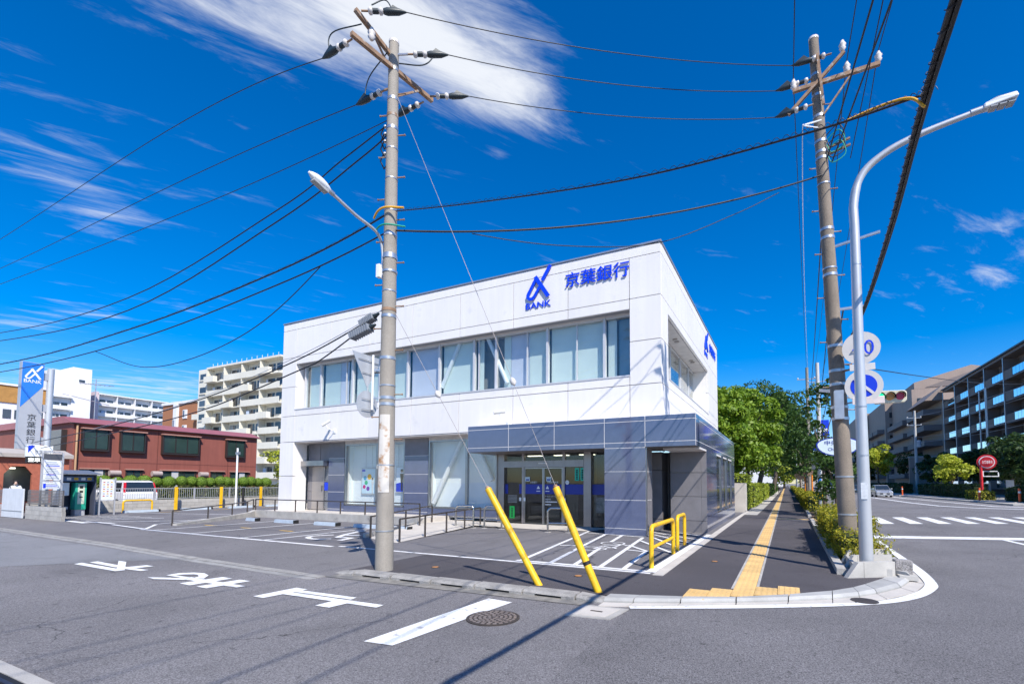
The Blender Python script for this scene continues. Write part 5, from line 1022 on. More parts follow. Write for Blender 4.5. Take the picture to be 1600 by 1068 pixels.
ib = thing('tariff_board', 'tall car park tariff board with rows of small print in a silver frame', 'information board', (-28.7, 8.8, 0))
for y in (8.46, 9.10): B().box(-28.73, -28.67, y-.03, y+.03, 0, 2.86).done('post', FEN, ib)
PAN = mat('board_white', (.72, .74, .76), .5, var=.04); PRINT = mat('print_grey', (.36, .40, .46), .6, var=.3, scale=30)
pbox('screen', -28.72, -28.68, 8.5, 9.06, 2.55, 2.80, mat('dark_screen', (.08, .085, .1), .3, var=.1), ib)
for i, (z0, z1) in enumerate(((2.22, 2.53), (1.93, 2.2), (1.68, 1.91), (1.28, 1.58))):
    p_ = pbox('panel', -28.71, -28.68, 8.5, 9.06, z0, z1, PAN, ib)
    for k in range(3): pbox('print_row', -28.679, -28.676, 8.56+.02*k, 9.0-.05*k, z0+.05+k*.075, z0+.085+k*.075, PRINT if (i+k) % 4 else BLUE, ib)
for z in (1.60, 2.86): B().box(-28.72, -28.68, 8.49, 9.07, z, z+.05).done('cross_rail', FEN, ib)
pbox('blue_tab', -28.677, -28.674, 8.52, 8.6, 1.32, 1.52, BLUE, ib)
# pay machine booth
pb = thing('pay_booth', 'car park pay booth with sloping roof and a green pay machine inside', 'pay booth', (-30.3, 10.1, 0))
DK = mat('booth_dark', (.07, .08, .12), .5, var=.1)
B().box(-30.9, -30.85, 9.5, 10.7, .0, 1.95).done('back_panel', DK, pb); B().box(-30.85, -29.9, 10.66, 10.70, .0, 1.95).done('side_panel', DK, pb); B().box(-30.85, -30.3, 9.5, 9.54, .55, 1.95).done('side_panel', WHITE, pb)
B().add([(-31.0, 9.42, 2.12), (-29.6, 9.42, 1.93), (-29.6, 10.78, 1.93), (-31.0, 10.78, 2.12), (-31.0, 9.42, 2.16), (-29.6, 9.42, 1.97), (-29.6, 10.78, 1.97), (-31.0, 10.78, 2.16)], [(3, 2, 1, 0), (4, 5, 6, 7), (0, 1, 5, 4), (1, 2, 6, 5), (2, 3, 7, 6), (3, 0, 4, 7)]).done('roof', mat('booth_roof', (.22, .23, .25), .4, metal=.4, var=.08), pb)
pbox('header', -30.1, -30.06, 9.55, 10.65, 1.62, 1.85, mat('header_blue', (.10, .17, .30), .5, var=.15, scale=8), pb)
for y, m_ in ((9.7, WHITE), (9.95, YEL_MARK), (10.2, WHITE), (10.42, YEL_MARK)): pbox('header_mark', -30.058, -30.055, y, y+.15, 1.67, 1.79, m_, pb)
gm = B().box(-30.55, -30.05, 10.02, 10.42, .28, 1.55).done('pay_machine', mat('machine_green', (.02, .36, .24), .4, var=.04), pb, .02)
pbox('machine_face', -30.048, -30.042, 10.1, 10.34, .55, 1.48, mat('machine_cream', (.62, .66, .52), .5, var=.05), gm)
for z, h in ((1.28, .12), (1.08, .1), (.85, .05)): pbox('slot', -30.04, -30.036, 10.16, 10.28, z, z+h, BLACK, gm)
B().box(-30.5, -30.1, 10.05, 10.4, 0, .28).done('machine_base', GREYP, pb); B().box(-30.6, -30.2, 9.6, 9.85, .95, 1.55).done('ticket_unit', WHITE, pb, .01); B().box(-30.5, -29.95, 9.35, 9.75, .32, .44).done('bench_box', GREYP, pb)
fb = thing('notice_board', 'small white notice board on two legs right of the pay booth', 'notice board', (-29.6, 11, 0))
for y in (10.74, 11.3): B().box(-29.63, -29.57, y-.025, y+.025, 0, 1.80).done('leg', FEN, fb)
B().box(-29.62, -29.58, 10.77, 11.27, .72, 1.72).done('board', PAN, fb)
for r_ in range(7):
    for c in range(3): pbox('printed_mark', -29.579, -29.576, 10.84+.14*c, 10.91+.14*c, 1.55-.11*r_, 1.6-.11*r_, (mat('mark_red', (.5, .1, .06), .6, var=0), mat('mark_grey', (.35, .38, .42), .6, var=0), YEL_MARK)[(r_*2+c) % 3], fb)
hoop('yellow_hoop', 'yellow hoop barrier at the far end of the car park', (-31.0, 12.2, 0), (-31.0, 13.45, 0), .62, .045, YEL, 0, None, False)
for i, (y, lb) in enumerate(((14.75, 'leftmost'), (17.15, 'middle'), (19.6, 'rightmost'))):
    t_ = thing('bay_marker_post', lb+' tall flat yellow marker post by the car park wall', 'marker post', (-31.4, y, 0), 'yellow marker posts along the car park wall'); B().box(-31.45, -31.38, y-.08, y+.08, 0, 1.30).done('post', YEL, t_, .01); B().box(-31.5, -31.33, y-.12, y+.12, 0, .02).done('foot_plate', GALV, t_)
for i, y in enumerate((12.8, 15.4, 17.9, 20.2)):
    t_ = thing('wheel_stop', ('first', 'second', 'third', 'fourth')[i]+' wheel stop from the left along the far block wall', 'wheel stop', (-30.6, y, 0), 'wheel stops along the far wall'); B().prism([(-30.7, y-.75, 0), (-30.52, y-.75, 0), (-30.55, y-.75, .12), (-30.67, y-.75, .12)], (0, 1.5, 0)).done('body', WS, t_)
    pbox('end_cap', -30.72, -30.5, y+.755, y+.83, 0, .13, BLACK, t_)
t_ = thing('camera_pole', 'thin pale camera pole standing in the car park', 'camera pole', (-31.2, 17.9, 0)); B().tube([(-31.2, 17.9, 0), (-31.2, 17.9, 3.75)], .055, 10).done('post', WHITE, t_); B().box(-31.32, -31.0, 17.84, 17.96, 3.35, 3.5).done('camera', GALV, t_)
t_ = thing('dark_post', 'short dark post beside the pale camera pole', 'post', (-31.3, 18.4, 0)); B().tube([(-31.3, 18.4, 0), (-31.3, 18.4, 1.25)], .07, 10).done('post', BLACK, t_); B().box(-31.36, -31.24, 18.34, 18.46, 1.25, 1.3).done('cap', GALV, t_)
# white minivan seen from behind
def vehicle(name, lab, loc, rz, L, Wd, H, body, kind):
    """car along local +x (front), origin on the ground; lofted hull, glasshouse, wheels, lamps"""
    t_ = thing(name, lab, 'car', loc); M4 = Matrix.Translation(loc) @ Matrix.Rotation(rz, 4, 'Z')
    def T(p): return M4 @ Vector(p)
    def done(b, nm, m, par=t_, bev=0):
        b.v = [tuple(T(v)) for v in b.v]; return b.done(nm, m, par, bev)
    hw = Wd/2
    if kind == 'van': low = [(-L/2, .35), (-L/2-.02, .9), (-L/2+.05, 1.0), (L/2-1.25, 1.0), (L/2-.25, .88), (L/2, .6), (L/2-.03, .28)]; top = [(-L/2+.05, 1.0), (-L/2+.28, H-.06), (-L/2+.6, H), (L/2-2.3, H), (L/2-1.9, H-.05), (L/2-.95, 1.0)]
    else: low = [(-L/2, .4), (-L/2, .82), (-L/2+.2, .92), (L/2-1.2, .9), (L/2-.3, .76), (L/2, .58), (L/2-.02, .25)]; top = [(-L/2+.25, .92), (-L/2+.8, H-.04), (-L/2+1.3, H), (L/2-2.1, H-.02), (L/2-1.15, .9)]
    sill = [(L/2-.1, .2), (-L/2+.1, .22)]
    def hull(prof, w_of):
        b = B(); n = len(prof); secs = []
        for yv, sc in ((-1, 0), (-.93, 1), (.93, 1), (1, 0)):
            secs.append([(x*(1 if sc else .985), yv*w_of(z), z if sc else z*.985+.01) for x, z in prof])
        vs = [p for s in secs for p in s]; fs = []
        for k in range(3):
            for i in range(n): fs.append((k*n+i, k*n+(i+1) % n, (k+1)*n+(i+1) % n, (k+1)*n+i))
        fs += [tuple(range(n)), tuple(range(3*n, 4*n))[::-1]]
        b.add(vs, fs); return b
    done(hull(low+sill, lambda z: hw*(1-.04*abs(z-.6))), 'body', body, t_, .03)
    cab = done(hull(top, lambda z: hw*(.95-.16*max(0, (z-.9)/(H-.9)))), 'cabin', body, t_, .02)
    GLS = mat('car_glass', (.02, .028, .035), .05, var=0, spec=.8)
    zt, zb = H-.13, 1.02 if kind == 'van' else .96
    for s in (-1, 1):
        def yv(z): return s*(hw*(.95-.16*max(0, (z-.9)/(H-.9)))+.004)
        xs = [(-L/2+.45, -L/2+1.45), (-L/2+1.55, -L/2+2.4), (-L/2+2.5, L/2-1.35)] if kind == 'van' else [(-L/2+.75, -L/2+1.7), (-L/2+1.78, L/2-1.6)]
        for a, c in xs:
            b = B(); b.add([(a, yv(zb), zb), (c+(.35 if c == xs[-1][1] else 0), yv(zb), zb), (c-(.25 if c == xs[-1][1] else 0), yv(zt), zt), (a+(.12 if a == xs[0][0] else 0), yv(zt), zt)], [(0, 1, 2, 3)]); done(b, 'side_window', GLS)
    def endwin(p0, p1, w0, w1, nm):
        dx = .006*(1 if p0[0] > 0 else -1); b = B(); b.add([(p0[0]+dx, -w0, p0[1]), (p0[0]+dx, w0, p0[1]), (p1[0]+dx, w1, p1[1]), (p1[0]+dx, -w1, p1[1])], [(0, 1, 2, 3)]); done(b, nm, GLS)
    if kind == 'van': endwin((-L/2+.055, 1.03), (-L/2+.265, H-.1), hw*.86, hw*.76, 'rear_window'); endwin((L/2-.97, 1.03), (L/2-1.85, H-.09), hw*.86, hw*.76, 'windscreen')
    else: endwin((-L/2+.27, .95), (-L/2+.74, H-.08), hw*.84, hw*.74, 'rear_window'); endwin((L/2-1.18, .93), (L/2-2.02, H-.07), hw*.86, hw*.76, 'windscreen')
    TY = mat('tyre_rubber', (.02, .02, .02), .8, var=0); RIM = mat('wheel_rim', (.5, .5, .52), .3, metal=.9, var=0)
    for x in (-L/2+.75, L/2-.8):
        for s in (-1, 1):
            b = B(); b.tube([(x, s*(hw-.2), .31), (x, s*(hw+.005), .31)], .31, 20); w = done(b, 'tyre', TY); b = B(); b.tube([(x, s*(hw+.0), .31), (x, s*(hw+.012), .31)], .2, 14); done(b, 'rim', RIM, w)
    RED = mat('tail_lamp_red', (.55, .015, .03), .2, var=0); HL = mat('head_lamp', (.75, .77, .8), .08, metal=.4, var=0)
    for s in (-1, 1):
        b = B()
        if kind == 'van': b.add([(-L/2-.012, s*hw*.86, .82), (-L/2-.012, s*hw*.97, .82), (-L/2+.20, s*hw*.84, H-.12), (-L/2+.20, s*hw*.76, H-.12), (-L/2+.06, s*hw*.99, .84), (-L/2+.32, s*hw*.86, H-.12)], [(0, 1, 2, 3), (1, 4, 5, 2)])
        else: b.box(-L/2-.01, -L/2+.1, s*hw*.6, s*hw*.94, .68, .84)
        done(b, 'tail_lamp', RED); b = B(); b.obox((L/2-.10, s*hw*.72, .66), (.09, 0, -.02), (0, .2*1, 0), (.02, 0, .07)); done(b, 'head_lamp', HL)
        b = B(); b.box(L/2-1.5, L/2-1.35, s*hw*1.0, s*(hw+.18), .98, 1.1); done(b, 'mirror', body)
    b = B(); b.box(L/2-.02, L/2+.012, -.5, .5, .34, .5); done(b, 'grille', BLACK); b = B(); b.box(L/2+.012, L/2+.02, -.17, .17, .36, .47); done(b, 'number_plate', PAN)
    b = B(); b.box(-L/2-.03, -L/2-.012, -.17, .17, .62, .74); done(b, 'number_plate', PAN); b = B(); b.box(-L/2-.05, L/2+.01, -hw*.93, hw*.93, .2, .36); done(b, 'bumper', body, t_, .03)
    return t_
CARW = mat('white_car_paint', (.78, .79, .80), .22, var=.02, coat=.6); CARS = mat('silver_car_paint', (.50, .51, .53), .25, metal=.55, var=.02, coat=.5); CARD = mat('dark_car_paint', (.05, .09, .13), .2, metal=.3, var=.02, coat=.6)
v_ = vehicle('minivan', 'white minivan parked with its tail to the bar fence', (-36.7, 14.4, 0), math.pi, 4.4, 1.7, 1.68, CARW, 'van')
vehicle('parked_car', 'silver car driving towards the viewer on the main road', (10.9, 72.5, ZR), -math.pi/2+.02, 4.2, 1.74, 1.5, CARS, 'car'); vehicle('parked_car', 'dark blue car just behind the silver car', (10.5, 92, ZR), -math.pi/2, 4.2, 1.72, 1.48, CARD, 'car')
# red-brown two-storey office with bay windows
BR = mat('red_brown_cladding', (.255, .078, .057), .75, var=.06, scale=1.5, streak=.10, fine=.06, fscale=60)
BRT = mat('brown_trim', (.40, .20, .155), .6, var=.06); BRG = mat('bay_glass', (.03, .055, .05), .06, var=.25, scale=.8, spec=.7); BRF = mat('bay_frame', (.03, .022, .02), .5, var=0)
ROOFM = mat('maroon_roof_metal', (.36, .12, .13), .5, metal=.2, var=.08, scale=2, streak=.05)
br = thing('office_building', 'red-brown two-storey office with dark bay windows and maroon roof', 'building', (-47, 20, 0))
Xb = -42.5
B().box(-58, Xb, 13.9, 26.0, 0, 5.55).done('wall', BR, br)
for y in (14.0, 16.4, 18.6, 21.5, 23.6): pbox('wall_joint', Xb+.001, Xb+.012, y, y+.03, 0, 5.5, mat('brown_joint', (.13, .035, .027), .8, var=0), br)
pbox('wall_joint', Xb+.001, Xb+.010, 13.9, 26, 2.95, 2.98, mat('brown_joint', (.13, .035, .027)), br)
B().add([(Xb+.25, 13.7, 5.52), (Xb+.25, 26.2, 5.52), (Xb-1.2, 26.2, 6.0), (Xb-1.2, 13.7, 6.0), (-58, 13.7, 5.52), (-58, 26.2, 5.52), (-56, 26.2, 6.0), (-56, 13.7, 6.0)], [(0, 1, 2, 3), (4, 7, 6, 5), (3, 2, 6, 7), (0, 3, 7, 4), (1, 5, 6, 2), (0, 4, 5, 1)]).done('roof', ROOFM, br)
for i in range(32): pbox('roof_seam', Xb-.45, Xb-.44, 13.9+.38*i, 13.92+.38*i, 5.76, 5.79, ROOFM, br) if False else None
pbox('eave', Xb+.01, Xb+.27, 13.7, 26.2, 5.46, 5.51, BRF, br)
def bay(y0, y1, z0, z1, hood=True, d=.28):
    w = B().box(Xb+.01, Xb+d, y0, y1, z0-.12, z0).box(Xb+.01, Xb+d, y0, y0+.07, z0, z1).box(Xb+.01, Xb+d, y1-.07, y1, z0, z1).done('bay_window', BRF, br)
    n = max(2, int(round((y1-y0)/.75))); ww = (y1-y0-.14)/n
    for k in range(n):
        pbox('pane', Xb+d-.06, Xb+d-.04, y0+.07+ww*k+.03, y0+.07+ww*(k+1)-.03, z0+.03, z1-.03, BRG, w); pbox('mullion', Xb+d-.07, Xb+d-.01, y0+.07+ww*k-.025, y0+.07+ww*k+.025, z0, z1, BRF, w)
    pbox('hood', Xb+.01, Xb+d+.12, y0-.05, y1+.05, z1, z1+.09, BRT, w)
for y0, y1 in ((14.27, 15.7), (16.3, 17.75), (18.8, 21.3), (23.35, 24.85)): bay(y0, y1, 3.80, 5.15)
for y0, y1 in ((14.3, 15.75), (16.75, 17.72), (18.8, 21.25), (22.3, 23.3), (23.8, 25.35)):
    bay(y0, y1, .9, 2.45, d=.06); 
    if y1-y0 > 1.3: pbox('curtain', Xb+.065, Xb+.075, y0+.75, y0+1.2, .95, 2.4, mat('curtain_grey', (.5, .5, .5), .8, var=.05), br)
for y in (16.05, 18.5, 21.65): B().tube([(Xb+.3, y-.3, 2.2), (Xb+.3, y+.3, 2.2)], .2, 16).done('vent_hood', mat('vent_grey', (.42, .34, .31), .5, var=.08), br)
B().tube([(Xb+.12, 14.05, 0), (Xb+.12, 14.05, 5.4)], .06, 10).done('drain_pipe', mat('pipe_ochre', (.50, .30, .16), .5, var=.08), br)
w = B().box(-45.6, -43.4, 13.62, 13.89, 3.6, 3.72).box(-45.6, -45.5, 13.62, 13.89, 3.72, 5.1).box(-43.5, -43.4, 13.62, 13.89, 3.72, 5.1).done('bay_window', BRF, br); pbox('pane', -45.5, -43.5, 13.66, 13.68, 3.72, 5.1, BRG, w)
pbox('dish_mount', Xb-1.2, Xb-1.1, 20.0, 20.1, 5.9, 6.5, GALV, br)
# small brick shop with arched opening
BRICK = mat('orange_brick', (.40, .12, .07), .85, var=.15, scale=6, fine=.15, fscale=40)
sh = thing('brick_shop', 'small orange brick shop with beige eave and a wide glazed opening', 'shop', (-39, 10, 0))
b = B(); YA, YB_ = 9.5, 10.55
b.box(-37.2, -37, 8.6, YA, 0, 2.9).box(-37.2, -37, YB_, 12.0, 0, 2.9).box(-37.2, -37, YA, YB_, 2.42, 2.9).box(-37.2, -37, YA, YB_, 0, .5)
b.prism([(-37, YA, 2.42), (-37, YA, 2.0), (-37, YA+.28, 2.42)], (-.2, 0, 0)).prism([(-37, YB_, 2.42), (-37, YB_, 2.0), (-37, YB_-.28, 2.42)], (-.2, 0, 0)).done('wall', BRICK, sh)
B().box(-41, -37.25, 8.6, 8.7, 0, 2.9).box(-41, -37.25, 11.9, 12.0, 0, 2.9).box(-41, -40.9, 8.6, 12, 0, 2.9).done('side_wall', BRICK, sh)
B().prism([(-36.75, 8.4, 2.9), (-36.75, 8.4, 3.1), (-38, 8.4, 3.4), (-41.2, 8.4, 3.4), (-41.2, 8.4, 2.9)], (0, 3.7, 0)).done('roof', mat('beige_eave', (.42, .37, .33), .7, var=.08), sh)
pbox('window_pane', -38.4, -38.38, 9.3, 11.0, .5, 2.4, mat('green_grey_glass', (.26, .31, .29), .12, var=.2, scale=2, spec=.7), sh); pbox('ceiling_lamp', -38.2, -37.9, 9.9, 10.15, 2.3, 2.36, emit('shop_lamp', (1, .95, .8), 3), sh)
# person: one continuous skinned body
def person(lab, loc, h, rz, joints, shirt, trousers, hair, bust=False):
    t_ = thing('person', lab, 'person', loc); s = h/1.65; M4 = Matrix.Translation(loc) @ Matrix.Rotation(rz, 4, 'Z') @ Matrix.Scale(s, 4)
    V = dict(pel=(0, 0, .92), wai=(0, .0, 1.08), che=(0, .0, 1.28), nec=(0, .01, 1.42), hea=(0, .02, 1.50), hed=(0, .02, 1.6), shl=(-.16, 0, 1.36), shr=(.16, 0, 1.36), ell=(-.22, .02, 1.1), elr=(.22, .02, 1.1), hal=(-.2, .14, .92), har=(.2, .14, .92), hil=(-.09, 0, .88), hir=(.09, 0, .88), knl=(-.10, .04, .48), knr=(.10, .0, .48), anl=(-.1, .0, .08), anr=(.1, -.12, .1), tol=(-.1, .14, .03), tor=(.1, .02, .03))
    Rd = dict(pel=.14, wai=.125, che=.14, nec=.055, hea=.085, hed=.09, shl=.07, shr=.07, ell=.042, elr=.042, hal=.03, har=.03, hil=.085, hir=.085, knl=.058, knr=.058, anl=.04, anr=.04, tol=.035, tor=.035)
    V.update(joints); keys = list(V); E = [('pel', 'wai'), ('wai', 'che'), ('che', 'nec'), ('nec', 'hea'), ('hea', 'hed'), ('che', 'shl'), ('che', 'shr'), ('shl', 'ell'), ('shr', 'elr'), ('ell', 'hal'), ('elr', 'har'), ('pel', 'hil'), ('pel', 'hir'), ('hil', 'knl'), ('hir', 'knr'), ('knl', 'anl'), ('knr', 'anr'), ('anl', 'tol'), ('anr', 'tor')]
    me = bpy.data.meshes.new('body'); me.from_pydata([tuple(M4 @ Vector(V[k])-Vector(loc)) for k in keys], [(keys.index(a), keys.index(c)) for a, c in E], []); me.materials.append(shirt)
    o = link('body', me, t_); md = o.modifiers.new('skin', 'SKIN'); 
    if not me.skin_vertices: me.attributes  # layer is added by the modifier below
    bm = bmesh.new(); bm.from_mesh(me); ly = bm.verts.layers.skin.verify(); bm.verts.ensure_lookup_table()
    for i, k in enumerate(keys): bm.verts[i][ly].radius = (Rd[k]*s, Rd[k]*s); bm.verts[i][ly].use_root = (k == 'pel')
    bm.to_mesh(me); bm.free(); sb = o.modifiers.new('sub', 'SUBSURF'); sb.levels = 1; sb.render_levels = 1
    W_ = lambda p: M4 @ Vector(p)
    B().ball(W_(Vector(V['hed'])+Vector((0, -.02, .03))), .11*s, .115*s, .11*s, 12, 8).done('hair', hair, t_)
    b = B(); b.tube([W_(V['hil']), W_(V['knl']), W_(V['anl'])], [.095*s, .066*s, .05*s], 10); b.tube([W_(V['hir']), W_(V['knr']), W_(V['anr'])], [.095*s, .066*s, .05*s], 10); b.tube([W_(Vector(V['hil'])+Vector((.09, 0, -.05))), W_(Vector(V['pel'])+Vector((0, 0, .12)))], [.15*s, .148*s], 12); b.done('trousers', trousers, t_)
    b = B(); b.ball(W_(Vector(V['hed'])+Vector((0, .06, -.03))), .07*s, .06*s, .095*s, 10, 8); b.done('face', mat('skin_tone', (.55, .36, .27), .6, var=.03), t_)
    return t_
HAIR = mat('dark_hair', (.015, .012, .011), .6, var=.1)
person('person in white and dark top behind the gate, bent over something held in both hands', (-36.2, 9.75, .0), 1.6, -math.pi/2-.3, dict(hal=(-.06, .28, 1.18), har=(.06, .28, 1.18), ell=(-.24, .08, 1.12), elr=(.24, .08, 1.12), hed=(0, .06, 1.58), hea=(0, .04, 1.49)), mat('white_top', (.7, .7, .68), .8, var=.05), mat('dark_skirt', (.03, .03, .04), .8, var=.05), HAIR)
person('person in white shirt and dark trousers walking away on the pavement', (-1.0, 84, 0), 1.68, 0, {}, mat('white_top', (.7, .7, .68)), mat('dark_skirt', (.03, .03, .04)), HAIR)
person('person in pale clothes walking beside the one in white', (-1.75, 86, 0), 1.62, 0, {}, mat('pale_blue_top', (.5, .56, .66), .8, var=.05), mat('pale_trousers', (.5, .45, .5), .8, var=.05), HAIR)
# far apartment blocks
def apartment(t_, F, u0, u1, depth, ztop, n, unit, wall, bd, st=2.8, glassrail=False, par=None, railh=1.0, winm=None, first=0, back=None, stagger=False):
    """F maps (u along facade, d outwards, z) boxes to the world; each storey has a slab, parapets and windows per unit"""
    def bx(nm, ua, ub, da, db, za, zb, m, p=t_):
        (x0, y0), (x1, y1) = F(ua, da), F(ub, db); return pbox(nm, min(x0, x1), max(x0, x1), min(y0, y1), max(y0, y1), za, zb, m, p)
    bx('wall', u0, u1, -depth, 0, 0, ztop, back or wall); bx('parapet', u0-.2, u1+.2, -depth, bd, ztop, ztop+.35, wall)
    winm = winm or mat('far_window', (.05, .06, .075), .1, var=.2, scale=.6, spec=.7, rand=.75)
    nu = max(1, int(round((u1-u0)/unit))); w = (u1-u0)/nu
    for s in range(n):
        z = ztop-(s+1)*st
        if z < first: break
        bx('balcony_slab', u0, u1, .01, bd, z-.18, z, wall)
        for k in range(nu):
            a = u0+k*w
            bx('window', a+w*.10, a+w*.46, .002, .03, z+.15, z+2.05, winm); bx('window', a+w*.54, a+w*.88, .002, .03, z+.75, z+2.05, winm)
            rr = random.random()
            if rr < .35: bx('air_conditioner', a+w*.47, a+w*.53+.35, .04, .4, z, z+.6, mat('far_white_unit', (.66, .66, .64), .6, var=.1))
            elif rr < .6 and not glassrail: bx('laundry', a+w*.2, a+w*.2+random.uniform(.5, 1.3), bd*.55, bd*.55+.05, z+.75, z+1.75, mat('laundry_%d' % int(rr*20), ((.75, .75, .74), (.5, .58, .7), (.7, .55, .3), (.72, .68, .66), (.35, .4, .5))[int(rr*20) % 5], .9, var=.1))
            if rr > .5: bx('curtain', a+w*.11, a+w*(.11+.2*rr), .031, .034, z+.16, z+2.0, mat('far_curtain', (.42, .43, .42), .8, var=.15, scale=3))
            bx('fin', a-.08, a+.08, .03, bd-.02, z, z+st-.2, wall)
            if glassrail:
                bx('parapet', a+w*.62, a+w*.99, bd-.12, bd, z-.001, z+railh, par or wall)
                for q in range(4): bx('rail_panel', a+w*(.02+.148*q), a+w*(.02+.148*q+.138), bd-.06, bd-.03, z+.08, z+railh, glassrail)
                bx('rail_cap', a, a+w*.62, bd-.09, bd-.0, z+railh, z+railh+.06, par or wall)
            elif stagger:
                if (s+k) % 3 == 0: bx('balcony', a+w*.05, a+w*.62, bd, bd+.75, z-.18, z+railh, wall)
                else: bx('balcony', a, a+w, bd-.12, bd, z-.001, z+railh, wall)
            else: bx('balcony', a+.06, a+w-.06, bd-.12, bd-.001, z, z+railh, wall)
CREAM = mat('cream_render', (.70, .67, .57), .8, var=.06, scale=.4, streak=.05); WHT = mat('far_white_render', (.74, .74, .75), .8, var=.05, scale=.3); PINKW = mat('far_pink_render', (.62, .50, .52), .8, var=.05)
t_ = thing('apartment_block', 'cream apartment block with staggered balconies behind the red-brown office', 'building', (-95, 60, 0))
apartment(t_, lambda u, d: (u, 55-d), -105, -82, 12, 24.4, 8, 5.2, CREAM, 1.3, st=2.75, first=2, stagger=True)
pbox('wall', -108.5, -105.01, 54.0, 66, 0, 24.6, CREAM, t_)
for s in range(7):
    z = 24.4-(s+1)*2.75; pbox('window', -107.9, -105.9, 53.96, 53.99, z+.8, z+2.0, mat('far_window', (.05, .06, .075)), t_); pbox('window_sill', -108.0, -105.8, 53.8, 53.99, z+.55, z+.78, CREAM, t_)
for x in np.arange(-104, -80, 1.6): pbox('roof_rail', x, x+.05, 54.2, 54.25, 24.75, 25.5, WHT, t_)
t_ = thing('apartment_block', 'long white apartment block with balconies seen above the maroon roof', 'building', (-212, 84, 0))
apartment(t_, lambda u, d: (-210+d, u), 74, 94, 14, 31.2, 8, 5.0, WHT, 1.5, st=3.6, first=8); pbox('end_wall', -224, -208.5, 73.0, 73.95, 0, 32, PINKW, t_)
t_ = thing('apartment_tower', 'plain white apartment tower with a short stack of balconies at far left', 'building', (-205, 64, 0))
B().box(-220, -200, 64.5, 69, 0, 37.5).box(-220, -200.5, 60, 64.49, 0, 36.0).done('wall', WHT, t_)
apartment(t_, lambda u, d: (-200.4+d, u), 60, 64.3, 2, 27.5, 5, 4.3, WHT, 1.4, st=3.6, first=8); pbox('window', -199.98, -199.95, 66, 67.4, 33, 33.8, mat('far_window', (.05, .06, .075)), t_)
t_ = thing('ochre_building', 'white building with an ochre upper band behind the sign tower', 'building', (-66, 13, 0))
B().box(-74, -62, 6, 18.6, 0, 8.6).done('wall', WHT, t_); B().box(-74, -61.9, 6, 18.6, 8.61, 10.1).done('ochre_band', mat('ochre_tile', (.42, .22, .06), .8, var=.15, scale=3), t_); B().box(-74.1, -61.8, 5.9, 18.7, 10.11, 10.3).done('roof_edge', WHT, t_)
for y in (15.6, 16.3, 17.6): pbox('window', -61.99, -61.96, y, y+.5, 7.2, 8.0, mat('far_window', (.05, .06, .075)), t_)
t_ = thing('white_house', 'low white house with orange tiled ridge behind the red-brown office', 'building', (-60, 24, 0)); B().box(-66, -60, 19, 25, 0, 7.4).done('wall', WHT, t_); B().box(-66.2, -59.8, 18.8, 25.2, 7.41, 7.6).done('roof', mat('orange_tile', (.42, .16, .05), .7, var=.15), t_)
t_ = thing('apartment_block', 'orange brick apartment block with white pilasters beside the cream block', 'building', (-150, 75, 0))
B().box(-158, -141, 70, 84, 0, 23).done('wall', mat('far_orange_brick', (.36, .15, .07), .85, var=.08), t_); B().box(-158.3, -135, 69.7, 84, 23.01, 23.7).done('roof_edge', WHT, t_)
for x in (-150.5,): pbox('pilaster', x-.9, x+.9, 69.4, 69.99, 0, 23, WHT, t_)
for z in (18.8, 14.6, 10.4): 
    w = pbox('window', -147.4, -145.4, 69.8, 69.98, z, z+2.4, WHT, t_)
    pbox('pane', -147.1, -146.5, 69.72, 69.79, z+.5, z+2.2, mat('far_window', (.05, .06, .075)), t_)
for z in (9, 13.5, 18): pbox('balcony', -140.9, -136, 68.8, 70, z, z+1.4, CREAM, t_)
pbox('stair_wall', -140.9, -135.2, 71, 84, 0, 23, CREAM, t_)
t_ = thing('television_antenna', 'thin rooftop television antenna above the maroon roof', 'antenna', (-60, 20.5, 7.6)); b = B().cyl((-60.5, 21.2, 7.5), (-60.5, 21.2, 11.6), .04, n=6); b.done('mast', GALV, t_)
b = B().cyl((-60.5, 20.0, 11.0), (-60.5, 22.6, 11.2), .03, n=5)
for i in range(7): b.cyl((-60.9, 20.2+.35*i, 11.02+.02*i), (-60.1, 20.2+.35*i, 11.02+.02*i), .02, n=4)
b.cyl((-60.5, 18.8, 9.8), (-60.5, 22.3, 9.2), .03, n=5); b.done('aerial', GALV, t_)
# ---------------------------------------------------------------- vegetation
def leafmat(name, col, col2, trans=.35, rough=.5):
    if name in MATS: return MATS[name]
    m = bpy.data.materials.new(name); MATS[name] = m; m.use_nodes = True; t = m.node_tree; b = t.nodes['Principled BSDF']; b.inputs['Roughness'].default_value = rough; b.inputs['Specular IOR Level'].default_value = .35
    geo = N(t, 'ShaderNodeNewGeometry'); mx = N(t, 'ShaderNodeMix', data_type='RGBA'); mx.inputs[6].default_value = (*col, 1); mx.inputs[7].default_value = (*col2, 1)
    t.links.new(geo.outputs['Random Per Island'], mx.inputs[0]); t.links.new(mx.outputs[2], b.inputs['Base Color'])
    tr = N(t, 'ShaderNodeBsdfTranslucent'); t.links.new(mx.outputs[2], tr.inputs[0]); ms = N(t, 'ShaderNodeMixShader'); ms.inputs[0].default_value = trans
    t.links.new(b.outputs[0], ms.inputs[1]); t.links.new(tr.outputs[0], ms.inputs[2]); t.links.new(ms.outputs[0], t.nodes['Material Output'].inputs[0]); return m
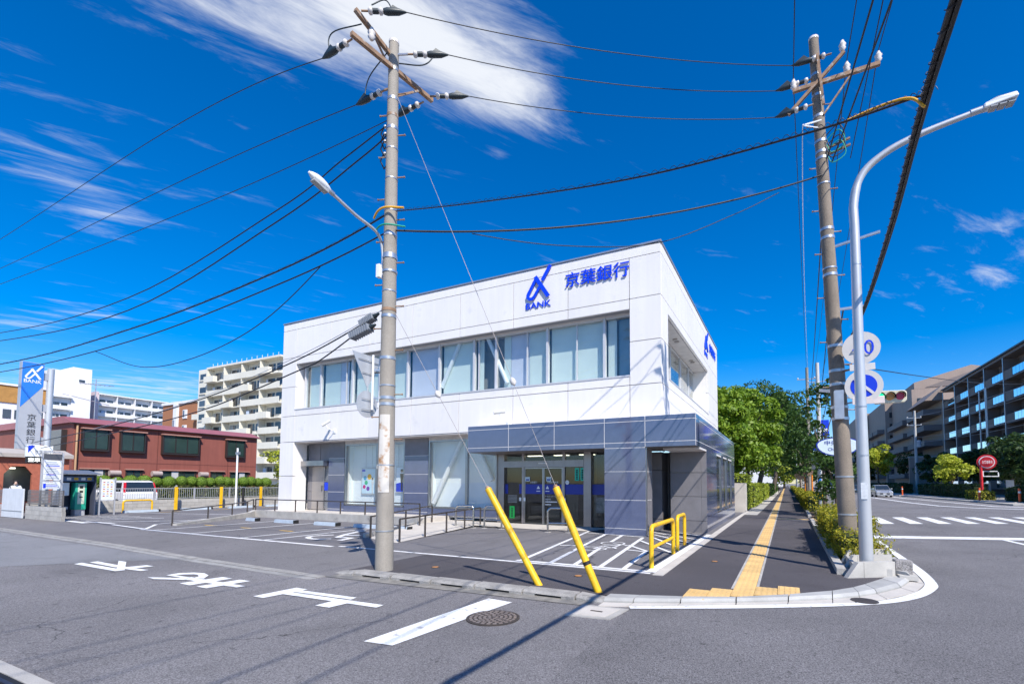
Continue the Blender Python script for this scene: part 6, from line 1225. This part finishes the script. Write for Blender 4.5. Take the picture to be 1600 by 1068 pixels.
LF_B = leafmat('leaf_bright', (.10, .20, .012), (.26, .37, .03)); LF_D = leafmat('leaf_dark', (.035, .085, .015), (.08, .15, .025)); LF_Y = leafmat('leaf_azalea', (.15, .19, .012), (.50, .42, .03)); LF_H = leafmat('leaf_hedge', (.20, .28, .02), (.38, .42, .05)); LF_G = leafmat('leaf_box', (.15, .27, .02), (.30, .43, .06)); LF_O = leafmat('leaf_olive', (.10, .12, .03), (.19, .19, .06)); LF_DD = leafmat('leaf_shade', (.025, .055, .014), (.055, .10, .02)); LF_L = leafmat('leaf_lime', (.30, .38, .02), (.55, .56, .07))  # leaf_shade: far trees and hedges have their shade put into this dark colour
BARK = mat('bark', (.11, .085, .065), .9, var=.3, scale=8, bump=.8, bscale=30); TWIG = mat('twigs', (.16, .10, .06), .9, var=.2)
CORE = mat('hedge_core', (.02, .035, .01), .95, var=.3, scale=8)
def sphere_pts(n): v = rng.normal(0, 1, (n, 3)); return v/np.linalg.norm(v, axis=1)[:, None]
def crown(name, par, c, r, n, leaf, m, clumps=26, cr=.32, gap=0.0):
    """leaf quads on clump shells spread through an ellipsoid"""
    c = np.array(c, float); r = np.array(r, float); cc = sphere_pts(clumps)*rng.uniform(.35, 1.08, clumps)[:, None]**.6; cc[:, 2] *= .95; C_ = c+cc*r*(1-cr*.55); R_c = rng.uniform(.40, 1.45, clumps)*cr*r.mean()
    k = rng.integers(0, clumps, n); d = sphere_pts(n); d[:, 2] = np.where(rng.random(n) < .62, np.abs(d[:, 2]), d[:, 2]); P = C_[k]+d*(R_c[k]*rng.uniform(.55, 1.08, n)**.5)[:, None]*np.array([1.15, 1.15, .8])
    return fast_quads(name, leaf_quads(P, d+np.array([0, 0, .35]), leaf), m, par)
def tree(lab, base, h, trunk_h, r, n, leaf, m, clumps=26, cr=.32, tr=.16, grp=None, name='tree', lean=(0, 0)):
    t_ = thing(name, lab, 'tree', base, grp); b = Vector(base); top = b+Vector((lean[0], lean[1], trunk_h)); c = (b.x+lean[0], b.y+lean[1], b.z+h-r[2])
    bb = B().tube([b-Vector((0, 0, .1)), b.lerp(top, .5)+Vector((.05, .03, 0)), top, Vector(c)], [tr*1.25, tr, tr*.8, tr*.35], 10)
    for i in range(7):
        a = i*2.4; q = Vector((c[0]+math.cos(a)*r[0]*.65, c[1]+math.sin(a)*r[1]*.65, c[2]+r[2]*(.1+.4*math.sin(i*1.7)))); s_ = top.lerp(Vector(c), .1+.1*i); bb.tube([s_, s_.lerp(q, .5)+Vector((0, 0, .15)), q], [tr*.42, tr*.28, tr*.08], 6)
    bb.done('trunk', BARK, t_); crown('crown', t_, c, r, n, leaf, m, clumps, cr); return t_
def hedge(lab, x0, x1, y0, y1, z0, z1, n, leaf, m, core=True, cat='hedge', name='hedge', grp=None, twig=0, jag=.05):
    t_ = thing(name, lab, cat, ((x0+x1)/2, (y0+y1)/2, z0), grp)
    if core: B().box(x0+.06, x1-.06, y0+.06, y1-.06, z0, z1-.07).done('inner_core', CORE, t_)  # added solid core inside the leaves; gaps show its dark colour
    lx, ly, lz = x1-x0, y1-y0, z1-z0; A = np.array([lx*ly, ly*lz, ly*lz, lx*lz, lx*lz]); f = rng.choice(5, n, p=A/A.sum()); u = rng.random((n, 3)); P = np.empty((n, 3)); D = np.zeros((n, 3))
    P[:] = [x0, y0, z0]; P += u*[lx, ly, lz]
    for k, (ax, v, s) in enumerate(((2, z1, 1), (0, x0, -1), (0, x1, 1), (1, y0, -1), (1, y1, 1))): q = f == k; P[q, ax] = v+rng.normal(-.02, jag, q.sum()); D[q, ax] = s
    bump = .06*np.sin(P[:, 1]*2.1)+.05*np.sin(P[:, 1]*5.3+P[:, 0]*3); P[:, 2] += np.where(P[:, 2] > z0+lz*.5, bump, 0); P[:, 0] += np.where(D[:, 0] != 0, D[:, 0]*bump, 0)
    fast_quads('foliage', leaf_quads(P, D+[0, 0, .3], leaf), m, t_)
    if twig:
        b = B()
        for i in range(twig): x, y = rng.uniform(x0+.1, x1-.1), rng.uniform(y0+.1, y1-.1); b.tube([(x, y, z0-.05), (x+rng.normal(0, .08), y+rng.normal(0, .08), z1-.1)], .008, 4)
        b.done('stems', TWIG, t_)['kind'] = 'stuff'
    return t_
# trees beyond the bank, left of the pavement
G1 = 'roadside trees beyond the bank'
tree('big bright green tree right behind the bank wall', (-4.6, 37, 0), 9.7, 3.0, (3.2, 4.6, 4.4), 24000, .165, LF_B, 60, .24, .22, G1)
tree('second bright tree overhanging the hedge, right of the first', (-3.2, 47, 0), 11.0, 3.2, (3.0, 4.2, 4.5), 19000, .18, LF_B, 50, .25, .22, G1)
tree('tall dark green tree leaning over the pavement', (-3.2, 60, 0), 14.6, 4.0, (4.8, 6, 6.0), 15000, .20, LF_D, 55, .24, .28, G1, lean=(.9, 0))
tree('dark tree behind the tall leaning one', (-2.0, 84, 0), 16.0, 5, (5.0, 7, 6.4), 11000, .27, LF_D, 45, .26, .3, G1, lean=(.8, 0))
tree('far dark tree closing the left side of the pavement view', (-2.4, 118, 0), 18.0, 5, (6, 10, 7.5), 8000, .4, LF_D, 40, .28, .35, G1, lean=(.5, 0))
tree('pale far tree at the vanishing point of the pavement', (-.5, 165, 0), 15, 3, (6, 10, 7), 5000, .5, LF_H, 30, .3, .35, G1)
tree('dark leafy tree filling in behind the bank corner', (-8.5, 48, 0), 9.5, 3, (4, 5, 4.5), 9000, .2, LF_D, 40, .27, .25, G1)
# street trees in the planter by the right pole
G2 = 'slender street trees in the planter'
tree('slender leafy street tree right behind the leaning utility pole', (1.75, 28.0, 0), 7.6, 2.0, (1.15, 1.5, 3.3), 2300, .11, LF_D, 34, .17, .09, G2)
tree('smaller street tree with low foliage beside the pedestrian button', (2.15, 26.2, 0), 3.9, .8, (.95, 1.2, 1.75), 2600, .10, LF_D, 26, .24, .10, G2)
tree('street tree further along the planter under the far poles', (1.5, 44, 0), 6.5, 2.2, (1.4, 1.8, 2.4), 2500, .15, LF_D, 26, .25, .10, G2)
tree('street tree far down the planter strip', (1.7, 72, 0), 7, 2.2, (1.9, 2.5, 2.6), 2200, .22, LF_D, 22, .28, .12, G2)
# clipped hedges along the left of the pavement and the gate pillar
hedge('tall leafy hedge block behind the white gate pillar', -3.3, -2.15, 29.6, 34, 0, 2.1, 3600, .075, LF_H); hedge('long clipped hedge along the left edge of the pavement', -3.0, -1.9, 34.2, 62, 0, 1.5, 7000, .09, LF_H); hedge('far continuation of the clipped hedge on the left', -3.0, -1.7, 64, 130, 0, 1.5, 4500, .14, LF_D)
t_ = thing('gate_pillar', 'pale concrete gate wall standing at the end of the granite wing', 'pillar', (-2.5, 28.6, 0)); B().box(-2.62, -2.05, 28.3, 28.45, 0, 1.62).done('panel', CONC_L, t_); B().box(-2.2, -2.05, 28.45, 29.4, 0, 1.62).done('return_panel', CONC_L, t_)
# azalea hedges in the planter strip
G3 = 'yellow-green azalea hedges in the planter'
hedge('nearest yellow-green azalea hedge beside the leaning pole', .96, 1.66, 12.0, 18.6, .05, .80, 11000, .034, LF_Y, True, 'hedge', 'azalea_hedge', G3, 60, .035); hedge('azalea bush close to the silver lamp post', .96, 1.5, 11.0, 12.0, .05, .62, 2600, .03, LF_Y, True, 'hedge', 'azalea_hedge', G3, 26, .04)
hedge('few azalea twigs on the road side of the lamp post', 1.62, 1.85, 11.2, 12.6, .05, .45, 350, .035, LF_Y, False, 'hedge', 'azalea_hedge', G3, 10, .06)
hedge('second azalea hedge beyond the tactile side strip', 1.05, 1.75, 29.5, 42, .05, .95, 5200, .06, LF_Y, True, 'hedge', 'azalea_hedge', G3); hedge('third azalea hedge further along the planter', 1.1, 1.8, 44, 66, .05, .9, 3200, .09, LF_Y, True, 'hedge', 'azalea_hedge', G3); hedge('farthest azalea hedge fading towards the vanishing point', 1.2, 1.9, 69, 150, .05, .9, 3000, .15, LF_Y, True, 'hedge', 'azalea_hedge', G3)
# planter kerbs, soil, footing blocks round the lamp post
pk = bpy.data.objects.new('planter_kerb', None); COL.objects.link(pk); pk['kind'] = 'structure'; ORG[pk] = Vector((0, 0, 0))
def kx(y): return .77+.0085*(y-9.7) if y < 40 else 1.03+.002*(y-40)
y = 9.75
while y < 150:
    s_ = .6 if y < 30 else (2.0 if y < 60 else 6)
    if not (22.6 < y < 25.2 or 42.3 < y < 43.6): B().prism([(kx(y), y+.006, -.02), (kx(y)+.14, y+.006, -.02), (kx(y+s_)+.14, y+s_-.006, -.02), (kx(y+s_), y+s_-.006, -.02)], (0, 0, .13)).done('kerb_stone', CONC, pk)
    y += s_
sheet('planter_soil', [(.9, 10.9), (1.95, 10.9), (2.05, 22.5), (.98, 22.5)], .05, SOIL); sheet('planter_soil', [(1.0, 25.3), (2.1, 25.3), (2.5, 150), (1.2, 150)], .05, SOIL)
sheet('planter_apron', [(.8, 22.55), (2.1, 22.55), (2.1, 25.25), (.9, 25.25)], .012, ASPH_WALK)
for i in range(6):
    for j in range(3): pbox('tactile_tile', 1.0+.3*j, 1.29+.3*j, 23.0+.3*i, 23.29+.3*i, .012, .025, TACT, tp) if i < 5 else None
ft = thing('lamp_footing', 'stepped pale concrete footing walls round the foot of the silver lamp post', 'footing', (1.4, 10.6, 0))
FT = mat('footing_concrete', (.44, .42, .385), .8, var=.14, scale=3, fine=.1, bump=.3)
def wallp(pts, th): B().prism(pts, th).done('wall_block', FT, ft)
wallp([(.89, 9.44, -.02), (1.16, 9.62, -.02), (1.16, 9.62, .26), (1.08, 9.57, .26)], (-.05, .09, 0)); wallp([(1.165, 9.623, -.02), (1.655, 9.95, -.02), (1.655, 9.95, .26), (1.165, 9.623, .26)], (-.05, .09, 0))
wallp([(.93, 10.25, -.02), (1.16, 10.40, -.02), (1.16, 10.40, .27), (1.10, 10.36, .27)], (-.04, .08, 0)); wallp([(1.165, 10.405, -.02), (1.74, 10.75, -.02), (1.74, 10.75, .27), (1.165, 10.405, .27)], (-.04, .08, 0))
wallp([(.93, 10.86, -.02), (1.16, 11.0, -.02), (1.16, 11.0, .30), (1.08, 10.95, .30)], (-.03, .08, 0)); wallp([(1.165, 11.0, -.02), (1.8, 11.4, -.02), (1.8, 11.4, .30), (1.165, 11.0, .30)], (-.03, .08, 0))
B().prism([(1.02, 9.75, -.02), (1.07, 9.75, -.02), (1.07, 10.95, -.02), (1.02, 10.95, -.02)], (0, 0, .22)).done('wall_block', FT, ft); B().box(1.08, 1.6, 9.86, 10.4, -.02, .14).done('base_slab', FT, ft)
pbox('drain_grate', .94, 1.02, 9.98, 10.2, .0, .045, GALV, ft); B().box(.84, 1.02, 9.75, 10.9, -.02, .03).done('apron', FT, ft); B().box(1.08, 1.75, 10.5, 11.0, -.02, .03).done('apron', FT, ft)
t_ = thing('granite_marker', 'rough speckled granite marker block at the kerb corner', 'marker stone', (1.78, 10.2, 0)); B().box(1.675, 1.93, 10.06, 10.30, -.02, .27).done('stone', mat('rough_granite', (.30, .28, .27), .95, var=.3, scale=14, bump=1, bscale=40, fine=.4, fscale=60), t_, .015); B().box(1.69, 1.95, 9.80, 10.05, -.02, .05).done('foot_stone', FT, t_)
# pedestrian button post, far poles, mirrors
t_ = thing('button_post', 'grey post with a yellow pedestrian button box beside the crossing', 'signal post', (1.6, 28.6, 0)); B().tube([(1.6, 28.6, 0), (1.6, 28.6, 3.6)], .075, 12).done('post', GALV, t_); B().box(1.48, 1.74, 28.42, 28.54, .82, 1.08).done('button_box', YEL, t_, .01); B().disc((1.61, 28.41, .95), (0, 1, 0), .05, .02, 12).done('button', BLACK, t_)
B().tube([(1.6, 28.6, .0), (1.6, 28.6, .25)], [.34, .2], 4).done('foot', CONC_L, t_); B().box(1.25, 1.5, 28.45, 28.75, 2.35, 3.0).done('pedestrian_signal', GREYP, t_); B().tube([(1.6, 28.6, 1.5), (1.6, 28.6, 1.9)], .085, 12).done('blue_wrap', SKYB, t_)
def far_pole(lab, x, y, h, r_, arms, banner=False, m=PCON):
    t_ = thing('utility_pole', lab, 'utility pole', (x, y, 0), 'far utility poles along the main road'); B().cyl((x, y, 0), (x, y, h), r_, r_*.62, 14).done('pole', m, t_)
    for z in arms: B().bar((x-1.1, y, z), (x+.9, y, z), .1, .1).done('crossarm', GALV, t_); [B().ball((x+dx_, y, z+.14), .1, seg=8, rings=5).done('insulator', PORC, t_) for dx_ in (-1, 0, .8)]
    if banner:
        for s in (-1, 1): 
            p_ = B().box(x+(.15 if s > 0 else -1.0), x+(1.0 if s > 0 else -.15), y-.12, y-.10, 7.0-(.0 if s > 0 else 1.6), 8.9-(.0 if s > 0 else 1.6)).done('banner', BLUE, t_); B().box(x+(.2 if s > 0 else -.95), x+(.95 if s > 0 else -.2), y-.135, y-.121, 7.6-(.0 if s > 0 else 1.6), 7.9-(.0 if s > 0 else 1.6)).done('banner_mark', WHITE, t_)
    return t_
far_pole('far concrete utility pole with a small crossarm above the park trees', 2.55, 64, 15.6, .26, (14.2,)); far_pole('far pale utility pole carrying blue street banners', 3.55, 62, 15.6, .30, (13.4, 12.6), True, mat('pale_pole', (.5, .49, .47), .8, var=.08)); far_pole('distant utility pole deep in the street', 3.0, 120, 15, .26, (14, 13))
def mirror(lab, x, y, zt, zm, r_, side):
    t_ = thing('curve_mirror', lab, 'curve mirror', (x, y, 0), 'orange curve mirrors'); OR = mat('mirror_orange', (.72, .22, .02), .45, var=.05); B().tube([(x, y, 0), (x, y, zt)], .07, 10).done('post', OR, t_); B().disc((x+side, y-.1, zm), (-.3, -1, -.1), r_, .06, 24).done('mirror_back', mat('mirror_face', (.50, .33, .25), .3, var=.2, scale=2), t_); B().bar((x, y, zm), (x+side, y-.07, zm), .05, .05).done('bracket', OR, t_)
mirror('left orange curve mirror post behind the azaleas', 1.45, 45, 2.8, 2.35, .42, -.4); mirror('right taller orange curve mirror post behind the azaleas', 1.98, 45.5, 5.2, 2.75, .5, -.3)
t_ = thing('street_lamp', 'distant thin street lamp over the pavement trees', 'street lamp', (1.3, 70, 0)); B().tube(wire_pts([(1.3, 70, 0), (1.3, 70, 5.5), (1.4, 70, 6.8), (2.3, 70, 7.4)], 16), .06, 8).done('post', POLEW, t_); B().box(2.2, 2.9, 69.85, 70.15, 7.36, 7.5).done('head', WHITE, t_)
for i, (x, y) in enumerate(((2.3, 50.5),)): t_ = thing('delineator_post', 'orange delineator post behind the second azalea hedge', 'delineator', (x, y, 0)); B().tube([(x, y, 0), (x, y, .9)], .06, 10).done('post', mat('delineator_orange', (.75, .12, .03), .5, var=.05), t_); B().tube([(x, y, .6), (x, y, .75)], .063, 10).done('reflector', WHITE, t_)
# clipped bushes and hedge beyond the car park
BALL = [14.14, 14.65, 15.35, 16.08, 16.83, 17.5, 18.3, 19.07, 19.73, 20.35, 21.0, 21.72, 22.2, 22.79, 23.49, 24.08, 24.67, 25.34]
ORDW = ['first', 'second', 'third', 'fourth', 'fifth', 'sixth', 'seventh', 'eighth', 'ninth', 'tenth', 'eleventh', 'twelfth', 'thirteenth', 'fourteenth', 'fifteenth', 'sixteenth', 'seventeenth', 'eighteenth']
for i, y in enumerate(BALL):
    r_ = .41+.04*math.sin(i*2.3); zc_ = 1.60+.05*math.cos(i*1.7); t_ = thing('clipped_bush', ORDW[i]+' round clipped bush from the left in the row below the office windows', 'bush', (-40, y, 0), 'round clipped bushes below the office windows')
    B().tube([(-40, y, 0), (-40, y, zc_)], .06, 6).done('stem', BARK, t_); B().ball((-40, y, zc_), r_*.93, seg=12, rings=8).done('inner_core', mat('bush_green', (.07, .13, .012), .9, var=.3, scale=20), t_); d = sphere_pts(1100); P = np.array([-40, y, zc_])+d*r_*rng.uniform(.95, 1.02, 1100)[:, None]; fast_quads('foliage', leaf_quads(P, d*1.3, .036, .3), LF_G, t_)  # added solid green core, coloured so gaps between leaves don't go dark
hedge('olive low hedge behind the bar fence', -39.3, -38.9, 17, 26.5, 0, 1.25, 3000, .08, LF_O); hedge('green hedge behind the pay booth and notice board', -39.4, -38.9, 12.2, 14, 0, 1.5, 1200, .07, LF_O)
tree('pale green garden tree between the office and the bank wall', (-42.0, 28.5, 0), 5.6, 1.2, (1.7, 1.8, 2.3), 2600, .13, LF_L, 24, .3, .1)
hedge('garden shrubs at the foot of the pale green tree', -41, -38, 26.2, 28, 0, 1.4, 900, .1, LF_O)
# ---------------------------------------------------------------- across the main road
slab('far_pavement', [(15.6, 48), (40, 46), (40, 420), (12.4, 420), (12.9, 90), (14.2, 70)], -.15, .06, CONC)
DTILE = mat('brown_tile', (.20, .155, .13), .7, var=.06, scale=1, streak=.05); DT2 = mat('dark_brown_tile', (.20, .165, .155), .7, var=.06); RG = mat('rail_glass', (.70, .92, 1.0), .06, metal=.95, var=.05)
ap = thing('apartment_block', 'long dark brown apartment block with glass balcony rails across the main road', 'building', (33, 83, 0))
apartment(ap, lambda u, d: (28.5-d, u), 70, 111, 14, 18.75, 6, 6.4, DT2, 1.6, st=2.95, glassrail=RG, par=DTILE, railh=1.05, first=.5)
for y in np.arange(70, 112, 6.83): B().tube([(26.85, y, 0), (26.85, y, 18.7)], .07, 8).done('drain_pipe', GALV, ap)
pbox('roof_edge', 26.6, 29, 69.5, 111.4, 19.1, 19.3, mat('roof_trim_dark', (.06, .06, .07), .5, var=0), ap)
TAN = mat('tan_tile', (.34, .265, .22), .75, var=.07, scale=.6, streak=.05)
bk_ = thing('apartment_block', 'stepped tan and brown apartment block with a gabled roof behind the long one', 'building', (34, 130, 0))
B().box(27, 46, 111.5, 128, 0, 17.5).box(25.5, 46, 128.01, 150, 0, 22.5).box(24, 46, 150.01, 178, 0, 23.5).box(22, 46, 178.01, 215, 0, 24).done('wall', TAN, bk_)
B().prism([(26, 128, 22.51), (46, 128, 22.51), (46, 128, 24.5), (36, 128, 27), (26, 128, 24)], (0, 20, 0)).done('roof', TAN, bk_); B().prism([(28, 127.9, 22.8), (44, 127.9, 22.8), (36, 127.9, 25.6)], (0, .05, 0)).done('gable_recess', DT2, bk_)
for z in (4, 7, 10, 13, 16, 19): pbox('window', 26.5, 27.6, 127.93, 127.99, z, z+1.5, mat('far_window', (.05, .06, .075)), bk_); pbox('window', 24.9, 25.49, 149.9, 150, z, z+1.4, mat('far_window', (.05, .06, .075)), bk_); pbox('window', 22.6, 23.6, 177.9, 178, z, z+1.4, mat('far_window', (.05, .06, .075)), bk_)
for z in (3, 6, 9, 12, 15): 
    for y in (152, 160, 168, 182, 192, 202): pbox('balcony', 22.4 if y < 178 else 20.4, 23.99 if y < 178 else 21.99, y, y+6.5, z, z+1.1, DT2, bk_)
    pbox('balcony', 24.2, 26.99, 113, 127, z-.1, z+1.0, DT2, bk_); pbox('balcony', 24, 25.49, 130, 148, z-.1, z+1.0, DT2, bk_)
B().prism([(24.2, 111.6, 17.5), (27, 111.6, 17.5), (27, 111.6, 20.3)], (0, 16, 0)).done('sloped_screen', TAN, bk_)
G4 = 'trees in the shade of the apartments'
tree('lime green sapling catching the sun before the dark trees', (18.2, 73, .06), 5.2, 1.4, (2.0, 2.2, 1.9), 2200, .2, LF_L, 26, .3, .12, G4)
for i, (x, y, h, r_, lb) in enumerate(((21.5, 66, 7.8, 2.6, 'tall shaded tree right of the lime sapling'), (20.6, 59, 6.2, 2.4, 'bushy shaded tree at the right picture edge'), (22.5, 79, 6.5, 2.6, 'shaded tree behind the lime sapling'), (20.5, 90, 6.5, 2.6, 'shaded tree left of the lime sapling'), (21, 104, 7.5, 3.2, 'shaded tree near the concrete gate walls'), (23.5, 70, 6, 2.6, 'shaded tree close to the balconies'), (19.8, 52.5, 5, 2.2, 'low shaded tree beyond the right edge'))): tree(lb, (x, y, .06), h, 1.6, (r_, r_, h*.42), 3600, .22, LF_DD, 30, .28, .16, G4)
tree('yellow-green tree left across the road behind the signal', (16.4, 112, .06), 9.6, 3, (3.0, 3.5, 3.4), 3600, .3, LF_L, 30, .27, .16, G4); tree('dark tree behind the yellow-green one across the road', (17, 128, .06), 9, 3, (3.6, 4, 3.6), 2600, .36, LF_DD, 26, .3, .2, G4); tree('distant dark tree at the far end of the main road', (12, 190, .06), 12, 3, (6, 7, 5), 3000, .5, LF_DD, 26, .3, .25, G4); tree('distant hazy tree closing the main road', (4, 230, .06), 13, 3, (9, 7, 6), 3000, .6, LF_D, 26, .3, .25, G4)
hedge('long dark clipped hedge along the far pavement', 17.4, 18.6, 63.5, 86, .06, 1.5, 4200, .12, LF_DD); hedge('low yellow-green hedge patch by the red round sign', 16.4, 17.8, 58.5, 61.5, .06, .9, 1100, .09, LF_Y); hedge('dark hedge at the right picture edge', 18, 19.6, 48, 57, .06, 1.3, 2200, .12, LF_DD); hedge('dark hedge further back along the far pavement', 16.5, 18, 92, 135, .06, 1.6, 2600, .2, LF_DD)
for i, (x, y) in enumerate(((15.9, 56), (17.4, 52.2), (13.9, 77))):
    t_ = thing('delineator_post', ('orange delineator post by the low yellow-green hedge', 'orange delineator post at the right edge across the road', 'small orange delineator post beside the silver car')[i], 'delineator', (x, y, 0)); B().tube([(x, y, 0), (x, y, 1.25)], .09, 10).done('post', mat('delineator_orange', (.75, .12, .03)), t_); B().tube([(x, y, .85), (x, y, 1.0)], .095, 10).done('reflector', WHITE, t_); B().box(x-.4, x+.5, y-.25, y+.25, -.03, .1).done('kerb_foot', CONC_L, t_)
t_ = thing('round_sign', 'tall red round sign with white lettering on a red pole across the road', 'sign', (18.1, 63, 0)); RD = mat('sign_red', (.62, .02, .03), .4, var=.04)
B().tube([(18.1, 63, 0), (18.1, 63, 3.75)], .13, 10).done('post', RD, t_); B().disc((18.55, 62.9, 3.85), (-.25, -1, 0), .78, .15, 28).done('disc', RD, t_); B().disc((18.53, 62.79, 3.85), (-.25, -1, 0), .62, .03, 28).done('ring', WHITE, t_); B().disc((18.525, 62.765, 3.85), (-.25, -1, 0), .54, .03, 28).done('face', RD, t_)
text('lettering', 'お客様専用', .01, (18.15, 62.72, 3.67), (.75, -.18, 0), (0, 0, .35), WHITE, t_); frame_y('plate_frame', 18.2, 19.5, 2.35, 2.95, 62.95, 63.0, .09, WHITE, t_)
t_ = thing('gate_wall', 'grey concrete gate wall block before the apartments', 'wall', (19.5, 100, 0)); B().box(19, 23, 99, 99.4, 0, 6.0).done('panel', TAN, t_); B().box(18.9, 23.1, 98.9, 99.5, 6.01, 6.3).done('coping', CONC, t_)
t_ = far_pole('utility pole with transformer brackets across the main road', 19.2, 95, 13.6, .25, (12.4, 11.2), m=mat('pale_pole', (.5, .49, .47))); B().tube([(19.6, 94.8, 7.6), (19.6, 94.8, 8.7)], .32, 12).done('transformer', GREYP, t_)
for i, y in enumerate((84, 81.5)): t_ = thing('flag_pole', ('left', 'right')[i]+' of two slim pale poles before the brown apartments', 'pole', (24.3, y, 0)); B().tube([(24.3, y, 0), (24.3, y, 14.4)], .09, 8).done('post', POLEW, t_); B().ball((24.3, y, 14.45), .12, seg=8, rings=6).done('finial', GALV, t_)
for k, (z0, z1) in enumerate(((12.6, 11.8), (11.3, 10.6), (9.2, 8.6), (8.4, 7.9))): wire(('topmost', 'second', 'third', 'lowest')[k]+' service wire crossing in front of the brown apartments', sagged((19.2, 95, z0), (24, 50, z1+.5), .7, 18), .02, mat('wire_pale', (.32, .33, .35), .5, var=0), raw=True, grp='wires before the brown apartments')
t_ = thing('white_sign', 'small white notice panel before the shaded hedge', 'sign', (19.8, 61.5, 0)); B().box(19.5, 20.1, 61.4, 61.45, .9, 2.0).done('panel', PAN, t_); B().box(19.77, 19.83, 61.46, 61.5, 0, 1.9).done('post', GALV, t_)
# distant street backdrop buildings so the road does not end in nothing
for i, (x, y, w_, d_, h, m_, lb) in enumerate(((-30, 260, 30, 20, 9, WHT, 'distant low white building beyond the trees'), (8, 330, 30, 20, 14, CONC, 'distant grey building at the end of the main road'), (34, 300, 20, 30, 18, TAN, 'distant tan building at the end of the far pavement'))):
    t_ = thing('distant_building', lb, 'building', (x, y, 0)); B().box(x, x+w_, y, y+d_, 0, h).done('wall', m_, t_); B().box(x-.3, x+w_+.3, y-.3, y+d_+.3, h, h+.5).done('roof', CONC, t_)
    for k in range(5): pbox('window', x+2+k*(w_-4)/5, x+2+k*(w_-4)/5+2.5, y-.06, y-.01, h*.55, h*.75, mat('far_window', (.05, .06, .075)), t_)
